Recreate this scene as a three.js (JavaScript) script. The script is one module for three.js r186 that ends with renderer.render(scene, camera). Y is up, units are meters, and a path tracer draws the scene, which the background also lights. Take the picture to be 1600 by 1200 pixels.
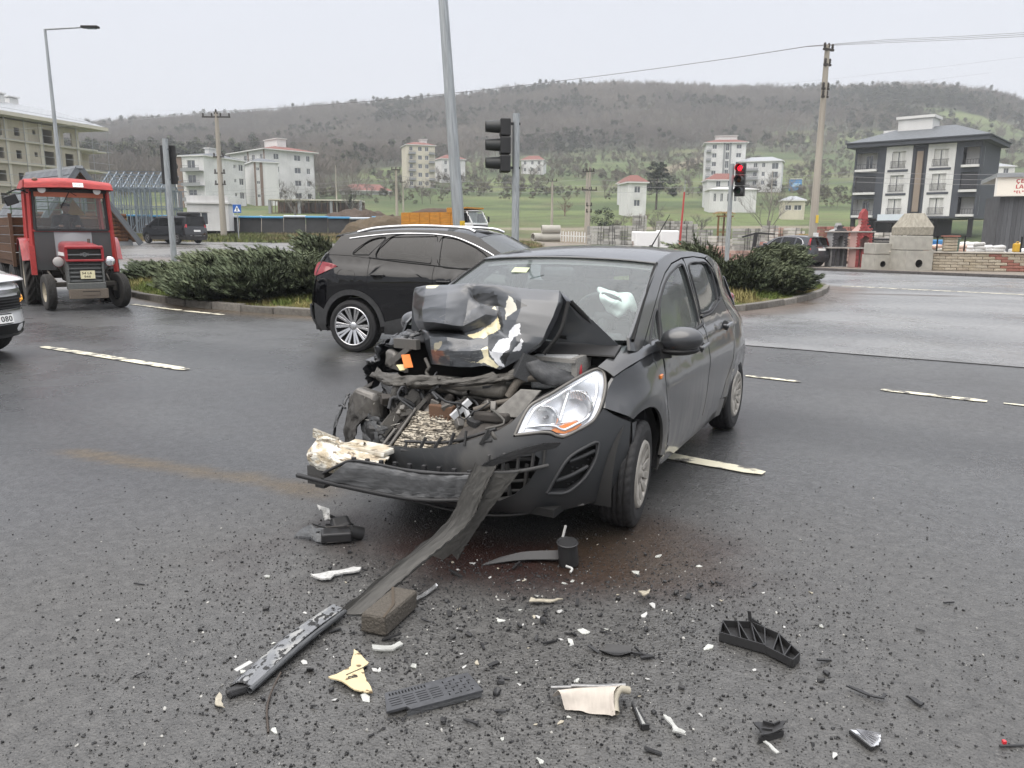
import * as THREE from 'three';
import { mergeGeometries, mergeVertices, toCreasedNormals } from 'three/addons/utils/BufferGeometryUtils.js';
import { RoundedBoxGeometry } from 'three/addons/geometries/RoundedBoxGeometry.js';
import { MarchingCubes } from 'three/addons/objects/MarchingCubes.js';

// -- camera, sky, sun, exposure
const scene = new THREE.Scene();
const camera = new THREE.PerspectiveCamera(53.13, 4 / 3, 0.1, 3000);
camera.position.set(0, 1.6, 0);
camera.rotation.order = 'YXZ';
camera.rotation.set(THREE.MathUtils.degToRad(-11), 0, THREE.MathUtils.degToRad(0.4));
const renderer = new THREE.WebGLRenderer({ antialias: true });
renderer.toneMapping = THREE.LinearToneMapping;
renderer.toneMappingExposure = 1.85;
renderer.shadowMap.enabled = true;

function mulberry(a) { return () => { a |= 0; a = a + 0x6D2B79F5 | 0; let t = Math.imul(a ^ a >>> 15, 1 | a); t = t + Math.imul(t ^ t >>> 7, 61 | t) ^ t; return ((t ^ t >>> 14) >>> 0) / 4294967296; }; }
const rnd = mulberry(20240311);
const rr = (a, b) => a + (b - a) * rnd();
const clamp = THREE.MathUtils.clamp, lerp = THREE.MathUtils.lerp;
const ss = (a, b, x) => { const t = clamp((x - a) / (b - a), 0, 1); return t * t * (3 - 2 * t); };
const hash = (x, y, z = 0) => { let h = Math.imul(x | 0, 374761393) + Math.imul(y | 0, 668265263) + Math.imul(z | 0, 2147483647 - 1013); h = Math.imul(h ^ h >>> 13, 1274126177); return ((h ^ h >>> 16) >>> 0) / 4294967296; };
function vnoise(x, y, per = 0, seed = 0) {
const xi = Math.floor(x), yi = Math.floor(y), fx = x - xi, fy = y - yi, u = fx * fx * (3 - 2 * fx), v = fy * fy * (3 - 2 * fy);
const m = (a) => per ? ((a % per) + per) % per : a;
const a = hash(m(xi), m(yi), seed), b = hash(m(xi + 1), m(yi), seed), c = hash(m(xi), m(yi + 1), seed), d = hash(m(xi + 1), m(yi + 1), seed);
return lerp(lerp(a, b, u), lerp(c, d, u), v);
}
function fbm(x, y, oct = 4, per = 0, seed = 0) { let s = 0, a = 0.5, n = 0; for (let i = 0; i < oct; i++) { s += a * vnoise(x, y, per, seed + i * 17); n += a; a *= 0.5; x *= 2; y *= 2; per *= 2; } return s / n; }
function table(t, x) { if (x <= t[0][0]) return t[0][1]; for (let i = 1; i < t.length; i++) if (x <= t[i][0]) { const k = (x - t[i - 1][0]) / (t[i][0] - t[i - 1][0]); return lerp(t[i - 1][1], t[i][1], k); } return t[t.length - 1][1]; }
function smoothTable(t) { // monotone-ish smooth interpolation
return (x) => { let i = 1; while (i < t.length - 1 && x > t[i][0]) i++; const k = clamp((x - t[i - 1][0]) / (t[i][0] - t[i - 1][0]), 0, 1);
const p0 = t[Math.max(0, i - 2)], p1 = t[i - 1], p2 = t[i], p3 = t[Math.min(t.length - 1, i + 1)], h = p2[0] - p1[0];
const m1 = (p2[1] - p0[1]) / (p2[0] - p0[0]) * h, m2 = (p3[1] - p1[1]) / (p3[0] - p1[0]) * h, k2 = k * k, k3 = k2 * k;
return (2 * k3 - 3 * k2 + 1) * p1[1] + (k3 - 2 * k2 + k) * m1 + (-2 * k3 + 3 * k2) * p2[1] + (k3 - k2) * m2; };
}

{ // overcast sky: an even pale veil, ramped far brighter overhead to light the ground
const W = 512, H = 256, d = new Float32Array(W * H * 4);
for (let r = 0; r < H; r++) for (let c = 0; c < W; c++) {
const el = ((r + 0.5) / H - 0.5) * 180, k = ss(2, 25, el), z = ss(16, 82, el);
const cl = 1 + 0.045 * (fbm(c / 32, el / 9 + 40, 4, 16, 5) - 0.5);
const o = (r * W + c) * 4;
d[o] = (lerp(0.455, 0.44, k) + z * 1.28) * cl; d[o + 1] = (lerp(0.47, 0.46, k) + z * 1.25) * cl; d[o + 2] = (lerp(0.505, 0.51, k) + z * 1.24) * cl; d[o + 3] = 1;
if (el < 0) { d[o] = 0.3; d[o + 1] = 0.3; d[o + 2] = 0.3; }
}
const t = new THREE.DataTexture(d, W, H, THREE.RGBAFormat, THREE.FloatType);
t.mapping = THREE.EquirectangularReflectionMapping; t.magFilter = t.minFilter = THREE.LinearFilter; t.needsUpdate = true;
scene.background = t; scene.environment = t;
}
const sun = new THREE.DirectionalLight(0xfff6ea, 1.4);
sun.position.set(-25, 60, 18); sun.target.position.set(0, 0, -10);
sun.castShadow = true; sun.shadow.radius = 130; sun.shadow.mapSize.set(2048, 2048);
Object.assign(sun.shadow.camera, { left: -60, right: 60, top: 60, bottom: -60, near: 1, far: 200 });
scene.add(sun); scene.add(sun.target);
scene.fog = new THREE.FogExp2(0xdfe2e6, 0.00055);

// -- helpers
const V3 = (x, y, z) => new THREE.Vector3(x, y, z);
const used = new Map();
function numbered(n) { const k = used.get(n) || 0; used.set(n, k + 1); return k ? n + '_' + String(k).padStart(3, '0') : n; }
function finish(o) { o.traverse((c) => { if (c.isMesh) { c.castShadow = true; c.receiveShadow = true; } }); return o; }
function tag(o, label, category, group) { o.userData.label = label; o.userData.category = category; if (group) o.userData.group = group; return o; }
function thing(name, label, category, pos = [0, 0, 0], turn = 0, group) {
const o = new THREE.Group(); o.name = numbered(name); o.position.set(...pos); o.rotation.y = turn; scene.add(o);
return tag(o, label, category, group);
}
const norm = (g) => { const h = g.index ? g.toNonIndexed() : g; for (const k of Object.keys(h.attributes)) if (!['position', 'normal', 'uv'].includes(k)) h.deleteAttribute(k); if (!h.attributes.uv) h.setAttribute('uv', new THREE.BufferAttribute(new Float32Array(h.attributes.position.count * 2), 2)); h.morphAttributes = {}; return h; };
const merge = (gs) => Array.isArray(gs) ? (gs.length === 1 ? gs[0] : mergeGeometries(gs.map(norm))) : gs;
function part(name, gs, mat, parent, label) {
const m = new THREE.Mesh(merge(gs), mat); m.name = name; m.castShadow = m.receiveShadow = true; parent.add(m);
if (label) m.userData.label = label; return m;
}
function solo(name, gs, mat, label, category, group) { const m = part(numbered(name), gs, mat, scene); return tag(m, label, category, group); }
function struct(name, gs, mat) { const m = part(numbered(name), gs, mat, scene); m.userData.kind = 'structure'; return m; }
function sub(name, parent) { const g = new THREE.Group(); g.name = name; parent.add(g); return g; }
function tr(g, x = 0, y = 0, z = 0, rx = 0, ry = 0, rz = 0) { const m = new THREE.Matrix4().makeRotationFromEuler(new THREE.Euler(rx, ry, rz, 'YXZ')); m.setPosition(x, y, z); return g.applyMatrix4(m); }
const bx = (w, h, d, x = 0, y = 0, z = 0, rx = 0, ry = 0, rz = 0) => tr(new THREE.BoxGeometry(w, h, d), x, y, z, rx, ry, rz);
const rb = (w, h, d, r = 0.01, x = 0, y = 0, z = 0, rx = 0, ry = 0, rz = 0) => tr(new RoundedBoxGeometry(w, h, d, 2, Math.min(r, w * 0.49, h * 0.49, d * 0.49)), x, y, z, rx, ry, rz);
const cy = (r0, r1, h, n = 16, x = 0, y = 0, z = 0, rx = 0, ry = 0, rz = 0) => tr(new THREE.CylinderGeometry(r1, r0, h, n), x, y, z, rx, ry, rz);
const sph = (r, x, y, z, sx = 1, sy = 1, sz = 1) => tr(new THREE.SphereGeometry(r, 18, 12).scale(sx, sy, sz), x, y, z);
function rod(a, b, r0, r1 = r0, n = 10) { const A = V3(...a), B = V3(...b), L = A.distanceTo(B), g = new THREE.CylinderGeometry(r1, r0, L, n); const q = new THREE.Quaternion().setFromUnitVectors(V3(0, 1, 0), B.clone().sub(A).normalize()); g.applyQuaternion(q); const m = A.add(B).multiplyScalar(0.5); return g.translate(m.x, m.y, m.z); }
function bar(a, b, w, h) { const A = V3(...a), B = V3(...b), L = A.distanceTo(B), g = new THREE.BoxGeometry(w, h, L); const m = new THREE.Matrix4().lookAt(B, A, V3(0, 1, 0.001)); g.applyMatrix4(m); const c = A.add(B).multiplyScalar(0.5); return g.translate(c.x, c.y, c.z); }
const tube = (pts, r, n = 8, seg) => new THREE.TubeGeometry(new THREE.CatmullRomCurve3(pts.map((p) => V3(...p))), seg || pts.length * 6, r, n);
function lathe(pts, n = 32) { return new THREE.LatheGeometry(pts.map((p) => new THREE.Vector2(...p)), n); }
function prism(pts, depth, bevel = 0) { const s = new THREE.Shape(pts.map((p) => new THREE.Vector2(...p))); return new THREE.ExtrudeGeometry(s, { depth, bevelEnabled: bevel > 0, bevelSize: bevel, bevelThickness: bevel, bevelSegments: 1, steps: 1, curveSegments: 8 }); }
function curve2(pts, n, closed = false) { return new THREE.SplineCurve(pts.map((p) => new THREE.Vector2(...p))).getPoints(n).map((p) => [p.x, p.y]); }
// a plate that follows a curved surface: outline in (u, v), map(u, v, off) -> [x, y, z]
function surf(outline, map, { holes = [], edge = 0.08, thick = 0.014, off = 0 } = {}) {
const res = (loop) => { const o = []; for (let i = 0; i < loop.length; i++) { const a = loop[i], b = loop[(i + 1) % loop.length], n = Math.max(1, Math.ceil(Math.hypot(b[0] - a[0], b[1] - a[1]) / edge)); for (let k = 0; k < n; k++) o.push(new THREE.Vector2(lerp(a[0], b[0], k / n), lerp(a[1], b[1], k / n))); } return o; };
let c = res(outline); if (THREE.ShapeUtils.isClockWise(c)) c.reverse();
const hs = holes.map((h) => { const r = res(h); if (!THREE.ShapeUtils.isClockWise(r)) r.reverse(); return r; });
let tris = THREE.ShapeUtils.triangulateShape(c, hs); const P = [...c]; for (const h of hs) P.push(...h);
for (let it = 0; it < 7; it++) {
const mids = new Map(), out = []; let split = false;
const mid = (a, b) => { if (P[a].distanceTo(P[b]) <= edge * 1.5) return -1; const k = a < b ? a * 1e6 + b : b * 1e6 + a; if (!mids.has(k)) { mids.set(k, P.length); P.push(P[a].clone().add(P[b]).multiplyScalar(0.5)); } split = true; return mids.get(k); };
for (const [a, b, d] of tris) {
const ab = mid(a, b), bd = mid(b, d), da = mid(d, a), n = (ab >= 0) + (bd >= 0) + (da >= 0);
if (n === 0) out.push([a, b, d]);
else if (n === 3) out.push([a, ab, da], [ab, b, bd], [da, bd, d], [ab, bd, da]);
else if (n === 1) { if (ab >= 0) out.push([a, ab, d], [ab, b, d]); else if (bd >= 0) out.push([a, b, bd], [a, bd, d]); else out.push([a, b, da], [b, d, da]); }
else if (ab < 0) out.push([bd, d, da], [a, b, bd], [a, bd, da]);
else if (bd < 0) out.push([a, ab, da], [ab, b, d], [ab, d, da]);
else out.push([ab, b, bd], [a, ab, bd], [a, bd, d]);
}
tris = out; if (!split) break;
}
const pos = [], nor = [], uv = [], idx = [], e = 2e-3;
const fl = map.flip ? -1 : 1, nrm = (u, v) => { const a = V3(...map(u + e, v, off)).sub(V3(...map(u - e, v, off))), b = V3(...map(u, v + e, off)).sub(V3(...map(u, v - e, off))); return a.cross(b).normalize().multiplyScalar(fl); };
for (const p of P) { pos.push(...map(p.x, p.y, off)); const n = nrm(p.x, p.y); nor.push(n.x, n.y, n.z); uv.push(p.x, p.y); }
for (const t of tris) fl > 0 ? idx.push(t[0], t[1], t[2]) : idx.push(t[0], t[2], t[1]);
const rim = (loop) => { for (let i = 0; i < loop.length; i++) { const a = loop[i], b = loop[(i + 1) % loop.length], A = V3(...map(a.x, a.y, off)), B = V3(...map(b.x, b.y, off)), A2 = V3(...map(a.x, a.y, off - thick)), B2 = V3(...map(b.x, b.y, off - thick)); const n = A2.clone().sub(A).cross(B.clone().sub(A)).normalize().multiplyScalar(fl); const k = pos.length / 3; for (const q of [A, B, B2, A2]) { pos.push(q.x, q.y, q.z); nor.push(n.x, n.y, n.z); } uv.push(a.x, a.y, b.x, b.y, b.x, b.y, a.x, a.y); fl > 0 ? idx.push(k, k + 2, k + 1, k, k + 3, k + 2) : idx.push(k, k + 1, k + 2, k, k + 2, k + 3); } };
if (thick > 0) { rim(c); hs.forEach(rim); }
const g = new THREE.BufferGeometry(); g.setAttribute('position', new THREE.Float32BufferAttribute(pos, 3)); g.setAttribute('normal', new THREE.Float32BufferAttribute(nor, 3)); g.setAttribute('uv', new THREE.Float32BufferAttribute(uv, 2)); g.setIndex(idx); return g;
}
function mirror(g) { const h = g.clone(); h.scale(-1, 1, 1); const i = h.index; if (i) for (let k = 0; k < i.count; k += 3) { const t = i.getX(k); i.setX(k, i.getX(k + 2)); i.setX(k + 2, t); } else { for (const n of Object.keys(h.attributes)) { const a = h.attributes[n], s = a.itemSize; for (let k = 0; k < a.count; k += 3) for (let j = 0; j < s; j++) { const A = a.array, t = A[k * s + j]; A[k * s + j] = A[(k + 2) * s + j]; A[(k + 2) * s + j] = t; } } } return h; }
function inset(poly, d) { // moves every side of a polygon inwards
const ar = poly.reduce((s, p, i) => { const q = poly[(i + 1) % poly.length]; return s + p[0] * q[1] - q[0] * p[1]; }, 0), sg = ar > 0 ? 1 : -1, n = poly.length;
return poly.map((p, i) => { const a = poly[(i + n - 1) % n], b = poly[(i + 1) % n]; let x = -(p[1] - a[1]), y = p[0] - a[0], l = Math.hypot(x, y) || 1, x2 = -(b[1] - p[1]), y2 = b[0] - p[0], l2 = Math.hypot(x2, y2) || 1; x = x / l + x2 / l2; y = y / l + y2 / l2; const L = Math.hypot(x, y) || 1, c = Math.max(0.4, L / 2); return [p[0] + sg * d * x / L / c, p[1] + sg * d * y / L / c]; });
}
// smooth sheet through rows of 3D points
function net(rows, nu = 24, nv = 24, { thick = 0, warp, uvScale, lin, crease } = {}) {
const cr = (p, n) => { if (lin) return Array.from({ length: n + 1 }, (_, i) => { const f = i / n * (p.length - 1), k = Math.min(p.length - 2, Math.floor(f)), a = p[k], b = p[k + 1], A = a.isVector3 ? a : V3(...a), B = b.isVector3 ? b : V3(...b); return A.clone().lerp(B, f - k); }); const c = new THREE.CatmullRomCurve3(p.map((q) => q.isVector3 ? q : V3(...q)), false, 'centripetal'); return Array.from({ length: n + 1 }, (_, i) => c.getPoint(i / n)); };
const R = rows.map((r) => cr(r, nu)), G = []; for (let i = 0; i <= nu; i++) G.push(cr(R.map((r) => r[i]), nv));
const pos = [], uv = [], idx = [];
for (let j = 0; j <= nv; j++) for (let i = 0; i <= nu; i++) { const p = G[i][j]; if (warp) warp(p, i / nu, j / nv); pos.push(p.x, p.y, p.z); uv.push(uvScale ? i / nu * uvScale[0] : i / nu, uvScale ? j / nv * uvScale[1] : j / nv); }
const w = nu + 1; for (let j = 0; j < nv; j++) for (let i = 0; i < nu; i++) { const a = j * w + i; idx.push(a, a + 1, a + w, a + 1, a + w + 1, a + w); }
let g = new THREE.BufferGeometry(); g.setAttribute('position', new THREE.Float32BufferAttribute(pos, 3)); g.setAttribute('uv', new THREE.Float32BufferAttribute(uv, 2)); g.setIndex(idx); g.computeVertexNormals();
if (thick) {
const n = g.attributes.normal, N = pos.length / 3, p2 = [...pos], n2 = Array.from(n.array), u2 = [...uv], i2 = [...idx];
for (let k = 0; k < N; k++) { p2.push(pos[3 * k] - n.getX(k) * thick, pos[3 * k + 1] - n.getY(k) * thick, pos[3 * k + 2] - n.getZ(k) * thick); n2.push(-n.getX(k), -n.getY(k), -n.getZ(k)); u2.push(uv[2 * k], uv[2 * k + 1]); }
for (let k = 0; k < idx.length; k += 3) i2.push(idx[k] + N, idx[k + 2] + N, idx[k + 1] + N);
const edge = []; for (let i = 0; i < nu; i++) edge.push([i, i + 1], [nv * w + i + 1, nv * w + i]); for (let j = 0; j < nv; j++) edge.push([(j + 1) * w, j * w], [j * w + nu, (j + 1) * w + nu]);
for (const [a, b] of edge) i2.push(a, a + N, b, b, a + N, b + N);
g = new THREE.BufferGeometry(); g.setAttribute('position', new THREE.Float32BufferAttribute(p2, 3)); g.setAttribute('normal', new THREE.Float32BufferAttribute(n2, 3)); g.setAttribute('uv', new THREE.Float32BufferAttribute(u2, 2)); g.setIndex(i2);
}
return crease ? toCreasedNormals(g, crease) : g;
}
const flatten = (g) => { const h = g.toNonIndexed(); h.computeVertexNormals(); return h; };
function jitterGeo(g, amt, f = 6, seed = 1) { const p = g.attributes.position; for (let i = 0; i < p.count; i++) { const x = p.getX(i), y = p.getY(i), z = p.getZ(i); p.setXYZ(i, x + amt * (fbm(y * f + 9, z * f + x * f, 3, 0, seed) - 0.5) * 2, y + amt * (fbm(x * f + 31, z * f - x * f * 0.3, 3, 0, seed + 1) - 0.5) * 2, z + amt * (fbm(x * f - 17, y * f + z * f * 0.4, 3, 0, seed + 2) - 0.5) * 2); } g.computeVertexNormals(); return g; }
function boxUV(g, s = 1) { const h = g.index ? g.toNonIndexed() : g, p = h.attributes.position, n = h.attributes.normal, uv = new Float32Array(p.count * 2); for (let i = 0; i < p.count; i++) { const ax = Math.abs(n.getX(i)), ay = Math.abs(n.getY(i)), az = Math.abs(n.getZ(i)); const [a, b] = ay > ax && ay > az ? [p.getX(i), p.getZ(i)] : ax > az ? [p.getZ(i), p.getY(i)] : [p.getX(i), p.getY(i)]; uv[2 * i] = a * s; uv[2 * i + 1] = b * s; } h.setAttribute('uv', new THREE.BufferAttribute(uv, 2)); return h; }

// -- textures and materials
function tex(w, h, fn, { srgb = true, rep = 1, repY } = {}) {
const d = new Uint8Array(w * h * 4);
for (let y = 0; y < h; y++) for (let x = 0; x < w; x++) { const c = fn(x / w, y / h, x, y), o = (y * w + x) * 4; if (typeof c === 'number') { d[o] = d[o + 1] = d[o + 2] = clamp(c * 255, 0, 255); } else { d[o] = clamp(c[0] * 255, 0, 255); d[o + 1] = clamp(c[1] * 255, 0, 255); d[o + 2] = clamp(c[2] * 255, 0, 255); } d[o + 3] = 255; }
const t = new THREE.DataTexture(d, w, h); t.wrapS = t.wrapT = THREE.RepeatWrapping; t.magFilter = THREE.LinearFilter; t.minFilter = THREE.LinearMipmapLinearFilter; t.generateMipmaps = true; if (srgb) t.colorSpace = THREE.SRGBColorSpace; t.repeat.set(rep, repY || rep); t.needsUpdate = true; return t;
}
function canvasTex(w, h, draw) { const c = document.createElement('canvas'); c.width = w; c.height = h; draw(c.getContext('2d'), w, h); const t = new THREE.CanvasTexture(c); t.colorSpace = THREE.SRGBColorSpace; t.wrapS = t.wrapT = THREE.ClampToEdgeWrapping; return t; }
const L = (r, g, b) => new THREE.Color().setRGB(r, g, b === undefined ? r : b);
const M = (c, rough = 0.6, metal = 0, o = {}) => new THREE.MeshStandardMaterial({ color: Array.isArray(c) ? L(...c) : c, roughness: rough, metalness: metal, ...o });
const MP = (c, rough, metal, o = {}) => new THREE.MeshPhysicalMaterial({ color: Array.isArray(c) ? L(...c) : c, roughness: rough, metalness: metal, ...o });
const grainTex = tex(256, 256, (u, v) => 0.88 + 0.30 * (fbm(u * 12, v * 12, 5, 12, 3) - 0.5) + 0.06 * (fbm(u * 128, v * 128, 2, 128, 8) - 0.5)), softTex = tex(256, 256, (u, v) => 0.95 + 0.14 * (fbm(u * 4, v * 4, 4, 4, 3) - 0.5) + 0.06 * (fbm(u * 40, v * 6, 2, 40, 8) - 0.5));   // light mottling that multiplies a colour
const grime = (m, rep = 1) => { m.map = grainTex.clone(); m.map.repeat.set(rep, rep); m.map.needsUpdate = true; return m; };
const fineBump = tex(256, 256, (u, v) => fbm(u * 32, v * 32, 4, 32, 21), { srgb: false });
const crumpleBump = tex(512, 512, (u, v) => { const a = Math.abs(fbm(u * 6, v * 6, 4, 6, 33) - 0.5) * 2, b = Math.abs(fbm(u * 13, v * 13, 3, 13, 51) - 0.5); return 1 - a - b * 0.6; }, { srgb: false });
const mat = {
rubber: grime(M([0.022, 0.022, 0.023], 0.72), 3), plastic: M([0.018, 0.018, 0.019], 0.5), trim: M([0.03, 0.031, 0.033], 0.62), dirtyPlastic: grime(M([0.075, 0.074, 0.072], 0.7), 2),
black: M([0.006, 0.006, 0.006], 0.85), interior: M([0.028, 0.029, 0.031], 0.8), seat: M([0.035, 0.036, 0.04], 0.9),
chrome: MP([0.72, 0.72, 0.73], 0.12, 1), alloy: MP([0.62, 0.62, 0.63], 0.28, 0.9), hubcap: grime(M([0.50, 0.47, 0.42], 0.45, 0.25), 2), steel: grime(M([0.33, 0.33, 0.33], 0.45, 0.7), 2),
galv: grime(M([0.46, 0.49, 0.51], 0.5, 0.3), 2), castIron: grime(M([0.085, 0.077, 0.07], 0.75, 0.3), 4), alu: grime(M([0.21, 0.20, 0.185], 0.5, 0.55), 4), rust: grime(M([0.16, 0.09, 0.055], 0.85), 4),
glass: MP([0.80, 0.88, 0.85], 0.02, 0, { transmission: 0.92, thickness: 0, ior: 1.5 }), tint: MP([0.05, 0.055, 0.06], 0.03, 0, { transmission: 1, thickness: 0, ior: 1.5 }), dimGlass: MP([0.6, 0.66, 0.65], 0.04, 0, { transmission: 0.9, thickness: 0, ior: 1.5 }),  // glass and dimGlass: lowered transmission bakes in a pale veil of reflected sky
lens: MP([0.97, 0.98, 1.0], 0.03, 0, { transmission: 1, thickness: 0, ior: 1.5 }), reflector: MP([0.85, 0.86, 0.87], 0.18, 0.85), amber: MP([0.75, 0.22, 0.03], 0.15, 0, { clearcoat: 1 }), redLens: MP([0.22, 0.006, 0.012], 0.12, 0, { clearcoat: 1 }), redBright: MP([0.55, 0.02, 0.03], 0.2, 0, { clearcoat: 1 }),
white: M([0.78, 0.78, 0.77], 0.5), offwhite: grime(M([0.70, 0.68, 0.62], 0.7), 2), plate: M([0.72, 0.72, 0.70], 0.4), cream: M([0.62, 0.56, 0.40], 0.6),
darkPane: MP([0.03, 0.035, 0.04], 0.06, 0, { clearcoat: 1 }), wood: null, concrete: null,
};
const woodTex = tex(256, 256, (u, v) => { const g = fbm(u * 3, v * 40, 4, 0, 77), k = 0.62 + 0.5 * (g - 0.5) + 0.25 * (fbm(u * 12, v * 120, 2, 0, 9) - 0.5); return [k, k * 0.82, k * 0.62]; });
mat.wood = M([0.30, 0.21, 0.14], 0.8); mat.wood.map = woodTex;
mat.concrete = M([0.42, 0.405, 0.36], 0.9, 0, { bumpMap: fineBump, bumpScale: 0.004, map: softTex });
mat.poleConcrete = M([0.40, 0.365, 0.31], 0.9, 0, { map: softTex });

// -- the lie of the land
const E_TAB = smoothTable([[60, -0.022], [85, -0.008], [120, 0.012], [180, 0.0335], [250, 0.053], [350, 0.083], [450, 0.103], [600, 0.149], [700, 0.168], [760, 0.162], [900, 0.14], [1300, 0.10]]);
const RIDGE = smoothTable([[-60, 0.5], [-45, 0.55], [-33, 0.64], [-28, 0.70], [-18.4, 0.785], [-12, 0.86], [-4.8, 0.93], [2, 1.0], [7, 1.02], [17.6, 1.0], [22, 0.985], [25.5, 0.995], [29.7, 0.96], [33.7, 0.83], [40, 0.74], [50, 0.65]]);
function G(x, z) {
const d = -z;
if (d < 31 && z > -31) return 0;
const left = ss(8, -10, x), n = left * 0.033 * Math.max(0, d - 31) + (1 - left) * 0.02 * Math.max(0, d - 50);
if (d < 80) return n;
const az = THREE.MathUtils.radToDeg(Math.atan2(x, d)), D = Math.hypot(x, d) * 0.35 + d * 0.65;
const s = lerp(1, RIDGE(clamp(az, -59, 49)), ss(260, 640, D));
const h = 1.6 + E_TAB(Math.min(D, 1299)) * s * D + 3 * ss(200, 450, D) * (fbm(x / 60, z / 60, 3, 0, 4) - 0.5) * 2;
return lerp(n, h, ss(80, 125, d));
}

// -- ground, roads, markings
function gridLines(list) { const o = []; for (const [a, b, s] of list) { const n = Math.max(1, Math.round((b - a) / s)); for (let i = 0; i < n; i++) o.push(lerp(a, b, i / n)); } o.push(list[list.length - 1][1]); return o; }
function sheet(xs, zs, yf, cf) {
const pos = [], col = [], uv = [], idx = [], w = xs.length;
for (const z of zs) for (const x of xs) { pos.push(x, yf(x, z), z); uv.push(x, z); if (cf) col.push(...cf(x, z)); }
for (let j = 0; j < zs.length - 1; j++) for (let i = 0; i < w - 1; i++) { const a = j * w + i; idx.push(a, a + w, a + 1, a + 1, a + w, a + w + 1); }
const g = new THREE.BufferGeometry(); g.setAttribute('position', new THREE.Float32BufferAttribute(pos, 3)); g.setAttribute('uv', new THREE.Float32BufferAttribute(uv, 2)); if (cf) g.setAttribute('color', new THREE.Float32BufferAttribute(col, 3)); g.setIndex(idx); g.computeVertexNormals(); return g;
}
const mix3 = (a, b, k) => [lerp(a[0], b[0], k), lerp(a[1], b[1], k), lerp(a[2], b[2], k)];
const azOf = (x, z) => THREE.MathUtils.radToDeg(Math.atan2(x, -z));
function woods(x, z) { // 0 open field .. 1 closed wood
const az = azOf(x, z), d = Math.hypot(x, z), n = fbm(x / 55, z / 55, 4, 0, 61) - 0.5;
let edge = lerp(235, 440, ss(-16, 0, az)); edge += 70 * ss(12, 24, az);
let w = ss(edge - 30, edge + 45, d + 170 * n);
w *= 1 - 0.95 * ss(0.50, 0.62, fbm(x / 60 + 3, z / 30, 3, 0, 90)) * ss(14, 19, az) * ss(690, 640, d) * ss(470, 520, d);
w *= 1 - 0.9 * ss(40, 10, Math.abs(d - 430)) * ss(4, 2, Math.abs(az - 7));
return w;
}
function groundCol(x, z) {
const d = Math.hypot(x, z), n = fbm(x / 9, z / 9, 4, 0, 12), n2 = fbm(x / 38, z / 22, 4, 0, 31), f = fbm(x / 2.2, z / 2.2, 3, 0, 77);
let g = mix3([0.072, 0.11, 0.034], [0.15, 0.195, 0.065], ss(0.35, 0.65, n2));
g = mix3(g, [0.17, 0.16, 0.075], 0.55 * ss(0.5, 0.72, n)); g = mix3(g, [0.05, 0.06, 0.025], 0.5 * ss(0.55, 0.7, f));
const w = woods(x, z); g = mix3(g, mix3([0.10, 0.095, 0.07], [0.07, 0.085, 0.045], n), w);
if (d < 120) { const v = mix3([0.12, 0.145, 0.045], [0.20, 0.165, 0.10], ss(0.38, 0.62, n)); g = mix3(v, g, ss(75, 120, d)); }
// tracks and bare earth
const az = azOf(x, z);
g = mix3(g, [0.30, 0.26, 0.20], 0.9 * ss(3.2, 1.2, Math.abs(-z - (113 + 6 * Math.sin(x / 30)))) * ss(-22, -16, az) * ss(24, 20, az));
g = mix3(g, [0.27, 0.22, 0.17], 0.85 * ss(5, 1.5, Math.abs(x - (6 + (-z - 80) * 0.05))) * ss(50, 58, -z) * ss(116, 108, -z));
g = mix3(g, [0.28, 0.23, 0.165], 0.8 * ss(7, 3, Math.abs(x - (30 + (-z - 250) * 0.42))) * ss(300, 330, -z) * ss(430, 400, -z));
g = mix3(g, [0.27, 0.22, 0.16], 0.8 * ss(8, 3, Math.abs(x - (148 - (-z - 180) * 0.12))) * ss(120, 150, -z) * ss(330, 300, -z));
return g;
}
const meadow = M([1, 1, 1], 1, 0, { vertexColors: true, bumpMap: fineBump.clone(), bumpScale: 0.05 }); meadow.bumpMap.repeat.set(0.5, 0.5); meadow.map = grainTex.clone(); meadow.map.repeat.set(0.3, 0.3);
struct('ground', sheet(gridLines([[-1500, -500, 60], [-500, -90, 9], [-90, 90, 3], [90, 600, 9], [600, 1500, 60]]), gridLines([[-1500, -800, 40], [-800, -200, 8], [-200, -30, 2.5], [-30, 60, 15], [60, 400, 80]]), (x, z) => G(x, z) - (-z < 46 ? 0.06 : 0.02), groundCol), meadow);

// wet asphalt: dark, glossy in patches, with pale grit
const asphaltTex = tex(1024, 1024, (u, v, x, y) => {
const a = hash(x >> 1, y >> 1, 7), b = hash(x, y, 3), s = fbm(u * 64, v * 64, 3, 64, 15);
let k = 0.84 + 0.24 * (s - 0.5) + 0.14 * (a - 0.5) + 0.10 * (b - 0.5);
if (hash(x >> 2, y >> 2, 99) > 0.990 && b > 0.2) k += 0.32 * hash(x >> 2, y >> 2, 5); if (a < 0.10) k -= 0.14;
return [k * 0.985, k * 0.995, k * 1.005];
}, { rep: 0.5 });
const asphaltBump = tex(1024, 1024, (u, v, x, y) => 0.5 * fbm(u * 128, v * 128, 2, 128, 44) + 0.5 * hash(x >> 2, y >> 2, 13), { srgb: false, rep: 0.5 });
const wetTex = tex(1024, 1024, (u, v) => { const n = fbm(u * 5, v * 5, 5, 5, 29), m = fbm(u * 40, v * 40, 3, 40, 2); const k = clamp(0.33 + 0.7 * (n - 0.5) + 0.2 * (m - 0.5), 0.17, 0.6); return [1, k, 1]; }, { srgb: false, rep: 1 / 13 });
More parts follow.
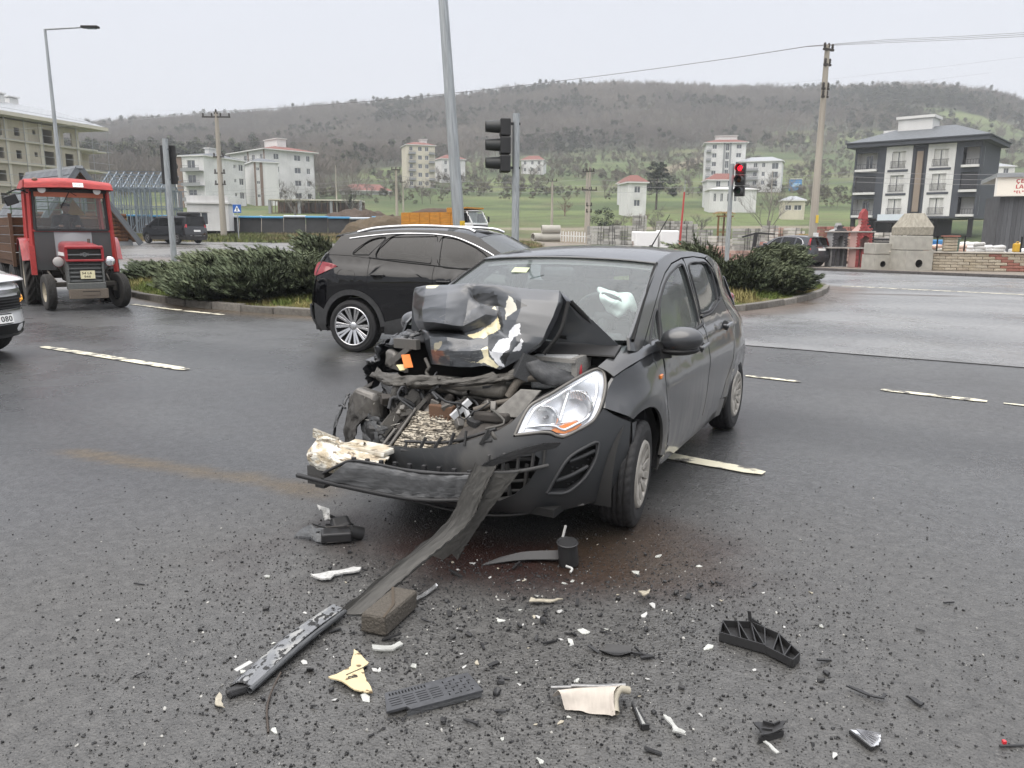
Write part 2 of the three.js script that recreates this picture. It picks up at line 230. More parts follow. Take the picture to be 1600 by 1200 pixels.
const kerbLine = [[-13.4, -26.5], [-12.5, -24.2], [-11.0, -21.4], [-9.6, -19.5], [-8.5, -18.3], [-7.05, -16.95], [-5.27, -15.8], [-3.95, -15.12], [-1.8, -14.7], [0.8, -14.8], [3.0, -15.5], [4.9, -16.7], [6.58, -18.5], [7.97, -20.5], [9.02, -22.4], [9.9, -24.6], [9.6, -26.4], [7.5, -27.6], [2, -29.0], [-4, -29.6], [-9, -29.3], [-12.5, -28.6]];
const kerbPts = curve2(kerbLine.concat([kerbLine[0]]), 260).slice(0, -1);
const inPoly = (p, x, z) => { let c = false; for (let i = 0, j = p.length - 1; i < p.length; j = i++) if ((p[i][1] > z) !== (p[j][1] > z) && x < (p[j][0] - p[i][0]) * (z - p[i][1]) / (p[j][1] - p[i][1]) + p[i][0]) c = !c; return c; };
const kerbDist = (x, z) => { let m = 1e9; for (const p of kerbPts) { const d = (p[0] - x) ** 2 + (p[1] - z) ** 2; if (d < m) m = d; } return Math.sqrt(m); };
const laneDir = [0.853, 0.522];
function roadCol(x, z) {
const n = fbm(x / 1.7, z / 1.7, 4, 0, 3), n2 = fbm(x / 6, z / 6, 3, 0, 18), f = fbm(x * 4, z * 4, 3, 0, 8);
let c = mix3([0.084, 0.084, 0.086], [0.130, 0.129, 0.127], ss(0.3, 0.7, n2 * 0.6 + n * 0.4));
const s = x * laneDir[1] - z * laneDir[0];               // distance across the lanes
c = mix3(c, [0.055, 0.055, 0.056], 0.6 * ss(0.9, 0.2, Math.abs(s - 6.9 + 0.3 * n)) + 0.4 * ss(0.8, 0.2, Math.abs(s - 3.2)));
// grey crushed-glass dust where the cars met
c = mix3(c, [0.125, 0.119, 0.109], 0.75 * ss(3.6, 1.2, Math.hypot(x * 0.8 - 0.1, (z + 2.6) * 1.1) + 1.6 * (n - 0.5)));
// spilled fluid and rust-brown stains under the engine
const spill = ss(1.0, 0.25, Math.hypot((x + 0.05) / 1.35, (z + 3.68) / 0.75) + 1.3 * (n - 0.5) + 0.5 * (f - 0.5));
c = mix3(c, [0.034, 0.013, 0.010], 0.95 * spill); c = mix3(c, [0.012, 0.009, 0.008], 0.7 * ss(0.62, 0.75, f) * spill);
c = mix3(c, [0.02, 0.012, 0.010], 0.8 * ss(0.20, 0.08, Math.hypot(x + 1.0, z + 4.05) + 0.15 * (f - 0.5)));
c = mix3(c, [0.075, 0.052, 0.030], 0.5 * ss(0.6, 0.2, Math.hypot((x - 0.55) / 1.0, z + 3.75) + (n - 0.5)));
// brown mud streak left of the bumper
const k = clamp((x + 3.3) / 2.15, 0, 1), zc = lerp(-5.5, -4.62, k), wd = lerp(0.09, 0.20, k);
c = mix3(c, [0.125, 0.092, 0.052], 0.9 * ss(1.15, 0.3, Math.abs(z - zc) / wd + 1.2 * (f - 0.5) + 0.5 * (n - 0.5)) * ss(-3.5, -3.15, x) * ss(-0.95, -1.3, x));
// soil washed along the island kerb
if (z < -13 && z > -34) { const d = kerbDist(x, z); c = mix3(c, [0.17, 0.13, 0.09], 0.9 * ss(1.0, 0.25, d + 0.7 * (n - 0.5))); }
c = mix3(c, [0.27, 0.255, 0.235], 0.9 * ss(-19, -23, z) * ss(-4, -8, x));   // drier paving beyond the tractor
c = mix3(c, [0.22, 0.16, 0.12], 0.75 * ss(2.2, 0.8, Math.abs(z + 41 + 0.12 * x + 2 * (n - 0.5))) * ss(-6, -9, x));
return c;
}
const asphalt = MP([1, 1, 1], 1.0, 0, { vertexColors: true, map: asphaltTex, roughnessMap: wetTex, bumpMap: asphaltBump, bumpScale: 0.004, ior: 1.5 });
const roadX = gridLines([[-90, -40, 2], [-40, -12, 0.6], [-12, -5, 0.18], [-5, 4, 0.075], [4, 12, 0.18], [12, 60, 1]]), roadZ = gridLines([[-66, -34, 1], [-34, -12, 0.35], [-12, -6.5, 0.15], [-6.5, -1, 0.075], [-1, 10, 0.6]]);
struct('road', sheet(roadX, roadZ, (x, z) => G(x, z), roadCol), asphalt);
function drape(outline, y, edge = 0.6, map) { return surf(outline, (u, v, o) => [u, G(u, -v) + y + o, -v], { edge, thick: 0 }); }
const oldCol = (g) => { const p = g.attributes.position, c = []; for (let i = 0; i < p.count; i++) { const x = p.getX(i), z = p.getZ(i), n = fbm(x / 5, z / 2.2, 4, 0, 40), t = fbm((x * 0.75 + z * 0.66) / 9, (x * 0.66 - z * 0.75) / 0.9, 3, 0, 41); let k = mix3([0.205, 0.205, 0.206], [0.33, 0.327, 0.32], ss(0.3, 0.7, n * 0.55 + t * 0.45)); const d = kerbDist(x, z); k = mix3(k, [0.16, 0.115, 0.085], 0.9 * ss(1.5, 0.3, d + 1.1 * (n - 0.5))); k = mix3(k, [0.085, 0.06, 0.045], 0.8 * ss(0.5, 0.2, Math.abs(z + 22.1 - 0.25 * (x - 10)) + 0.6 * (t - 0.5)) * ss(9.2, 9.8, x) * ss(13.2, 12, x)); c.push(...k); } g.setAttribute('color', new THREE.Float32BufferAttribute(c, 3)); return g; };
const oldAsphalt = asphalt.clone(); oldAsphalt.bumpScale = 0.004;
const jl = (x) => -(-11.36 + (x - 3.43) * 0.615);            // the seam between the two surfacings
const seam = []; for (let x = 1.2; x <= 36; x += 0.5) seam.push([x, jl(x) + 0.10 * (fbm(x * 1.3, 3, 3) - 0.5)]);
const nearTip = kerbPts.filter((p) => p[0] > 1.2 && p[1] < -14.6 && p[1] > -26.5 && !(p[0] < 6 && p[1] < -25)).map((p) => [p[0], -p[1]]);
struct('old_road', oldCol(drape([...seam, [44, 12], [44, 40], [30, 22.5], [20.4, 31.2], [15, 37], [8.5, 44.5], [-2, 48], [-4, 46], [-3, 30.2], [2, 29.6], [7.5, 28.2], ...nearTip.slice().reverse(), [1.2, 14.9]], 0.006, 0.5)), oldAsphalt);
struct('seam_crack', (() => { const g = []; for (let i = 0; i < seam.length - 1; i++) g.push(bar([seam[i][0], 0.004, -seam[i][1]], [seam[i + 1][0], 0.004, -seam[i + 1][1]], 0.018, 0.012)); return g; })(), M([0.02, 0.02, 0.02], 0.9));
const paintTex = tex(256, 256, (u, v, x, y) => { const w = fbm(u * 10, v * 10, 4, 10, 62), s = hash(x, y, 6); const k = ss(0.34, 0.46, w + 0.16 * (s - 0.5)); return [lerp(0.36, 0.86, k), lerp(0.35, 0.84, k), lerp(0.34, 0.75, k)]; }, { rep: 0.9 });
const paintMat = M([0.95, 0.95, 0.95], 0.55, 0, { map: paintTex, bumpMap: asphaltBump, bumpScale: 0.003 });
function stripe(a, b, w) { const dx = b[0] - a[0], dz = b[1] - a[1], l = Math.hypot(dx, dz), nx = -dz / l * w / 2, nz = dx / l * w / 2, A = [], B = [], n = Math.ceil(l / 0.12); for (let i = 0; i <= n; i++) { const k = i / n, e = 0.018 * (fbm(k * l * 5, 1 + a[0], 2) - 0.5), e2 = 0.018 * (fbm(k * l * 5, 9 + a[0], 2) - 0.5), tp = Math.min(1, 0.55 + Math.min(k, 1 - k) * l * 6); A.push([a[0] + dx * k + nx * (1 + e * 12) * tp, -(a[1] + dz * k + nz * (1 + e * 12) * tp)]); B.push([a[0] + dx * k - nx * (1 + e2 * 12) * tp, -(a[1] + dz * k - nz * (1 + e2 * 12) * tp)]); } return drape([...A, ...B.reverse()], 0.0105, 0.3); }
for (const [a, b, w] of [[[-6.62, -10.72], [-3.84, -8.94], 0.15], [[-0.9, -6.95], [1.73, -5.05], 0.145], [[2.72, -8.8], [3.23, -8.44], 0.10], [[3.93, -8.03], [4.72, -7.46], 0.13], [[4.83, -7.38], [5.1, -7.2], 0.06], [[-8.62, -17.35], [-6.9, -15.98], 0.14], [[-6.8, -15.9], [-5.7, -15.15], 0.13]]) struct('lane_marking', stripe(a, b, w), paintMat);
struct('edge_line', stripe([10.9, -25.6], [26, -12.0], 0.22), paintMat);

// traffic island: kerb stones, soil bed, grass
const island = new THREE.Group(); island.name = 'traffic_island'; island.userData.kind = 'structure'; scene.add(island);
{
const soil = surf(kerbPts.map((p) => [p[0], -p[1]]), (u, v, o) => [u, o + 0.11 + 0.16 * ss(0, 2.2, kerbDist(u, -v)) + 0.05 * (fbm(u * 2, v * 2, 3, 0, 19) - 0.5), -v], { edge: 0.6, thick: 0 });
const p = soil.attributes.position, c = []; for (let i = 0; i < p.count; i++) { const n = fbm(p.getX(i) / 0.9, p.getZ(i) / 0.9, 4, 0, 70); c.push(...mix3([0.14, 0.15, 0.045], [0.22, 0.175, 0.09], ss(0.4, 0.6, n))); }
soil.setAttribute('color', new THREE.Float32BufferAttribute(c, 3)); soil.computeVertexNormals(); const s = new THREE.Mesh(soil, meadow); s.name = 'soil_bed'; s.receiveShadow = true; island.add(s);
const kmats = [0.20, 0.25, 0.17].map((k) => grime(M([k, k * 0.93, k * 0.82], 0.85, 0, { bumpMap: fineBump, bumpScale: 0.006 }), 1.5));
const c3 = new THREE.CatmullRomCurve3(kerbPts.map((q) => V3(q[0], 0, q[1])), true), n = Math.round(c3.getLength() / 0.95), pts = c3.getSpacedPoints(n);
const stones = [0, 1, 2, 3].map((i) => jitterGeo(boxUV(rb(0.16, 0.22, 0.925, 0.02)), 0.010, 9, i + 3));
for (let i = 0; i < n; i++) { const a = pts[i], b = pts[(i + 1) % n], L0 = a.distanceTo(b); const m = part('kerb_stone', stones[i % 4], kmats[(i * 7) % 3], island); m.position.set((a.x + b.x) / 2, 0.032 + 0.012 * rr(-1, 1), (a.z + b.z) / 2); m.rotation.set(rr(-0.02, 0.02), Math.atan2(b.x - a.x, b.z - a.z) + rr(-0.015, 0.015), rr(-0.05, 0.05)); m.scale.z = L0 / 0.95; }
}
function bladeGeo(n, h, spread, w = 0.006) { const pos = [], nor = []; for (let i = 0; i < n; i++) { const a = rr(0, 6.28), b = rr(0, 6.28), x = rr(-spread, spread), z = rr(-spread, spread), H = h * rr(0.5, 1.1), lx = Math.cos(a) * H * rr(0.2, 0.8), lz = Math.sin(a) * H * rr(0.2, 0.8), wx = Math.cos(b) * w, wz = Math.sin(b) * w; pos.push(x - wx, 0, z - wz, x + wx, 0, z + wz, x + lx, H, z + lz); for (let k = 0; k < 3; k++) nor.push(0.2 * Math.cos(a), 0.95, 0.2 * Math.sin(a)); } const g = new THREE.BufferGeometry(); g.setAttribute('position', new THREE.Float32BufferAttribute(pos, 3)); g.setAttribute('normal', new THREE.Float32BufferAttribute(nor, 3)); g.setAttribute('uv', new THREE.Float32BufferAttribute(new Float32Array(n * 6), 2)); return g; }
function scatter(name, geo, m, list, label, parent = scene, cols) { const im = new THREE.InstancedMesh(geo, m, list.length), q = new THREE.Object3D(), c = new THREE.Color(); list.forEach((p, i) => { q.position.set(p[0], p[1], p[2]); q.rotation.set(p[5] || 0, p[4] ?? 0, p[6] || 0); q.scale.setScalar(p[3] ?? 1); if (p[7]) q.scale.y *= p[7]; q.updateMatrix(); im.setMatrixAt(i, q.matrix); if (cols) im.setColorAt(i, c.setRGB(...cols(p, i))); }); im.name = parent === scene ? numbered(name) : name; im.userData.kind = 'stuff'; if (label) { im.userData.label = label; } im.castShadow = im.receiveShadow = true; parent.add(im); return im; }
const leafMat = (c, t = 0.25) => MP(c, 0.9, 0, { transmission: t, thickness: 0, side: THREE.DoubleSide });
{
const list = []; let tries = 0; const poly = kerbPts;
while (list.length < 11000 && tries++ < 120000) { const x = rr(-13.2, 10), z = rr(-29.5, -14.7); if (!inPoly(poly, x, z)) continue; const d = kerbDist(x, z); if (d < 0.10) continue; if (z < -24.5 && rnd() > 0.3) continue; const n = fbm(x / 0.8, z / 0.8, 3, 0, 70); if (rnd() > 0.35 + 1.2 * n) continue; list.push([x, 0.10 + 0.16 * ss(0, 2.2, d), z, rr(0.6, 1.3) * (0.6 + 0.8 * ss(0.1, 0.8, d)), rr(0, 6.28)]); }
scatter('island_grass', bladeGeo(26, 0.13, 0.12), M([1, 1, 1], 0.9, 0, { side: THREE.DoubleSide }), list, 'short green and straw grass growing on the kerbed traffic island', scene, (p) => { const k = fbm(p[0] / 1.1, p[2] / 1.1, 3, 0, 5); return mix3([0.13, 0.18, 0.035], [0.30, 0.26, 0.10], ss(0.42, 0.66, k + rr(-0.08, 0.08))); }).userData.category = 'grass';
const v = []; for (let i = 0; i < 12000; i++) { const x = rr(-48, 2), z = rr(-74, -53); const e = -58.5 + (x + 20) * 0.10 - (x > -8 ? (x + 8) * 0.4 : 0); if (z > e) continue; v.push([x, G(x, z) - 0.02, z, rr(1, 2.4), rr(0, 6.28)]); }
scatter('verge_grass', bladeGeo(22, 0.2, 0.3, 0.012), M([1, 1, 1], 0.95, 0, { side: THREE.DoubleSide }), v, 'rough grass on the verge in front of the dark hoarding', scene, (p) => mix3([0.12, 0.155, 0.04], [0.28, 0.22, 0.12], ss(0.4, 0.62, fbm(p[0] / 4, p[2] / 3, 3, 0, 5) + rr(-0.1, 0.1)))).userData.category = 'grass';
}
// verges beyond the crossing and the dusty yard on the right
struct('verge', drape([[-90, 62], [-60, 62], [-30, 60], [-20, 58.6], [-8, 56], [-4, 56], [-2, 60], [0, 95], [-60, 95], [-90, 95]], 0.03, 3), (() => { const m = meadow.clone(); m.vertexColors = false; m.color = L(0.15, 0.15, 0.06); return m; })());
struct('yard_ground', drape([[2, 51], [8.8, 46.2], [15.6, 39], [21.2, 32.8], [31, 23.8], [46, 30], [60, 60], [40, 84], [2, 84]], 0.02, 2), grime(M([0.27, 0.235, 0.195], 0.95, 0, { bumpMap: fineBump, bumpScale: 0.02 }), 0.7));
{ const k = [], run = [[2, 50.5], [8.6, 45], [15.2, 37.7], [20.7, 31.7], [30.6, 22.9]]; const c = curve2(run, 60); const g = new THREE.Group(); g.name = 'roadside_kerb'; g.userData.kind = 'structure'; scene.add(g); const st = boxUV(rb(0.18, 0.2, 0.94, 0.02)), kd = grime(M([0.12, 0.11, 0.105], 0.9), 1); const c3 = new THREE.CatmullRomCurve3(c.map((q) => V3(q[0], 0, -q[1]))), n = Math.round(c3.getLength() / 0.95), p = c3.getSpacedPoints(n); for (let i = 0; i < n; i++) { const a = p[i], b = p[i + 1], m = part('kerb_stone', st, kd, g); m.position.set((a.x + b.x) / 2, 0.02 + G(a.x, a.z), (a.z + b.z) / 2); m.rotation.y = Math.atan2(b.x - a.x, b.z - a.z); } }

// -- vegetation builders
function branchGeo(seed, h, { levels = 4, spread = 0.75, twigs = 3, r = 0.02, sides = 4, up = 0.25, trunkFrac = 0.3, minR = 0.012 } = {}) {
const R = mulberry(seed), gs = []; const q = (a, b) => a + (b - a) * R();
const grow = (p, dir, len, rad, lev) => {
const bend = V3(q(-1, 1), q(-0.2, 0.8), q(-1, 1)).multiplyScalar(0.22), mid = p.clone().addScaledVector(dir, len * 0.5), d2 = dir.clone().add(bend).normalize(), end = mid.clone().addScaledVector(d2, len * 0.5);
const sd = Math.max(3, sides - lev), r2 = Math.max(minR * 0.6, rad * 0.62);
gs.push(rod(p.toArray(), mid.toArray(), rad, (rad + r2) / 2, sd), rod(mid.toArray(), end.toArray(), (rad + r2) / 2, r2, sd));
if (lev >= levels) return;
const n = lev === 0 ? 5 + Math.floor(q(0, 3)) : twigs + Math.floor(q(0, 2));
for (let i = 0; i < n; i++) { const t = lev === 0 ? q(0.35, 1) : q(0.3, 1), at = t < 0.5 ? p.clone().lerp(mid, t * 2) : mid.clone().lerp(end, t * 2 - 1); const d = d2.clone().multiplyScalar(0.55).add(V3(q(-1, 1), q(-0.2, 0.6) + up, q(-1, 1)).multiplyScalar(spread)).normalize(); grow(at, d, len * q(0.5, 0.78) * (lev === 0 ? 1.3 : 1), Math.max(minR, r2 * q(0.45, 0.7)), lev + 1); }
};
grow(V3(0, -0.2, 0), V3(q(-0.06, 0.06), 1, q(-0.06, 0.06)).normalize(), h * trunkFrac * 1.5, h * r, 0); return mergeGeometries(gs.map(norm));
}
function cloudGeo(seed, n, rx, ry, rz, size, { hollow = 0.3, lumps = 9, flat = 0.6 } = {}) { // leaf-sized faces gathered in clumps
const R = mulberry(seed), q = (a, b) => a + (b - a) * R(), pos = [], nor = [], C = [];
for (let i = 0; i < lumps; i++) { const a = q(0, 6.28), e = q(-0.5, 1), r = q(0.35, 0.85); C.push([Math.cos(a) * rx * r * Math.sqrt(1 - e * e * 0.8), e * ry * 0.8, Math.sin(a) * rz * r * Math.sqrt(1 - e * e * 0.8), q(0.22, 0.48)]); }
for (let i = 0; i < n; i++) { const c = C[Math.floor(R() * lumps)], a = q(0, 6.28), e = q(-1, 1), rad = c[3] * Math.pow(q(hollow, 1), 0.6), s = Math.sqrt(1 - e * e), x = c[0] + Math.cos(a) * s * rad * rx, y = c[1] + e * rad * ry * flat, z = c[2] + Math.sin(a) * s * rad * rz; const N = V3(Math.cos(a) * s, e + 0.5, Math.sin(a) * s).normalize(), t = V3(q(-1, 1), q(-1, 1), q(-1, 1)).cross(N).normalize().multiplyScalar(size * q(0.5, 1.2)), b = V3(q(-1, 1), q(-1, 1), q(-1, 1)).normalize().multiplyScalar(size * q(0.5, 1.2)); pos.push(x, y, z, x + t.x, y + t.y, z + t.z, x + b.x, y + b.y, z + b.z); for (let k = 0; k < 3; k++) nor.push(N.x, N.y, N.z); }
const g = new THREE.BufferGeometry(); g.setAttribute('position', new THREE.Float32BufferAttribute(pos, 3)); g.setAttribute('normal', new THREE.Float32BufferAttribute(nor, 3)); g.setAttribute('uv', new THREE.Float32BufferAttribute(new Float32Array(n * 6), 2)); return g;
}
const bark = grime(M([0.13, 0.115, 0.10], 0.95), 2);
// spreading juniper: feathery sprays on radiating stems
const sprayGeo = (() => { const R = mulberry(5), q = (a, b) => a + (b - a) * R(), pos = [], nor = []; const add = (p, d, l, w) => { const s = V3(q(-1, 1), q(-1, 1), q(-1, 1)).cross(d).normalize().multiplyScalar(w), e = p.clone().addScaledVector(d, l); pos.push(p.x - s.x, p.y - s.y, p.z - s.z, p.x + s.x, p.y + s.y, p.z + s.z, e.x, e.y, e.z); for (let k = 0; k < 3; k++) nor.push(d.x * 0.3, 0.8, d.z * 0.3); }; for (let i = 0; i < 46; i++) { const t = q(0, 1), side = q(-1, 1), p = V3(side * 0.02, 0.06 * t * t + q(-0.02, 0.02), t * 0.36); const d = V3(q(-1, 1) * (1.05 - t), q(-0.1, 0.6), 0.55 + q(0, 0.5)).normalize(); add(p, d, q(0.06, 0.16) * (1.1 - 0.5 * t), q(0.008, 0.017)); } const g = new THREE.BufferGeometry(); g.setAttribute('position', new THREE.Float32BufferAttribute(pos, 3)); g.setAttribute('normal', new THREE.Float32BufferAttribute(nor, 3)); g.setAttribute('uv', new THREE.Float32BufferAttribute(new Float32Array(pos.length / 3 * 2), 2)); return g; })();
const juniperMat = M([1, 1, 1], 0.85, 0, { side: THREE.DoubleSide });
function juniper(label, cx, cz, lobes, n, seed) {
const t = thing('juniper_shrub', label, 'shrub', [cx, 0.2, cz]); const R = mulberry(seed), q = (a, b) => a + (b - a) * R(), list = [], stems = [];
for (const [lx, lz, len, ang, rise, wgt] of lobes) { // each lobe: a fan of arching branches
const m = Math.round(n * wgt / 26); for (let i = 0; i < m; i++) { const a = ang + q(-0.55, 0.55), L0 = len * q(0.55, 1.0), ri = rise * q(0.35, 1.1), pts = []; for (let k = 0; k <= 5; k++) { const s = k / 5; pts.push([lx + Math.cos(a) * L0 * s, 0.05 + ri * Math.pow(s, 0.8) - 0.1 * s * s, lz + Math.sin(a) * L0 * s]); } if (i % 3 === 0) stems.push(tube(pts, 0.014, 4, 8));
for (let k = 0; k < 26; k++) { const s = q(0.12, 1), f = s * 5, j = Math.min(4, Math.floor(f)), u = f - j, p = [0, 1, 2].map((c) => lerp(pts[j][c], pts[j + 1][c], u)); const sp = 0.26 * (1.1 - s * 0.6); list.push([p[0] + q(-sp, sp), p[1] + q(-0.12, 0.12), p[2] + q(-sp, sp), q(0.75, 1.5), Math.PI / 2 - a + q(-0.8, 0.8), -q(-0.05, 0.5), q(-0.5, 0.5)]); } }
}
part('stems', stems, bark, t);
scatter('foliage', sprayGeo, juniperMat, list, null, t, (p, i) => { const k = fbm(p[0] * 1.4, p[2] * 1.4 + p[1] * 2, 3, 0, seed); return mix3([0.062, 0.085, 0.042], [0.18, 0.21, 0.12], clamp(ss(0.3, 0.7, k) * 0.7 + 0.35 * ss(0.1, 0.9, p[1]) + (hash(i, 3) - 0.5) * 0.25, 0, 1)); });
return t;
}

// -- buildings
const plaster = (c, r = 0.9) => { const m = M(c, r, 0, { map: softTex.clone() }); m.map.repeat.set(0.12, 0.12); return m; };
const BM = { white: plaster([0.72, 0.72, 0.71]), grey: plaster([0.30, 0.31, 0.32]), raw: plaster([0.46, 0.42, 0.34]), rawSlab: plaster([0.58, 0.55, 0.47]), brown: plaster([0.24, 0.175, 0.14]), charcoal: plaster([0.075, 0.083, 0.10]), cream: plaster([0.62, 0.58, 0.47]), tile: grime(M([0.25, 0.105, 0.085], 0.85), 0.5), slate: grime(M([0.16, 0.175, 0.19], 0.6, 0.2), 0.5), zinc: grime(M([0.45, 0.47, 0.49], 0.45, 0.4), 0.5), dark: M([0.012, 0.012, 0.013], 0.8), frame: M([0.70, 0.70, 0.69], 0.5), rail: M([0.05, 0.05, 0.055], 0.5, 0.4), curtain: M([0.62, 0.62, 0.60], 0.9), pane: MP([0.07, 0.08, 0.09], 0.05, 0, { clearcoat: 1 }), timber: mat.wood };
function wallHoles(x0, y0, x1, y1, holes, t = 0.25) {
const s = new THREE.Shape([[x0, y0], [x1, y0], [x1, y1], [x0, y1]].map((p) => new THREE.Vector2(...p)));
for (const [a, b, c, d] of holes) s.holes.push(new THREE.Path([[a, b], [a, d], [c, d], [c, b]].map((p) => new THREE.Vector2(...p))));
return boxUV(new THREE.ExtrudeGeometry(s, { depth: t, bevelEnabled: false }).translate(0, 0, -t));
}
function windowIn(parent, x0, y0, x1, y1, { z = 0, deep = 0.14, fr = 0.07, mull = 1, mats = BM.frame, pane = BM.pane, curtain = false, ry = 0, px = 0, pz = 0, sill = false } = {}) {
const w = x1 - x0, h = y1 - y0, f = [bx(w, fr, 0.08, 0, h / 2 - fr / 2, 0), bx(w, fr, 0.08, 0, -h / 2 + fr / 2, 0), bx(fr, h - 2 * fr, 0.08, -w / 2 + fr / 2, 0, 0), bx(fr, h - 2 * fr, 0.08, w / 2 - fr / 2, 0, 0)];
for (let i = 1; i <= mull; i++) f.push(bx(fr, h - 2 * fr, 0.07, -w / 2 + w * i / (mull + 1), 0, 0));
const g = part('window', f, mats, parent); g.position.set((x0 + x1) / 2, (y0 + y1) / 2, z - deep); if (ry) { g.rotation.y = ry; g.position.set(px, (y0 + y1) / 2, pz); }
part('pane', bx(w - 2 * fr, h - 2 * fr, 0.012, 0, 0, -0.02), pane, g);
if (curtain) { const c = []; for (let i = 0; i < 12; i++) if (i % 7 !== 5) c.push(bx((w - 2 * fr) / 12 * 0.9, h - 2 * fr - 0.02, 0.02, -w / 2 + fr + (w - 2 * fr) * (i + 0.5) / 12, 0, -0.008)); part('curtain', c, BM.curtain, g); }
if (sill) part('sill', bx(w + 0.1, 0.05, 0.14, 0, -h / 2 - 0.03, 0.06), BM.rawSlab, g);
return g;
}
function hipRoof(x0, z0, x1, z1, y, h, rx, rz) { // four slopes to a ridge or small flat
const a = [x0, y, z0], b = [x1, y, z0], c = [x1, y, z1], d = [x0, y, z1], e = [x0 + rx, y + h, z0 + rz], f = [x1 - rx, y + h, z0 + rz], g = [x1 - rx, y + h, z1 - rz], k = [x0 + rx, y + h, z1 - rz], P = [];
const quad = (p, q, r, s) => P.push(...p, ...q, ...r, ...p, ...r, ...s); quad(d, c, g, k); quad(c, b, f, g); quad(b, a, e, f); quad(a, d, k, e); quad(k, g, f, e); quad(a, b, c, d);
const ge = new THREE.BufferGeometry(); ge.setAttribute('position', new THREE.Float32BufferAttribute(P, 3)); ge.computeVertexNormals(); return boxUV(ge);
}
const railing = (x0, x1, y, h, z, step = 0.35) => { const g = [bx(x1 - x0, 0.05, 0.05, (x0 + x1) / 2, y + h, z), bx(x1 - x0, 0.04, 0.04, (x0 + x1) / 2, y + 0.08, z)]; for (let x = x0; x <= x1 + 0.001; x += step) g.push(bx(0.03, h, 0.03, x, y + h / 2, z)); return g; };

{ // unfinished concrete block, far left
const t = thing('unfinished_apartment_block', 'bare concrete apartment shell with scaffold rails and empty window openings', 'building', [-63.85, 2.2, -93], THREE.MathUtils.degToRad(72.6));
const y0 = 0, top = 12.9, fl = [-0.2, 2.75, 5.5, 8.25, 11.0], holes = [], wins = [];
for (let f = 0; f < 5; f++) { const b = y0 + 2.72 * f - 0.6; if (b < 0) continue; holes.push([10.6, b + 0.25, 12.1, b + 2.05], [13.8, b + 0.25, 15.1, b + 2.05], [6.55, b + 0.75, 7.3, b + 1.75], [9.15, b + 1.2, 9.6, b + 1.75], [0.6, b + 0.1, 3.2, b + 2.2], [3.8, b + 0.6, 4.9, b + 1.9]); }
part('wall', wallHoles(-8, -2, 16.2, top, holes), BM.raw, t);
part('floor_slab', fl.map((y) => bx(30, 0.24, 10.8, 4, y + 2.2, -5.1)), BM.rawSlab, t);
part('inner_wall', [bx(28, 15, 0.2, 4, 5.5, -6.4), ...[-4, 2, 5.5, 8.4, 12.9].map((x) => bx(0.18, 15, 5.5, x, 5.5, -3.4))], BM.raw, t);
part('back_wall', [bx(30, 15, 0.25, 4, 5.5, -10.4), bx(0.25, 14.6, 5, 16.1, 5.4, -7.8)], BM.raw, t);
part('column', [-7.8, 0.2, 5.4, 8.1, 10.2, 12.6, 15.9].map((x) => bx(0.42, 14.8, 0.14, x, 5.5, 0.06)), BM.rawSlab, t);
for (let f = 0; f < 5; f++) { part('balcony_slab', bx(4.6, 0.2, 3.2, 18.3, 2.72 * f - 0.55, -1.4), BM.rawSlab, t); if (f > 0) part('balcony_wall', [bx(0.18, 2.5, 3, 16.4, 2.72 * f - 1.95, -1.5), bx(4.2, 2.5, 0.18, 18.3, 2.72 * f - 1.95, -2.9)], BM.raw, t); }
const sc = []; for (let x = -6; x <= 20; x += 2.6) sc.push(rod([x, -2, 1.1], [x, 13, 1.1], 0.035, 0.035, 5)); for (let f = 0; f < 6; f++) sc.push(rod([-8, 2.6 * f + 0.1, 1.15], [20.8, 2.6 * f - 0.1, 1.15], 0.03, 0.03, 5), rod([-8, 2.6 * f + 1.1, 1.15], [20.8, 2.6 * f + 0.9, 1.15], 0.025, 0.025, 5)); part('scaffold_pole', sc, BM.zinc, t);
part('roof_slab', bx(29.6, 0.45, 13.0, 5.0, top + 0.45, -4.8), BM.rawSlab, t);
const rf = part('roof', hipRoof(-9, -11, 20, 1.3, top + 0.7, 2.0, 3, 5.5), BM.zinc, t);
for (const [x, z] of [[-2, -4], [1.2, -3], [5, -4.5], [8.2, -4], [11, -5]]) part('chimney', [bx(1.3, 1.5, 0.8, x, top + 2.7, z), bx(1.6, 0.14, 1.1, x, top + 3.6, z)], BM.white, rf);
}
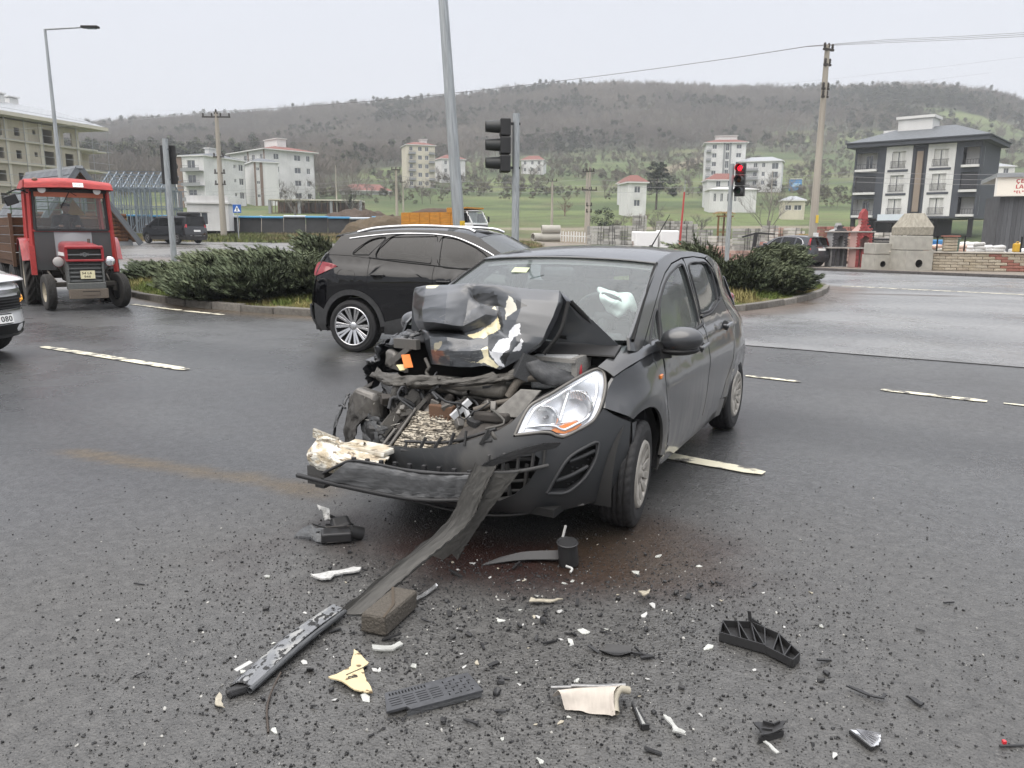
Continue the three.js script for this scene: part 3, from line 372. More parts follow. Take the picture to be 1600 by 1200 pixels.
{ // timber A-frame house
const t = thing('timber_cabin', 'brown timber A-frame cabin with dark tiled steep roof behind the tractor', 'cabin', [-27.6, 0.9, -50.4], THREE.MathUtils.degToRad(-41.3));
// local x runs along the ridge towards the gable end, z towards the road
const slope = (s) => { const g = []; for (let r = 0; r < 9; r++) for (let c = 0; c < 16; c++) g.push(rb(0.52, 0.06, 0.5, 0.01, 0, 0, 0)); return g; };
const ang = Math.atan2(4.4, 3.1), Ls = 5.3;
for (const s of [1, -1]) { part('roof_board', bx(9.4, 0.14, Ls, -4.5, 2.25, s * 1.62, s * ang), BM.timber, t); const tiles = sub('roof_slope', t), tg = rb(0.70, 0.05, 0.60, 0.015); for (let r = 0; r < 9; r++) for (let c = 0; c < 13; c++) { const tl = part('roof_tile', tg, c * 3 + r & 1 ? BM.slate : mat.slate2 || (mat.slate2 = grime(M([0.125, 0.135, 0.15], 0.6, 0.1), 1)), tiles); const k = (r + 0.5) / 9; tl.position.set(-8.85 + c * 0.725, 4.62 - 4.5 * k + 0.10, s * (0.05 + 3.15 * k) + s * 0.1); tl.rotation.x = s * (ang - 0.05); } }
part('ridge_cap', bx(9.5, 0.16, 0.4, -4.5, 4.72, 0), BM.zinc, t);
part('gable_wall', tr(prism([[-2.9, 0.2], [2.9, 0.2], [0.05, 4.3], [-0.05, 4.3]], 0.15), -0.6, 0, 0, 0, Math.PI / 2), BM.timber, t);
part('barge_board', [bar([0.15, 4.75, 0], [0.15, -0.1, 3.45], 0.12, 0.34), bar([0.15, 4.75, 0], [0.15, -0.1, -3.45], 0.12, 0.34)], BM.slate, t);
for (let i = 0; i < 7; i++) part('wall_log', tr(new THREE.CylinderGeometry(0.14, 0.14, 5.6, 8), -0.35, 0.2 + i * 0.26, 0, Math.PI / 2), M([0.33, 0.19, 0.09], 0.8, 0, { map: woodTex }), t);
windowIn(t, -0.5, 1.9, 0.5, 3.1, { ry: Math.PI / 2, px: -0.28, pz: 0, mull: 1, mats: BM.timber });
part('plinth', bx(9, 0.6, 6.2, -4.8, -0.1, 0), BM.grey, t);
}
{ // light-gauge steel house frame
const t = thing('steel_house_frame', 'blue-grey galvanised steel house frame without walls', 'building frame', [-34.4, 1.5, -66], THREE.MathUtils.degToRad(10));
const st = grime(M([0.30, 0.35, 0.40], 0.4, 0.4), 1), w = [], r = [], W = 5.2, D = 5.0, H = 3.7, s = 0.075; let q;
for (let x = 0; x <= W + 0.01; x += 0.42) { w.push(bx(s, H, s, x, H / 2, 0), bx(s, H, s, x, H / 2, -D)); } for (let z = 0; z <= D; z += 0.6) w.push(bx(s, H, s, 0, H / 2, -z), bx(s, H, s, W, H / 2, -z), bx(s, H, s, W * 0.5, H / 2, -z));
for (const y of [0.05, 2.1, 2.25, H]) for (const z of [0, -D]) w.push(bx(W, s, s, W / 2, y, z)); for (const y of [0.05, 2.1, H]) for (const x of [0, W]) w.push(bx(s, s, D, x, y, -D / 2));
for (let x = 0; x < W - 1; x += 2.1) w.push(bar([x, 0.1, 0.05], [x + 1.3, 2.1, 0.05], 0.05, 0.05), bar([x + 1.8, 2.2, 0.05], [x, H, 0.05], 0.05, 0.05));
part('wall_stud', w, st, t);
for (let x = 0; x <= W + 0.01; x += 0.6) { r.push(bar([x, H, 0.5], [x, H + 1.5, -D / 2], s, s), bar([x, H, -D - 0.5], [x, H + 1.5, -D / 2], s, s), bx(s, s, D, x, H + 0.03, -D / 2)); for (let k = 0.15; k < 0.9; k += 0.25) r.push(bar([x, H, -D / 2 * k], [x, H + 1.4 * k + 0.08, -D / 2 * (k + 0.1)], 0.05, 0.05), bar([x, H, -D + D / 2 * k], [x, H + 1.4 * k, -D + D / 2 * k], 0.05, 0.05)); }
for (let k = 0; k <= 1; k += 0.2) r.push(bx(W + 0.6, 0.06, 0.06, W / 2, H + 1.5 * k + 0.06, 0.5 - (D / 2 + 0.5) * k), bx(W + 0.6, 0.06, 0.06, W / 2, H + 1.5 * k + 0.06, -D - 0.5 + (D / 2 + 0.5) * k));
part('roof_truss', r, st, t); part('floor_plate', bx(W + 0.4, 0.2, D + 0.4, W / 2, -0.2, -D / 2), BM.grey, t);
const t2 = thing('white_cabin', 'small white site cabin with dark window beside the steel house frame', 'cabin', [-28.2, 1.75, -68], 0.2);
part('wall', wallHoles(0, 0, 3.4, 3.0, [[0.5, 0.5, 1.7, 1.6]]), BM.white, t2); part('side_wall', [bx(0.2, 2.3, 3, 0.1, 1.15, -1.75), bx(0.2, 2.3, 3, 3.3, 1.15, -1.75)], BM.white, t2); part('roof', bx(3.7, 0.15, 3.5, 1.7, 2.38, -1.6), BM.white, t2); windowIn(t2, 0.5, 0.5, 1.7, 1.6);
}
function slabBlock({ name = 'apartment_building', label, pos, turn, w, d, floors, fh = 2.9, base = 0, mats = BM.white, wins, sideWins = [], roof = BM.tile, roofH = 0.9, over = 0.4, band, balc = [], penthouse, side = 1, group }) {
const t = thing(name, label, 'building', pos, THREE.MathUtils.degToRad(turn), group), H = base + floors * fh, hole = [], sh = [];
for (let f = 0; f < floors; f++) { const b = base + f * fh; for (const [a, c, lo = 0.9, hi = 2.3] of wins) hole.push([a, b + lo, c, b + hi]); for (const [a, c, lo = 0.9, hi = 2.3] of sideWins) sh.push([a, b + lo, c, b + hi]); }
part('wall', wallHoles(0, -4, w, H, hole), mats, t);
const s = part('side_wall', wallHoles(0, -4, d - 0.25, H, sh), mats, t); s.rotation.y = Math.PI / 2 * side; if (side > 0) s.position.set(w, 0, -0.25), s.position.z = -0.25; else s.position.set(0, 0, -d);
// side wall local x runs into depth on the left flank, towards the viewer's far side on the right flank
if (side > 0) s.position.set(w, 0, -0.25);
part('back_wall', [bx(w, H + 4, 0.25, w / 2, H / 2 - 2, -d + 0.12), bx(0.25, H + 4, d - 0.5, side > 0 ? 0.13 : w - 0.13, H / 2 - 2, -d / 2)], mats, t);
part('floor_slab', Array.from({ length: floors }, (_, f) => bx(w - 0.52, 0.15, d - 0.52, w / 2, base + f * fh, -d / 2)), BM.grey, t);
for (const [a, b, c, e] of hole) windowIn(t, a, b, c, e);
for (const [a, b, c, e] of sh) { const g = windowIn(s, a, b, c, e); }
if (band) for (const [x0, x1, m] of band) part('facade_band', bx(x1 - x0, H, 0.12, (x0 + x1) / 2, H / 2, 0.06), m, t);
for (const [x0, x1, dep] of balc) for (let f = 0; f < floors; f++) { const b = base + f * fh, g = part('balcony', [bx(x1 - x0, 0.16, dep, (x0 + x1) / 2, b - 0.05, dep / 2), bx(x1 - x0, 0.5, 0.08, (x0 + x1) / 2, b + 0.28, dep - 0.04)], mats === BM.charcoal ? BM.charcoal : BM.grey, t); part('railing', railing(x0, x1, b + 0.5, 0.5, dep - 0.04, 0.5), BM.rail, g); }
const r = part('roof', hipRoof(-over, -d - over, w + over, over, H + 0.2, roofH, Math.min(w, d) * 0.42, d * 0.45), roof, t); part('eave', bx(w + 2 * over, 0.22, d + 2 * over, w / 2, H + 0.08, -d / 2), BM.white, t);
if (penthouse) { const [x, wz, pw, ph] = penthouse; part('chimney', [bx(pw, ph, 2.4, x, H + roofH * 0.5 + ph / 2, -d / 2 + wz), bx(pw + 0.5, 0.2, 2.9, x, H + roofH * 0.5 + ph + 0.1, -d / 2 + wz)], BM.white, r); }
return t;
}
slabBlock({ label: 'white and brown apartment block with stacked balconies and blank white flank', pos: [-70.5, 5.2, -165.4], turn: -18.9, w: 7.4, d: 13, floors: 4, fh: 2.95, wins: [[3.2, 5.2, 0.2, 2.2]], sideWins: [[9, 9.8, 1.2, 2], [10.7, 12.2, 0.8, 2.2]], band: [[0.4, 1.9, BM.brown]], balc: [[2.6, 7.3, 1.4]], roof: BM.slate, penthouse: [4, 0, 1.2, 1.6] });
slabBlock({ label: 'plain white block with a brown stair strip, second from the white balcony block', pos: [-57.6, 5.4, -176], turn: 30, w: 5.4, d: 10, floors: 4, fh: 2.9, wins: [[0.6, 1.3, 1.1, 1.8]], band: [[2, 5, BM.white], [0.1, 0.5, BM.brown], [1.35, 1.95, BM.brown]], roof: BM.slate, roofH: 1 });
slabBlock({ label: 'white apartment building with dark brown stripes and a red roof with penthouse', pos: [-74.7, 6.3, -210], turn: -45.9, w: 19.5, d: 13.5, floors: 5, fh: 3.1, wins: [[8, 9.6], [12.4, 14, 0.2, 2.2], [16.8, 18.2, 0.2, 2.2]], sideWins: [[2, 3.4], [7.6, 9.4], [11, 12]], band: [[10.2, 10.7, BM.brown], [18.8, 19.4, BM.brown]], balc: [[11, 16, 1.4]], roof: BM.tile, roofH: 1.3, over: 0.9, penthouse: [12, 0, 7, 2.6] });
{ // unfinished storey with props in front of the white blocks
const t = thing('concrete_deck', 'raw concrete deck on timber props with poles at the white blocks', 'building site', [-46.5, 4.4, -148], 0.05), p = [];
part('slab', bx(20, 0.35, 8, 10, 0.4, -4), BM.rawSlab, t); part('upper_slab', bx(17, 0.25, 7, 9, 3.4, -4), BM.rawSlab, t);
for (let x = 1; x < 18; x += 1.15) for (const z of [-0.6, -3, -6]) p.push(rod([x, 0.5, z], [x + rr(-0.2, 0.2), 3.35, z], 0.06, 0.06, 5)); part('prop', p, BM.timber, t);
part('column', [0.5, 6, 12, 17.5].map((x) => bx(0.5, 3, 0.5, x, 1.9, -1)), BM.grey, t); part('wall', bx(17, 2.6, 0.2, 9, 1.9, -7), BM.brown, t);
}
slabBlock({ name: 'house', label: 'low pale house with faded red roof on the slope right of the white blocks', pos: [-50, 9.6, -230], turn: 12, w: 14, d: 9, floors: 1, fh: 4.2, wins: [[0.8, 2, 0.8, 3], [2.4, 3.6, 0.8, 3], [4, 5.2, 0.8, 3], [10, 11.4]], roof: BM.tile, roofH: 2, over: 0.8 });
const SP = (px, d) => (px - 800) / 1200 * (d * 0.983 + 0.2);
function hillBlock(o) { const x = SP(o.px, o.dist), y = G(x, -o.dist); return slabBlock({ ...o, pos: [x, y + (o.lift || 0), -o.dist] }); }
hillBlock({ label: 'cream five-storey block standing alone on the hillside left of the leaning lamp post', px: 636, dist: 262, turn: 18, w: 9.6, d: 9, floors: 5, fh: 2.75, mats: BM.cream, wins: [[1, 2.1], [3.9, 5.2], [6.2, 7.4]], sideWins: [[1.5, 2.6], [5, 6]], balc: [[0.6, 3, 1], [7.4, 9.3, 1]], roof: BM.tile, roofH: 1.2, penthouse: [6.5, 0, 2.2, 1.6] });
hillBlock({ name: 'house', label: 'white hillside house with brown shutters directly behind the leaning lamp post', px: 690, dist: 285, turn: 25, w: 9, d: 8, floors: 3, fh: 2.8, wins: [[1, 2], [3.4, 4.4], [6, 7]], roof: BM.tile, roofH: 1.6 });
hillBlock({ name: 'house', label: 'long white house with red roof right of the nearest traffic light', px: 812, dist: 320, turn: -12, w: 9, d: 7, floors: 2, fh: 2.6, wins: [[1, 2], [4, 5], [6.6, 7.6]], roof: BM.tile, roofH: 1.8 });
hillBlock({ name: 'house', label: 'tall narrow white house with red roof left of the pine', px: 977, dist: 150, turn: 8, lift: 1.2, w: 3.6, d: 6, floors: 2, fh: 2.5, wins: [[1.2, 2.4, 0.7, 1.9]], roof: BM.tile, roofH: 1.4, over: 0.4 });
hillBlock({ name: 'house', label: 'low house under a wide red roof above the tall white house', px: 968, dist: 190, turn: 4, lift: 3.5, w: 4.4, d: 6, floors: 1, fh: 2, wins: [[1, 2, 0.6, 1.5]], roof: BM.tile, roofH: 1.3 });
hillBlock({ label: 'tall white hillside apartment block with a red flat-pitched roof', px: 1094, dist: 262, turn: -10, lift: 1, w: 12.6, d: 11, floors: 5, fh: 2.75, wins: [[2, 3.4], [6.2, 7.4, 0.3, 2.6], [9.6, 11.2]], balc: [[0.1, 1.6, 1.2]], band: [[5.5, 6.1, BM.grey], [7.5, 8, BM.grey]], roof: BM.tile, roofH: 1.4, over: 0.8, penthouse: [6.5, 1, 7, 1.8] });
hillBlock({ name: 'house', label: 'white three-storey house with grey balconies beside the tall hillside block', px: 1146, dist: 256, turn: -22, lift: 1, w: 13, d: 9, floors: 3, fh: 2.7, wins: [[1, 2.2], [4.4, 5.6], [7, 8], [10, 12, 0.3, 2.2]], balc: [[1, 6, 1.2]], roof: BM.zinc, roofH: 1.5, over: 0.5 });
hillBlock({ name: 'house', label: 'long low white building with dark doorways under the red traffic light', px: 1103, dist: 165, turn: -4, lift: 2, w: 9.6, d: 6, floors: 1, fh: 2.6, wins: [[0.8, 1.4, 0.2, 1.9], [2.2, 2.8, 0.2, 1.9], [3.6, 4.2, 0.2, 1.9], [5, 5.6, 0.2, 1.9]], roof: BM.white, roofH: 0.4, over: 0.3 });
hillBlock({ name: 'house', label: 'white house with blue-tinted wall and red roof behind the long low building', px: 1098, dist: 180, turn: -5, lift: 3.9, w: 7.5, d: 6, floors: 1, fh: 2.3, wins: [[2, 3], [4.6, 5.6]], roof: BM.tile, roofH: 1.5 });
hillBlock({ name: 'shed', label: 'small open field shed with pale roof left of the big concrete pole', px: 1216, dist: 140, turn: -12, lift: 1, w: 3.8, d: 4, floors: 1, fh: 2.2, mats: BM.cream, wins: [[0.5, 1.6, 0.6, 1.5], [2, 3.3, 0.6, 1.5]], roof: BM.zinc, roofH: 0.7, over: 0.25 });
hillBlock({ name: 'house', label: 'white hill house partly hidden by the dark blue apartment building', px: 1506, dist: 240, turn: -14, lift: 2, w: 11, d: 9, floors: 2, fh: 2.7, wins: [[1, 2.2], [4.6, 5.8], [8, 9.4]], balc: [[0.4, 4, 1]], roof: BM.zinc, roofH: 1.2 });
{ const x = SP(1234, 250), t = thing('water_tank', 'bright blue tank kiosk on the slope left of the concrete pole', 'tank', [x, G(x, -250), -250], -0.2); part('body', [rb(3.4, 3.4, 3.4, 0.2, 0, 2.2, 0)], M([0.05, 0.25, 0.55], 0.5), t); part('roof', bx(3.8, 0.2, 3.8, 0, 4, 0), BM.white, t); part('panel', bx(2.4, 1.0, 0.06, 0, 2.2, 1.74), M([0.35, 0.55, 0.75], 0.5), t); }
{ // dark blue apartment building on the right
const t = thing('blue_apartment_building', 'dark blue-grey apartment building with white window panels and tan centre strip', 'building', [46.26, 2.3, -108], THREE.MathUtils.degToRad(-41.9));
const holes = [], b0 = 1.85, fh = 3.0, wx = [[4.75, 6.4], [9.75, 11.4]];
for (let f = 0; f < 3; f++) { const b = b0 + f * fh; for (const [a, c] of wx) holes.push([a, b + 0.35, c, b + 2.45]); holes.push([0.25, b + 0.4, 2.9, b + 2.5], [13.0, b + 0.4, 14.85, b + 2.5]); }
part('wall', wallHoles(0, 1.75, 15, 11, holes, 0.3), BM.charcoal, t);
part('white_panel', [[4.0, 7.2], [9.0, 12.2]].map(([a, c]) => wallHoles(a, 2.0, c, 10.95, holes.filter((h) => h[0] > a && h[2] < c), 0.1).translate(0, 0, 0.105)), BM.white, t);
part('spandrel', [0, 1, 2].flatMap((f) => wx.map(([a, c]) => bx(2.5, 0.28, 0.05, (a + c) / 2, b0 + f * fh + 0.02, 0.135))), BM.charcoal, t);
part('centre_strip', [bx(0.75, 7.6, 0.1, 8.1, 6.4, 0.05)], plaster([0.32, 0.26, 0.21]), t); part('strip_frame', [bx(0.12, 8.2, 0.14, 7.62, 6.4, 0.07), bx(0.12, 8.2, 0.14, 8.58, 6.4, 0.07), bx(1.08, 0.12, 0.14, 8.1, 10.56, 0.07), bx(1.08, 0.12, 0.14, 8.1, 2.24, 0.07)], M([0.03, 0.03, 0.035], 0.8), t);
for (let f = 0; f < 3; f++) for (const [a, c] of wx) { const w = windowIn(t, a, b0 + f * fh + 0.35, c, b0 + f * fh + 2.45, { curtain: true, mull: 2 }); part('railing', railing(-0.95, 0.95, -1.05, 0.85, 0.32, 0.16), BM.rail, w); }
for (let f = 0; f < 3; f++) { const b = b0 + f * fh; part('balcony_front', [bx(2.75, 0.3, 0.5, 1.6, b + 0.22, 0.2), bx(1.95, 0.3, 0.5, 13.95, b + 0.22, 0.2)], BM.white, t); part('balcony_wall', [bx(2.7, 2.4, 0.1, 1.6, b + 1.5, -1.8), bx(2.0, 2.4, 0.1, 14, b + 1.5, -1.8)], f === 1 ? BM.charcoal : BM.white, t); part('balcony_rail', [...railing(0.3, 2.9, b + 0.4, 0.6, 0.3, 0.3), ...railing(13.05, 14.85, b + 0.4, 0.6, 0.3, 0.3)], BM.rail, t); const dw = windowIn(t, 0.9, b + 0.5, 1.9, b + 2.4, { deep: 1.7 }); if (f === 1) part('shutter', [bx(2.6, 2.0, 0.04, 1.58, b + 1.5, -0.25), bx(1.8, 2.0, 0.04, 13.95, b + 1.5, -0.25)], M([0.035, 0.037, 0.043], 0.6), t); }
part('floor_slab', [0, 1, 2, 3].map((f) => bx(14.9, 0.25, 10.5, 7.5, b0 + f * fh - 0.02, -5.4)), BM.grey, t);
const sw = part('side_wall', wallHoles(0, 1.75, 10.6, 11, [0, 1, 2].flatMap((f) => [[1.2, b0 + f * fh + 0.4, 3.4, b0 + f * fh + 2.3], [6, b0 + f * fh + 0.8, 7.4, b0 + f * fh + 2.2]])), BM.white, t); sw.rotation.y = -Math.PI / 2; sw.position.set(0, 0, -10.7); for (let f = 0; f < 3; f++) { windowIn(sw, 1.2, b0 + f * fh + 0.4, 3.4, b0 + f * fh + 2.3); windowIn(sw, 6, b0 + f * fh + 0.8, 7.4, b0 + f * fh + 2.2); part('side_balcony', [bx(1.4, 0.2, 3, -0.7, b0 + f * fh + 0.2, -8.3), bx(0.1, 0.8, 3, -1.35, b0 + f * fh + 0.6, -8.3)], BM.charcoal, t); }
part('back_wall', [bx(15, 9.3, 0.3, 7.5, 6.4, -10.7), bx(0.3, 9.3, 10, 14.85, 6.4, -5.6)], BM.charcoal, t);
part('ground_floor', [bx(9, 2.4, 8, 6, 0.6, -5.5), ...[0.3, 5, 10, 14.6].map((x) => bx(0.5, 2.4, 0.5, x, 0.6, -0.4))], BM.dark, t); for (const x of [7.2, 9.0]) windowIn(t, x, 0.1, x + 1.1, 1.4, { deep: 1.4, pane: M([0.35, 0.38, 0.12], 0.4) });
part('eave', [bx(16.8, 0.5, 12.6, 7.5, 11.3, -5.3), bx(17.1, 0.14, 12.9, 7.5, 11.62, -5.3)], BM.charcoal, t);
const rf = part('roof', hipRoof(-1, -11.6, 16, 1.0, 11.7, 2.0, 5.2, 5.5), BM.slate, t); 
part('penthouse', [bx(4.2, 2.6, 3.4, 6.2, 13.5, -5.0), bx(4.7, 0.35, 3.9, 6.2, 14.9, -5.0), bx(2.2, 1.3, 2, 3.2, 12.9, -5)], BM.white, rf);
part('shop_sign', [bx(4.2, 0.8, 0.1, 5.8, 1.9, 0.42)], M([0.62, 0.68, 0.74], 0.5), t);
}
{ // restaurant at the right edge
const t = thing('roadside_restaurant', 'grey boarded restaurant with a white fascia lettered in red', 'restaurant', [29.6, 0.9, -48], -0.42), bd = [0.10, 0.12, 0.14].map((k) => grime(M([k, k * 1.05, k * 1.14], 0.75), 1));
const bg = rb(0.235, 3.6, 0.05, 0.01); for (let i = 0; i < 34; i++) { const x = 0.12 + i * 0.24; if (x > 2.1 && x < 3.2) continue; const b = part('wall_board', bg, bd[i % 3], t); b.position.set(x, 1.5, 0); }
part('wall', [bx(8, 3.6, 0.2, 4, 1.5, -0.2), bx(0.2, 3.6, 6, 0.1, 1.5, -3.2)], bd[0], t); const w = windowIn(t, 2.15, 0.2, 3.15, 2.9, { deep: 0.05, mull: 1, mats: bd[2] }); part('lamp_bar', [rod([1.9, 3.0, 0.1], [3.4, 3.0, 0.1], 0.05)], mat.black, t);
const sg = canvasTex(1024, 256, (c, W, H) => { c.fillStyle = '#ece6da'; c.fillRect(0, 0, W, H); c.fillStyle = '#b3202a'; c.font = 'bold 74px sans-serif'; c.fillText("ÇEL ABİ'U ABİ", 190, 84); c.fillText('LA ABİ', 190, 160); c.font = 'bold 52px sans-serif'; c.fillText('*EL*ABİL*ELO', 175, 224); });
part('fascia', tr(new THREE.BoxGeometry(8.6, 1.15, 0.2), 3.9, 3.75, 0.35), M([0.76, 0.74, 0.69], 0.6), t); part('fascia_lettering', tr(new THREE.PlaneGeometry(5, 1.1), 2.2, 3.75, 0.456), M([1, 1, 1], 0.6, 0, { map: sg }), t); part('roof', [bx(8.6, 0.25, 7, 3.9, 4.4, -2.9)], BM.zinc, t);
}

// -- woods, hedges and single trees on the hill
{
const tw = (s, o) => branchGeo(s, 11, { levels: 3, twigs: 4, r: 0.016, minR: 0.05, sides: 3, spread: 0.85, ...o });
const bare = [tw(11, {}), tw(12, { up: 0.4 }), tw(13, { spread: 1.0 })], green = [cloudGeo(4, 420, 3.4, 4.2, 3.4, 0.7).translate(0, 5.2, 0), cloudGeo(6, 420, 2.8, 5.4, 2.8, 0.7).translate(0, 5.6, 0)];
const B = [[], [], []], Gn = [[], []], S = [];
for (let i = 0; i < 60000; i++) {
const d = Math.sqrt(rr(190 * 190, 800 * 800)), az = THREE.MathUtils.degToRad(rr(-43, 43)), x = Math.sin(az) * d, z = -Math.cos(az) * d, w = woods(x, z), y = G(x, z);
const evergreen = fbm(x / 45, z / 45, 3, 0, 300) + 0.12 * ss(10, 25, azOf(x, z));
if (rnd() < w * 0.42) { const s = rr(0.65, 1.15); if (evergreen + rr(-0.15, 0.15) > 0.66) Gn[i % 2].push([x, y - 0.4, z, s, rr(0, 6.28), 0, 0, rr(0.8, 1.15)]); else B[i % 3].push([x, y - 0.4, z, s, rr(0, 6.28)]); }
else if (w < 0.4 && d < 460) { const hd = fbm(x / 22 + 7, z / 13, 3, 0, 222); if (hd > 0.52 && rnd() < 0.6) { if (i % 3) S.push([x, y - 0.2, z, rr(0.12, 0.42), rr(0, 6.28)]); else B[i % 2].push([x, y - 0.1, z, rr(0.22, 0.6), rr(0, 6.28)]); } }
}
const bareM = M([1, 1, 1], 0.95), greenM = M([1, 1, 1], 0.95, 0, { side: THREE.DoubleSide });
const bareCol = (p, i) => { const k = fbm(p[0] / 40, p[2] / 40, 3, 0, 401) + rr(-0.15, 0.15); return mix3([0.09, 0.082, 0.07], [0.235, 0.205, 0.17], clamp(k, 0, 1)); };
B.forEach((l, i) => { scatter('bare_woods', bare[i], bareM, l, 'leafless grey-brown woodland covering the long ridge', scene, bareCol).userData.category = 'woodland'; });
Gn.forEach((l, i) => { scatter('evergreen_woods', green[i], greenM, l, 'scattered dark evergreen crowns among the bare ridge woodland', scene, (p) => mix3([0.035, 0.05, 0.025], [0.085, 0.095, 0.05], rr(0, 1))).userData.category = 'woodland'; });
scatter('hedgerow_scrub', green[0], greenM, S, 'olive scrub and hedges dotted over the green fields', scene, (p) => mix3([0.06, 0.07, 0.035], [0.17, 0.145, 0.10], rr(0, 1))).userData.category = 'scrub';
const tree = (label, px, d, h, seed, o = {}, mt = bark, cat = 'tree', name = 'bare_tree') => { const x = SP(px, d), t = thing(name, label, cat, [x, G(x, -d), -d]); const g = branchGeo(seed, h, { levels: 4, twigs: 3, r: 0.022, minR: 0.014, sides: 5, ...o }); part('trunk', rod([0, -0.3, 0], [0.05, h * 0.4, 0], h * 0.024, h * 0.016, 8), mt, t); part('crown', g, mt, t); return t; };
const greyBark = M([0.16, 0.15, 0.135], 0.95), redTwig = M([0.17, 0.12, 0.09], 0.95);
tree('bare tree with fanning twigs in front of the red-roofed apartment building', 462, 118, 6.2, 21, {}, greyBark);
{ const t = tree('stout ivy-clad bare tree left of the cream block', 551, 130, 7.5, 22, { spread: 0.7 }, greyBark); part('ivy', cloudGeo(44, 500, 0.7, 2.4, 0.7, 0.22).translate(0, 2.5, 0), leafMat([0.05, 0.06, 0.035]), t); }
tree('slender bare tree behind the black pickup side of the yard', 1197, 78, 6.4, 23, { spread: 0.6 }, greyBark);
for (const [px, d, h, s, lb] of [[965, 92, 4.6, 24, 'reddish leafless thicket tree just right of the evergreen bush'], [992, 98, 5, 25, 'tall thin bare tree in front of the narrow white house'], [1022, 100, 4.8, 26, 'leafless brown tree below the pine'], [1056, 95, 4.6, 27, 'bare brown bush behind the thin red pole'], [1092, 105, 4.2, 28, 'bare bush left of the red traffic light pole'], [880, 150, 5, 29, 'small bare tree in the green field left of the twin poles'], [560, 112, 4.5, 30, 'low bare bush right of the soil heap']]) tree(lb, px, d, h, s, { spread: 0.95, trunkFrac: 0.22 }, s % 2 ? redTwig : greyBark);
{ const x = SP(1021, 175), t = thing('pine_tree', 'big dark pine standing alone on the slope right of the narrow white house', 'tree', [x, G(x, -175), -175]); part('trunk', rod([0, -0.5, 0], [0.1, 8.5, 0], 0.28, 0.12, 8), bark, t); const c = []; for (const [cx, yy, cz, r] of [[0, 9.3, 0, 2.0], [-1.2, 7.6, 0.5, 2.5], [1.5, 7.2, 0, 2.4], [0, 6.2, 1, 3.1], [-2.2, 5.0, 0, 2.4], [2.3, 4.8, 0.4, 2.6], [0, 4.2, 0, 2.4], [3.2, 3.6, 0, 1.5]]) c.push(cloudGeo(Math.round(yy * 10 + cx * 3 + 50), 620, r, r * 0.72, r, 0.34).translate(cx, yy, cz)); part('crown', c, leafMat([0.035, 0.05, 0.03], 0.1), t); }
{ const x = SP(934, 96), t = thing('evergreen_bush', 'dark rounded evergreen beside the twin concrete poles', 'bush', [x, G(x, -96), -96]); part('stems', branchGeo(50, 3, { levels: 2 }), bark, t); part('crown', [cloudGeo(51, 1300, 1.9, 2.0, 1.8, 0.2).translate(0.3, 1.9, 0), cloudGeo(52, 600, 1.3, 1.1, 1.3, 0.2).translate(1.2, 1.1, 0.5)], leafMat([0.038, 0.052, 0.03], 0.1), t); }
// earth heaps
const heap = (label, px, d, w, h, dp, col, seed) => { const x = SP(px, d), g = new THREE.SphereGeometry(1, 48, 20, 0, Math.PI * 2, 0, Math.PI / 2).scale(w / 2, h, dp / 2); jitterGeo(g, h * 0.22, 1.1, seed); jitterGeo(g, 0.12, 4, seed + 4); const m = solo('soil_heap', boxUV(g), grime(M(col, 0.98, 0, { bumpMap: fineBump, bumpScale: 0.05 }), 0.5), label, 'soil heap'); m.position.set(x, G(x, -d) - 0.15, -d); };
heap('long brown soil heap behind the end of the dark hoarding', 560, 108, 13, 2.5, 9, [0.105, 0.075, 0.055], 71);
heap('nearer brown soil heap touching the rear roof of the black crossover', 610, 66, 9, 2.0, 7, [0.14, 0.105, 0.065], 72);
heap('pale stone and sand heap behind the hoarding', 420, 84, 9, 1.7, 6, [0.42, 0.37, 0.31], 73);
heap('dark earth mound left of the loaded dump truck', 655, 78, 7, 1.2, 5, [0.10, 0.07, 0.05], 74);
}
// bushes on the island
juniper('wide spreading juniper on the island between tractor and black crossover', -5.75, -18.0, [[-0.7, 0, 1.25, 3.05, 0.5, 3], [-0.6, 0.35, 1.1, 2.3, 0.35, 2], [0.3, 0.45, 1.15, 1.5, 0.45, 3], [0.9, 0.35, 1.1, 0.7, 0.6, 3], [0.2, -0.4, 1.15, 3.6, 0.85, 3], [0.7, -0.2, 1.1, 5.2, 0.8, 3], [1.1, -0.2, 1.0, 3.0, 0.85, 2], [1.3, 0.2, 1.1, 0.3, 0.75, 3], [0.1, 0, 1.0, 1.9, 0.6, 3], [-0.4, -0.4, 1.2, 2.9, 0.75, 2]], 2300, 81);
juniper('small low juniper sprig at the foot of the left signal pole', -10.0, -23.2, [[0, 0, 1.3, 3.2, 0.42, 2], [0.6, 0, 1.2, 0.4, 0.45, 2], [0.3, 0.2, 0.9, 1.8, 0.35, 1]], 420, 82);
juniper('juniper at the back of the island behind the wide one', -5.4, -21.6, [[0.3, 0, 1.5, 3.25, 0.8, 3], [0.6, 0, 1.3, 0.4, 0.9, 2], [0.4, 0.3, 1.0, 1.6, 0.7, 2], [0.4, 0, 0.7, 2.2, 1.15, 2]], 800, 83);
juniper('layered juniper on the island right of the crashed car', 5.75, -20.8, [[0.1, 0.2, 1.6, 0.25, 0.45, 3], [0, -0.2, 1.7, 0.1, 1.05, 2], [-0.3, 0.1, 1.0, 2.7, 1.0, 3], [0.1, 0.3, 1.1, 1.4, 0.4, 2], [0.4, 0.1, 1.5, 0.55, 0.35, 2], [-0.3, -0.3, 0.9, 4.0, 1.0, 2], [-0.3, 0.3, 0.9, 2.0, 0.6, 2], [0.1, -0.2, 1.9, -0.1, 0.7, 2], [0, 0, 1.2, 0.9, 0.75, 2]], 1250, 84);

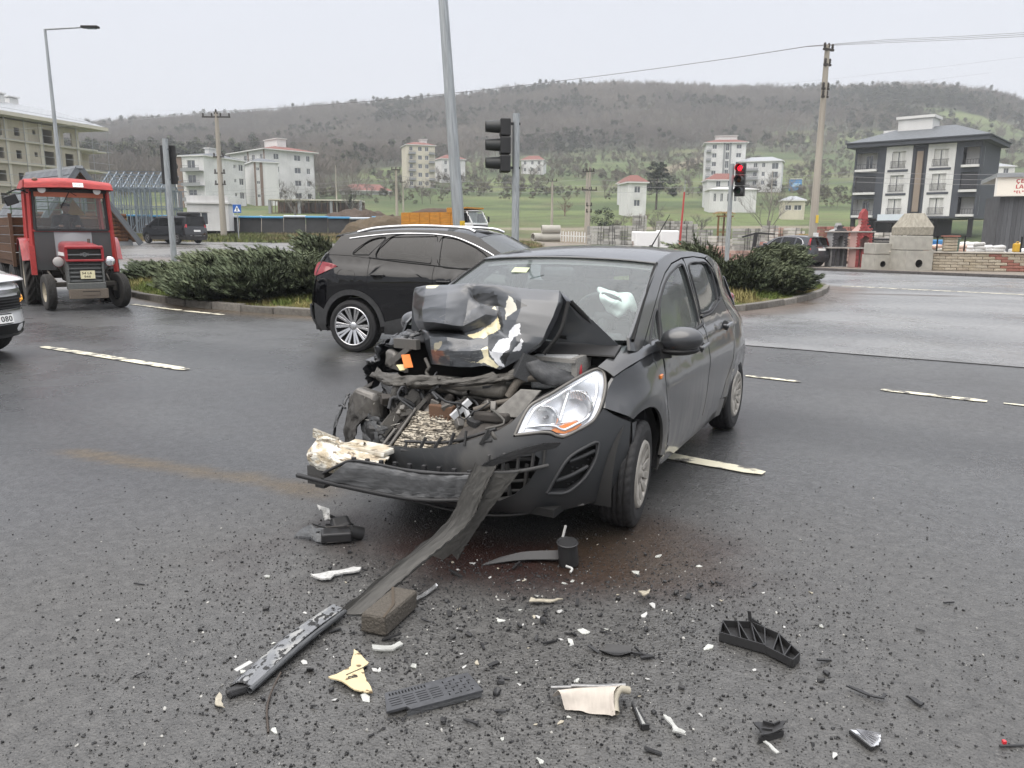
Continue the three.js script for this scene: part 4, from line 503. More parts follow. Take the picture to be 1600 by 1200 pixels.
// -- poles, lamps, signals and wires
function lampPost(label, base, top, r0, r1, arm) { const t = thing('street_lamp', label, 'street lamp', base); part('post', rod([0, -0.1, 0], top, r0, r1, 8), mat.galv, t); part('base_plate', bx(r0 * 4.2, 0.03, r0 * 4.2, 0, 0.12, 0), mat.galv, t); if (arm) { part('arm', rod(top, [arm[0], arm[1], arm[2]], r1 * 0.8, r1 * 0.6, 8), mat.galv, t); const h = part('lamp_head', rb(0.75, 0.1, 0.28, 0.04, arm[0] + 0.2, arm[1] + 0.01, arm[2]), mat.plastic, t); part('lens', bx(0.4, 0.03, 0.2, arm[0] + 0.25, arm[1] - 0.05, arm[2]), mat.dimGlass, h); } return t; }
lampPost('tall grey street lamp with a short arm above the unfinished block', [-20.55, 0.2, -36], [-0.04, 10.1, 0], 0.13, 0.055, [1.75, 10.2, 0]);
{ const t = lampPost('leaning galvanised lamp post rising out of the top of the picture', [-1.2, 0.2, -19], [-0.78, 11.8, 0], 0.155, 0.075, [-0.7, 12.1, 1.5]); part('collar', rod([-0.005, -0.05, 0], [-0.03, 0.5, 0], 0.165, 0.165, 8), mat.galv, t); part('access_door', rb(0.09, 0.32, 0.02, 0.01, 0.02, 0.95, 0.155), mat.galv, t); part('warning_sticker', bx(0.12, 0.2, 0.004, -0.02, 1.62, 0.155), M([0.70, 0.45, 0.03], 0.5), t); part('sticker_bolt_mark', bar([-0.03, 1.56, 0.16], [0.0, 1.68, 0.16], 0.025, 0.004), mat.black, t); }
const sigHousing = (t, x, y, z, turn, lit, n = 3) => { const g = sub('signal_head', t); g.position.set(x, y, z); g.rotation.y = turn; part('housing', [0, 1, 2].map((i) => rb(0.32, 0.355, 0.22, 0.03, 0, 0.37 * (1 - i), 0)), mat.plastic, g); for (let i = 0; i < 3; i++) { const vis = new THREE.CylinderGeometry(0.125, 0.145, 0.30, 24, 1, true, 0.25 * Math.PI + Math.PI * 0.0, Math.PI * 1.5).rotateX(Math.PI / 2); part('visor', vis.translate(0, 0.37 * (1 - i), 0.26), mat.visor, g); const lit1 = lit === i; part(['red_lamp', 'amber_lamp', 'green_lamp'][i], tr(new THREE.SphereGeometry(0.115, 24, 8, 0, 6.283, 0, 0.9), 0, 0.37 * (1 - i), 0.05, Math.PI / 2), lit1 ? mat.redLit : mat[['redOff', 'amberOff', 'greenOff'][i]], g); } part('backplate_bracket', [bx(0.05, 0.05, 0.25, 0, 0.45, -0.2), bx(0.05, 0.05, 0.25, 0, -0.45, -0.2)], mat.plastic, g); return g; };
mat.visor = M([0.016, 0.018, 0.018], 0.5, 0, { side: THREE.DoubleSide });
Object.assign(mat, { redOff: M([0.10, 0.01, 0.01], 0.2), amberOff: M([0.14, 0.045, 0.01], 0.2), greenOff: M([0.01, 0.05, 0.03], 0.2), redLit: M([0.5, 0.01, 0.02], 0.4, 0, { emissive: L(1.0, 0.012, 0.03), emissiveIntensity: 1.1 }) });
function signalPole(label, base, h, r, heads) { const t = thing('traffic_light', label, 'traffic light', base); part('pole', rod([0, -0.2, 0], [0, h, 0], r, r * 0.88, 12), mat.galv, t); part('cap', cy(r * 0.9, r * 0.9, 0.02, 12, 0, h, 0), mat.galv, t); part('base_plate', bx(r * 3.6, 0.03, r * 3.6, 0, 0.02, 0), mat.galv, t); for (const a of heads) sigHousing(t, ...a); return t; }
signalPole('nearest traffic light seen side-on, black visors pointing left of its grey pole', [0.05, 0.2, -17], 3.9, 0.085, [[-0.235, 3.25, 0.05, -Math.PI / 2 + 0.12]]);
{ const t = signalPole('left traffic light seen from behind, black backs either side of its pole', [-10.68, 0.2, -24.5], 4.2, 0.095, [[0, 3.45, -0.28, Math.PI + 0.2]]); part('rear_plate', bx(0.47, 1.16, 0.03, 0, 3.45, -0.14), mat.plastic, t); }
{ const t = signalPole('right traffic light showing red above the juniper', [7.42, 0.2, -27], 3.8, 0.085, [[0.27, 3.28, 0.12, -0.5, 0]]); const pl = new THREE.PointLight(0xff2030, 0.25, 6, 2); pl.position.set(0.2, 3.66, 0.36); t.add(pl); }
function crossarmPole(label, x, z, h, r, { arms = [], turn = 0, sign } = {}) { const t = thing('utility_pole', label, 'utility pole', [x, G(x, z), z], turn); part('shaft', rod([0, -0.3, 0], [0, h, 0], r, r * 0.55, 10), mat.poleConcrete, t); for (const [y, w, ins] of arms) { const a = part('crossarm', bx(w, 0.11, 0.11, 0, y, 0.08), mat.castIron, t); for (let i = 0; i < ins; i++) part('insulator', lathe([[0.001, 0], [0.04, 0.02], [0.075, 0.08], [0.05, 0.13], [0.075, 0.18], [0.045, 0.26], [0.001, 0.28]], 10).translate(lerp(-w / 2 + 0.08, w / 2 - 0.08, ins > 1 ? i / (ins - 1) : 0.5), y + 0.05, 0.08), mat.castIron, a); } if (sign) for (const [y, w, hh, m] of sign) part('pole_sign', rb(w, hh, 0.02, 0.008, 0.0, y, r * 0.96), m, t); return t; }
crossarmPole('big concrete utility pole rising behind the dark crossover on the right', 16.45, -43, 11.5, 0.235, { turn: 0.5, arms: [[11.25, 0.75, 3], [10.5, 0.5, 2], [9.3, 0.5, 2], [8.9, 0.45, 2]], sign: [[2.55, 0.2, 0.42, M([0.72, 0.5, 0.05], 0.5)], [1.65, 0.42, 0.34, mat.white]] });
crossarmPole('concrete utility pole with a wide drooping crossarm behind the black van', -24.4, -66, 10.1, 0.27, { arms: [[9.75, 2.3, 4], [10.05, 0.3, 1], [6.6, 0.9, 3], [5.3, 0.9, 3], [4.4, 0.9, 3]] });
for (const [px, d, h, lb, ar] of [[917, 78, 7.6, 'front pole of the twin concrete poles beside the evergreen', [[7.2, 0.9, 3], [5.4, 1.5, 3], [3.9, 0.6, 2], [3.3, 0.6, 2]]], [913, 92, 8, 'rear pole of the twin concrete poles beside the evergreen', [[7.9, 1.1, 3], [5.9, 1.2, 2]]], [860, 100, 7, 'slim field pole right of the nearest traffic light', [[6.9, 1.2, 3]]], [620, 92, 7.2, 'concrete field pole left of the orange dump truck', [[7, 1.1, 3]]], [630, 130, 6.4, 'farther thin field pole left of the cream block', [[6.2, 0.9, 2]]], [527, 150, 9, 'thin pole in front of the low pale house', []], [1198, 200, 8, 'thin hillside pole beside the white three-storey house', []], [1547, 140, 7.5, 'leaning-looking hill pole left of the restaurant', []]]) crossarmPole(lb, SP(px, d), -d, h, d > 120 ? 0.16 : 0.2, { arms: ar });
function wire(label, pts, sag, group) { const P = []; for (let i = 0; i < pts.length - 1; i++) for (let k = 0; k < 12; k++) { const u = k / 12; P.push([lerp(pts[i][0], pts[i + 1][0], u), lerp(pts[i][1], pts[i + 1][1], u) - sag * 4 * u * (1 - u), lerp(pts[i][2], pts[i + 1][2], u)]); } P.push(pts[pts.length - 1]); return solo('power_line', tube(P, 0.012, 4, P.length), mat.wire, label, 'power line', group); }
mat.wire = M([0.30, 0.30, 0.31], 0.6);
for (let i = 0; i < 3; i++) { const o = (i - 1) * 0.33; wire('high cable between the two tall concrete poles and on to the right', [[-70, 11.5, -84], [-24.4 + o * 2, 11.35, -66 + o], [16.45 + o, 11.55, -43 + o], [60, 13.2 + i * 0.25, -34]], 0.5, 'high cables'); }
for (let i = 0; i < 3; i++) wire('lower cable crossing the fields behind the brick yard', [[-60, 7.6 - i * 0.5, -125], [SP(620, 92), 8.2 - i * 0.45, -92], [SP(917, 78), 7.0 - i * 0.55, -78], [SP(1270, 66) + 2, 6.9 - i * 0.4, -66], [70, 7.4 - i * 0.4, -60]], 0.5, 'low cables');
wire('long upper cable rising to the right over the ridge', [[-80, 24, -170], [70, 25.5, -120]], 3, 'long cables'); wire('long upper cable rising to the right over the ridge', [[-80, 21, -170], [70, 23.3, -120]], 3, 'long cables'); wire('long upper cable rising to the right over the ridge', [[-80, 27, -170], [75, 27.5, -118]], 3, 'long cables');
{ const x = SP(1059, 58), t = thing('red_pole', 'thin red pole standing among the grey block stacks', 'pole', [x, G(x, -58), -58]); part('shaft', rod([0, 0, 0], [0.2, 4.6, 0], 0.085, 0.06, 8), M([0.42, 0.05, 0.05], 0.6), t); part('tip', cy(0.03, 0.02, 0.9, 6, 0.22, 5, 0), BM.zinc, t); }
{ // pedestrian crossing sign
const x = SP(373, 60), t = thing('crossing_sign', 'blue square pedestrian crossing sign on a short post beside the hoarding', 'road sign', [x, G(x, -60), -60]); part('post', rod([0, 0, 0], [0, 2.2, 0], 0.04), mat.galv, t); const p = canvasTex(128, 128, (c) => { c.fillStyle = '#1c5aa8'; c.fillRect(0, 0, 128, 128); c.fillStyle = '#f4f6f8'; c.beginPath(); c.moveTo(64, 16); c.lineTo(114, 108); c.lineTo(14, 108); c.fill(); c.fillStyle = '#15181c'; c.beginPath(); c.arc(66, 46, 7, 0, 7); c.fill(); c.lineWidth = 9; c.strokeStyle = '#15181c'; c.beginPath(); c.moveTo(66, 54); c.lineTo(62, 78); c.lineTo(48, 100); c.moveTo(62, 78); c.lineTo(78, 100); c.moveTo(46, 70); c.lineTo(66, 58); c.lineTo(80, 72); c.stroke(); }); part('sign_back', rb(0.64, 0.64, 0.03, 0.02, 0, 2.45, 0), mat.galv, t); part('sign_face', tr(new THREE.PlaneGeometry(0.62, 0.62), 0, 2.45, 0.019), M([1, 1, 1], 0.5, 0, { map: p }), t); }
{ // dark site hoarding with blue capping
const t = thing('site_hoarding', 'long black site hoarding with bright blue capping behind the van', 'fence', [-36, 1.6, -71]); const pm = [0.020, 0.026, 0.032].map((k) => grime(M([k, k * 1.05, k * 1.1], 0.6), 0.6)), cap = M([0.06, 0.28, 0.50], 0.5), capW = M([0.55, 0.62, 0.68], 0.5); const pg = rb(1.96, 1.5, 0.06, 0.015);
for (let i = 0; i < 17; i++) { const x = i * 2.0, y = 0.72 - (i % 4) * 0.03 + 0.02 * Math.sin(i), m = part('panel', pg, pm[i % 3], t); m.position.set(x, y - 0.03, -i * 0.10); m.rotation.set(-0.16, 0.05, rr(-0.012, 0.012)); const c = part('capping', bx(2.0, 0.12, 0.5, x, y + 0.78, -i * 0.1 - 0.1, 0.12), i % 6 === 5 || i === 8 ? capW : cap, t); if (i % 3 === 0) part('post', bx(0.08, 1.9, 0.08, x - 1, y - 0.1, -i * 0.1 - 0.25), mat.castIron, t); }
}
// -- builders' yard on the right
{
const blockCols = { grey: [0.36, 0.355, 0.33], pink: [0.42, 0.29, 0.245], red: [0.33, 0.16, 0.13], pale: [0.52, 0.50, 0.46] }, bm = {}; for (const k in blockCols) bm[k] = [0.72, 1.15].map((s) => M(blockCols[k].map((v) => v * s), 0.95));
const stack = (label, px, d, w, h, dp, col, turn = 0, lift = 0) => { const x = SP(px, d), t = thing('block_stack', label, 'block stack', [x, G(x, -d) + 0.02 + lift, -d], turn + 0.1); const a = [], b = [], nx = Math.max(2, Math.round(w / 0.4)), ny = Math.max(2, Math.round(h / 0.21)), nz = Math.max(1, Math.round(dp / 0.5)); for (let j = 0; j < ny; j++) for (let i = 0; i < nx; i++) for (let k = 0; k < nz; k++) { if (k > 0 && k < nz - 1 && i > 0 && i < nx - 1 && j < ny - 1) continue; if (j === ny - 1 && rnd() < 0.12) continue; (rnd() < 0.5 ? a : b).push(bx(w / nx - 0.05, h / ny - 0.035, dp / nz - 0.03, -w / 2 + (i + 0.5) * w / nx + rr(-0.012, 0.012), 0.14 + (j + 0.5) * h / ny, -dp / 2 + (k + 0.5) * dp / nz + rr(-0.015, 0.015))); } if (a.length) part('light_blocks', a, bm[col][1], t); if (b.length) part('dark_blocks', b, bm[col][0], t); part('pallet', [0, 1, 2].map((i) => bx(w, 0.10, 0.12, 0, 0.05, -dp / 2 + 0.1 + i * (dp / 2 - 0.1))), mat.wood, t); part('strap', [bx(0.03, h, 0.01, -w * 0.2, 0.14 + h / 2, dp / 2 + 0.02), bx(0.03, h, 0.01, w * 0.22, 0.14 + h / 2, dp / 2 + 0.02)], mat.plastic, t); };
const rows = [ // label, px, dist, w, h, depth, colour
['leftmost tall grey block stack, partly behind the car roof', 940, 57, 2.0, 1.95, 2, 'grey'], ['second tall grey block stack from the left of the yard', 976, 58, 2.0, 2.0, 2, 'grey'], ['low grey block stack with stepped top in front of the leftmost stacks', 962, 52, 1.9, 1.05, 1.4, 'grey'], ['small grey stack perched above the second tall stack', 996, 60, 0.9, 2.75, 1, 'grey'], ['low grey and pink stack left of the white bags', 996, 52, 1.3, 1.05, 1.2, 'pink'],
['long grey stack behind the white wrapped pallet', 1050, 62, 2.6, 2.35, 1.5, 'grey'], ['grey stack right of the thin red pole', 1068, 60, 1.3, 2.15, 1.5, 'grey'], ['low dark grey stack in front of the white wrapped pallet', 1016, 49, 1.0, 0.72, 1, 'grey'], ['low grey stack of small blocks under the red pole', 1047, 49, 1.5, 0.72, 1, 'grey'], ['grey cable-holed block stack right of the red pole', 1099, 58, 0.8, 1.75, 1, 'grey'], ['small holed grey block stack beside the holed one', 1086, 56, 0.6, 1.25, 0.8, 'grey'],
['pink brick stack left of the red traffic light pole', 1111, 48, 1.7, 0.85, 1.2, 'pink'], ['low reddish brick stack behind the juniper top', 1104, 44, 2.4, 0.52, 1, 'red'], ['dark grey low stack at the left of the juniper', 1086, 45, 1.0, 0.65, 1, 'grey'], ['pale wrapped block stack above the pink bricks', 1122, 56, 1.5, 1.35, 1.2, 'pale'],
['long pink brick row behind the top of the juniper', 1168, 46, 2.6, 0.62, 1, 'pink'], ['grey block stack just right of the traffic light pole', 1166, 54, 1.8, 1.9, 1.4, 'grey'], ['upper pale grey stack left of the crossover roof', 1196, 56, 1.05, 2.1, 1.2, 'pale'], ['upper pink-grey stack above the crossover roof', 1214, 57, 0.95, 1.95, 1.2, 'pink'], ['pale block stack left of the big concrete pole', 1236, 56, 1.05, 1.95, 1.2, 'pale'], ['low brown brick stack above the crossover bonnet', 1205, 52, 1.5, 1.05, 1, 'red'], ['pale low stack behind the crossover roof', 1222, 50, 1.3, 1.1, 1, 'pale'],
['tall red brick stack right of the big concrete pole', 1302, 50, 2.4, 2.1, 1.6, 'red'], ['red brick stack behind the grey barbecue', 1322, 48, 1.6, 1.9, 1.4, 'red'], ['pinkish brick stack directly behind the red barbecue', 1336, 47, 1.3, 1.5, 1.2, 'pink'], ['pale bagged block stack right of the red barbecue', 1378, 50, 2.2, 1.75, 1.2, 'pale'], ['grey paver stack behind the small manhole box', 1392, 47, 2.0, 1.45, 1.2, 'grey'], ['orange brick stack on top of the small manhole box side', 1367, 42, 0.7, 1.15, 0.7, 'red'], ['pipe-grey low stack behind the tall manhole cone', 1404, 44, 1.8, 0.9, 1.0, 'grey']];
for (const [lb, px, d, w, h, dp, c] of rows) stack(lb, px, d, w, h, dp, c, rr(-0.12, 0.12));
{ const x = SP(1022, 51.5), t = thing('wrapped_pallet', 'tall white shrink-wrapped pallet load between grey block stacks', 'pallet load', [x, G(x, -51.5), -51.5], 0.1); for (const [dx, w, h] of [[-0.75, 1.5, 1.72], [0.75, 1.25, 1.8]]) part('wrapped_load', jitterGeo(boxUV(rb(w, h, 1.2, 0.09, dx, h / 2 + 0.12, 0)), 0.05, 2.2, 9), mat.white, t); part('pallet', bx(2.9, 0.12, 1.2, 0, 0.06, 0), mat.wood, t); }
const bag = (r) => jitterGeo(rb(0.62, 0.2, 0.42, 0.09), 0.03, 5, Math.floor(r * 90)); const bags = [bag(0.1), bag(0.4), bag(0.7)];
const bagPallet = (label, px, d, nx, ny, cols, y0 = 0) => { const x = SP(px, d), t = thing('bag_pallet', label, 'bag pallet', [x, G(x, -d) + 0.02 + y0, -d], rr(-0.1, 0.1)); part('pallet', [bx(nx * 0.6, 0.04, 1.1, 0, 0.12, 0), ...[-1, 0, 1].map((i) => bx(0.1, 0.1, 1.1, i * nx * 0.27, 0.05, 0))], mat.wood, t); for (let j = 0; j < ny; j++) for (let i = 0; i < nx; i++) for (let k = 0; k < 2; k++) { if (j === ny - 1 && rnd() < 0.3) continue; const m = part('bag', bags[(i + j + k) % 3], cols[(i + j * 2 + k) % cols.length], t); m.position.set(-nx * 0.3 + 0.3 + i * 0.6 + rr(-0.05, 0.05), 0.24 + j * 0.17, -0.25 + k * 0.48); m.rotation.set(rr(-0.1, 0.1), rr(-0.25, 0.25), rr(-0.1, 0.1)); } };
const wb = [mat.white, grime(M([0.66, 0.66, 0.64], 0.7), 2)]; const ob = [M([0.62, 0.42, 0.33], 0.7), mat.offwhite, M([0.66, 0.5, 0.42], 0.7)];
bagPallet('pile of orange and white printed bags on top behind the wall pillar', 1472, 40.5, 3, 5, ob, 0.2); bagPallet('tall white bag pallet right of the orange bags', 1503, 41.5, 3, 7, wb); bagPallet('middle white bag pallet of the three by the wall', 1533, 42, 3, 6, wb); bagPallet('right low pile of white bags nearest the restaurant', 1561, 42, 4, 5, wb);
// precast manhole cones
const cm = mat.concrete, holeTube = (r, x, y, z) => { const s = new THREE.Shape(); return null; };
const manhole = (label, px, d, tall) => { const x = SP(px, d), t = thing('manhole_ring', label, 'manhole section', [x, G(x, -d), -d], 0.18); const W = tall ? 1.48 : 1.0, ph = tall ? 0.98 : 0.75; const bs = wallHolesCircle(W, ph, tall ? 0.19 : 0.15, tall ? 0.36 : 0.29); part('base_box', [bs.front, ...bs.rest], cm, t); part('pipe_sleeve', tr(new THREE.CylinderGeometry(tall ? 0.19 : 0.15, tall ? 0.19 : 0.15, 0.5, 20, 1, true), 0, tall ? 0.36 : 0.29, W / 2 - 0.24, Math.PI / 2), M([0.03, 0.03, 0.03], 0.9, 0, { side: THREE.DoubleSide }), t); part('middle_box', jitterGeo(boxUV(rb(W * 0.93, tall ? 0.68 : 0.55, W * 0.93, 0.03, 0, ph + 0.02 + (tall ? 0.34 : 0.275), 0)), 0.01, 5, 4), cm, t); if (tall) { part('cone_ring', jitterGeo(boxUV(rb(W * 0.9, 0.42, W * 0.9, 0.04, 0.02, 1.91, 0)), 0.015, 5, 5), M([0.40, 0.37, 0.30], 0.9, 0, { map: grainTex, bumpMap: fineBump, bumpScale: 0.01 }), t); const cone = new THREE.CylinderGeometry(0.46, 0.96, 0.66, 4).rotateY(Math.PI / 4).scale(0.98, 1, 0.98).translate(0.05, 2.43, 0); part('cone', jitterGeo(boxUV(cone), 0.02, 4, 6), M([0.43, 0.40, 0.33], 0.9, 0, { map: grainTex, bumpMap: fineBump, bumpScale: 0.01 }), t); } return t; };
function wallHolesCircle(W, H, r, y) { const s = new THREE.Shape([[-W / 2, 0], [W / 2, 0], [W / 2, H], [-W / 2, H]].map((p) => new THREE.Vector2(...p))); const h = new THREE.Path(); h.absarc(0, y, r, 0, Math.PI * 2, true); s.holes.push(h); return { front: boxUV(new THREE.ExtrudeGeometry(s, { depth: 0.12, bevelEnabled: false, curveSegments: 24 }).translate(0, 0, W / 2 - 0.12)), rest: [boxUV(bx(0.12, H, W - 0.12, -W / 2 + 0.06, H / 2, -0.06)), boxUV(bx(0.12, H, W - 0.12, W / 2 - 0.06, H / 2, -0.06)), boxUV(bx(W - 0.24, H, 0.12, 0, H / 2, -W / 2 + 0.06)), boxUV(bx(W - 0.24, 0.04, W - 0.24, 0, H - 0.02, 0))] }; }
manhole('tall stacked concrete manhole with a tapered cone on top', 1418, 38.5, true); manhole('small two-box concrete manhole left of the tall one', 1368, 39.2, false);
// garden barbecues built of small bricks
const bbq = (label, px, d, brickCol, w, h, trim, s = 1) => { const x = SP(px, d), t = thing('brick_barbecue', label, 'barbecue', [x, G(x, -d), -d], 0.12); const bms = [0.85, 1, 1.2].map((k) => M(brickCol.map((v) => v * k), 0.85)); const bg = rb(0.155, 0.065, 0.07, 0.008); let n = 0; const put = (bxx, y, z) => { const m = part('brick', bg, bms[(n * 7 + (n >> 2)) % 3], t); m.position.set(bxx, y, z); n++; };
part('core', [bx(w, 0.06, 0.75, 0, 0.03, 0), bx(0.14, 1.0, 0.66, -w / 2 + 0.07, 0.5, 0), bx(0.14, 1.0, 0.66, w / 2 - 0.07, 0.5, 0), bx(0.12, 1.0, 0.66, -w * 0.08, 0.5, 0), bx(w, 1.0, 0.08, 0, 0.5, -0.32), bx(0.16, 0.75, 0.6, -w / 2 + 0.1, 1.45, 0), bx(0.16, 0.75, 0.6, w / 2 - 0.1, 1.45, 0), bx(w, 0.75, 0.08, 0, 1.45, -0.3), bx(w, 0.18, 0.6, 0, 1.78, 0)], trim, t);
for (let j = 0; j < 13; j++) for (const cx of [-w / 2 + 0.08, -w * 0.08, w / 2 - 0.08]) put(cx, 0.09 + j * 0.073, 0.345);
for (let j = 0; j < 10; j++) for (let i = 0; i < Math.round(w / 0.165); i++) { const cx = -w / 2 + 0.08 + i * 0.165 + (j % 2 ? 0.04 : -0.02), y = 1.12 + j * 0.073; if (Math.abs(cx) < w * 0.26 && y < 1.52 + 0.12 * Math.cos(cx / (w * 0.26) * 1.5)) continue; if (Math.abs(cx) > w / 2 - 0.06) continue; put(cx, y, 0.315); }
part('slab', [bx(w + 0.35, 0.07, 0.95, -0.08, 1.04, 0.02), bx(w + 0.22, 0.06, 0.8, 0, 1.88, 0)], M([0.42, 0.40, 0.37], 0.9), t);
const top = h - 1.9; part('hood', tr(flatten(new THREE.CylinderGeometry(w * 0.22, w * 0.62, top * 0.5, 4)), 0, 1.9 + top * 0.25, -0.03, 0, Math.PI / 4), trim, t); part('chimney', bx(w * 0.34, top * 0.55, w * 0.34, 0, 1.9 + top * 0.74, -0.03), trim, t);
for (let j = 0; j < Math.floor(top / 0.075); j++) { const k = j * 0.075 / top, hw = k < 0.5 ? lerp(w * 0.42, w * 0.17, k * 2) : w * 0.17; for (let cx = -hw + 0.08; cx <= hw - 0.02; cx += 0.165) put(cx + (j % 2 ? 0.03 : -0.03), 1.95 + j * 0.075, (k < 0.5 ? lerp(w * 0.44, w * 0.18, k * 2) : w * 0.18)); }
if (trim === mat.bbqRed) part('chimney_cap', tr(prism([[-0.2, 0], [0.2, 0], [0.16, 0.35], [0.02, 0.5], [-0.12, 0.3]], 0.3), 0, h - 0.05, -0.18), bms[1], t); else part('chimney_cap', cy(w * 0.22, w * 0.16, 0.16, 12, 0, h + 0.06, -0.03), trim, t); };
mat.bbqRed = M([0.46, 0.30, 0.27], 0.85); mat.bbqGrey = M([0.33, 0.33, 0.33], 0.9);
bbq('red brick garden barbecue with a tall tapering chimney', 1341, 41, [0.30, 0.06, 0.06], 0.85, 2.6, mat.bbqRed); bbq('grey brick garden barbecue left of the red one', 1304, 42, [0.06, 0.06, 0.065], 0.85, 2.2, mat.bbqGrey);
// coursed stone garden wall with pillars
{ const t = thing('stone_wall', 'low split-stone wall with red stepped accents in front of the yard', 'wall', [18.9, 0.02, -38.9], -0.30); const sm = [[0.50, 0.43, 0.32], [0.56, 0.49, 0.38], [0.46, 0.39, 0.30], [0.53, 0.47, 0.37]].map((c) => grime(M(c, 0.95, 0, { bumpMap: fineBump, bumpScale: 0.012 }), 2)), rm = grime(M([0.38, 0.17, 0.13], 0.95), 2), sg = [0, 1, 2].map((i) => jitterGeo(boxUV(rb(0.52, 0.125, 0.16, 0.025)), 0.012, 6, i + 40));
part('core', bx(12, 0.86, 0.12, 5.8, 0.43, -0.06), M([0.40, 0.35, 0.28], 0.95), t); for (let j = 0; j < 6; j++) for (let i = 0; i < 22; i++) { const x = i * 0.535 + (j % 2) * 0.26, acc = [4.6, 8.3].some((a) => Math.abs(x - (a + (5 - j) * 0.2)) < 0.34); const m = part('stone', sg[(i + j) % 3], acc ? rm : sm[Math.floor(hash(i, j, 4) * 4)], t); m.position.set(x, 0.075 + j * 0.137, 0.02 + rr(-0.012, 0.012)); }
part('coping', bx(12, 0.06, 0.32, 5.8, 0.89, 0), M([0.56, 0.52, 0.45], 0.9), t);
for (const px of [2.55, 8.9]) for (let j = 0; j < 5; j++) { const m = part('pillar_stone', sg[j % 3], sm[j % 4], t); m.position.set(px, 1.0 + j * 0.137, 0); m.scale.set(1.15, 1.05, 2.6); } part('pillar_cap', [bx(0.75, 0.07, 0.6, 2.55, 1.66, 0), bx(0.75, 0.07, 0.6, 8.9, 1.66, 0)], rm, t); part('rail_post', [0.2, 2.0, 3.2, 5.6, 8.2].map((x) => bx(0.06, 0.75, 0.06, x, 1.28, -0.05)), mat.black, t); }
{ const x = SP(1452, 41), t = thing('blue_forklift', 'small blue site machine with one black wheel behind the tall manhole', 'machine', [x, 0.05, -41], 0.2); part('body', [rb(0.75, 0.55, 0.9, 0.12, 0, 0.95, 0), rb(0.5, 0.3, 0.8, 0.1, 0.2, 1.3, 0)], M([0.05, 0.20, 0.42], 0.5), t); part('wheel', tr(new THREE.TorusGeometry(0.24, 0.1, 10, 24), 0, 0.45, 0.5), mat.rubber, t); part('hub', tr(cy(0.14, 0.14, 0.1, 16), 0, 0.45, 0.5, Math.PI / 2), mat.steel, t); part('chassis', bx(0.9, 0.2, 0.7, 0, 0.6, 0), mat.castIron, t); part('mast', [rod([-0.35, 0.5, 0.2], [-0.35, 1.7, 0.2], 0.05), rod([-0.35, 0.5, -0.2], [-0.35, 1.7, -0.2], 0.05)], mat.castIron, t); }
{ const x = SP(1485, 39.6), t = thing('green_bin', 'dull green bin just right of the wall pillar', 'bin', [x, 0.1, -39.6]); part('body', cy(0.24, 0.28, 0.9, 18, 0, 1.0, 0), M([0.10, 0.15, 0.12], 0.7), t); part('rim', tr(new THREE.TorusGeometry(0.28, 0.025, 8, 24), 0, 1.45, 0, Math.PI / 2), M([0.10, 0.15, 0.12], 0.7), t); part('plinth', bx(0.6, 0.55, 0.6, 0, 0.27, 0), mat.concrete, t); }
{ const x = SP(1584, 38.2), t = thing('yellow_canister', 'yellow canister with a pale pot on the wall beside the restaurant', 'canister', [x, 0.9, -38.2]); part('body', rb(0.34, 0.42, 0.24, 0.05, 0, 0.24, 0), M([0.60, 0.36, 0.03], 0.5), t); part('handle', tr(new THREE.TorusGeometry(0.08, 0.018, 8, 14, Math.PI), 0, 0.45, 0), M([0.60, 0.36, 0.03], 0.5), t); part('cap', cy(0.04, 0.04, 0.06, 10, 0.11, 0.47, 0), mat.white, t); }
{ const t = thing('pipe_rack', 'black steel pipe rack beside the small manhole', 'rack', [SP(1391, 43), 0.05, -43], 0.05); for (let i = 0; i < 4; i++) part('pipe', tr(cy(0.065, 0.065, 2.6, 10), 0, 0.95 + i * 0.16, 0, 0, 0, Math.PI / 2), mat.plastic, t); part('frame', [rod([-1.2, 0, 0.1], [-1.2, 2.35, 0.1], 0.05), rod([0.4, 0, 0.1], [0.4, 2.35, 0.1], 0.05), rod([-1.2, 2.35, 0.1], [1.1, 2.35, 0.1], 0.05)], mat.plastic, t); }
// palms in pots and a timber garden gate
const palm = (label, px, d, h, s) => { const x = SP(px, d), t = thing('potted_palm', label, 'palm', [x, G(x, -d), -d]); part('trunk', rod([0, 0, 0], [0.05, h, 0], 0.1, 0.07, 8), mat.wood, t); for (let i = 0; i < 13; i++) { const a = i * 2.4, pts = []; for (let k = 0; k <= 6; k++) { const u = k / 6; pts.push([Math.cos(a) * u * s, h + 0.35 * s * u - 0.75 * s * u * u * (0.6 + 0.4 * (i % 3)), Math.sin(a) * u * s]); } const lf = []; for (let k = 1; k < 6; k++) for (const sd of [-1, 1]) { const p = pts[k]; lf.push(bar(p, [p[0] - Math.sin(a) * sd * 0.22 + Math.cos(a) * 0.12, p[1] - 0.12, p[2] + Math.cos(a) * sd * 0.22 + Math.sin(a) * 0.12], 0.035, 0.006)); } part('frond', [tube(pts, 0.012, 4, 8), ...lf], M(i % 3 ? [0.22, 0.20, 0.06] : [0.28, 0.17, 0.08], 0.9), t); } part('pot', cy(0.16, 0.22, 0.35, 14, 0, 0.17, 0), mat.plastic, t); };
palm('yellow-green potted palm left of the big concrete pole', 1256, 51, 1.7, 0.85); palm('withered brown palm behind the red traffic light pole', 1126, 62, 3.2, 0.9); palm('small dry palm right of the big concrete pole', 1284, 52, 1.9, 0.6);
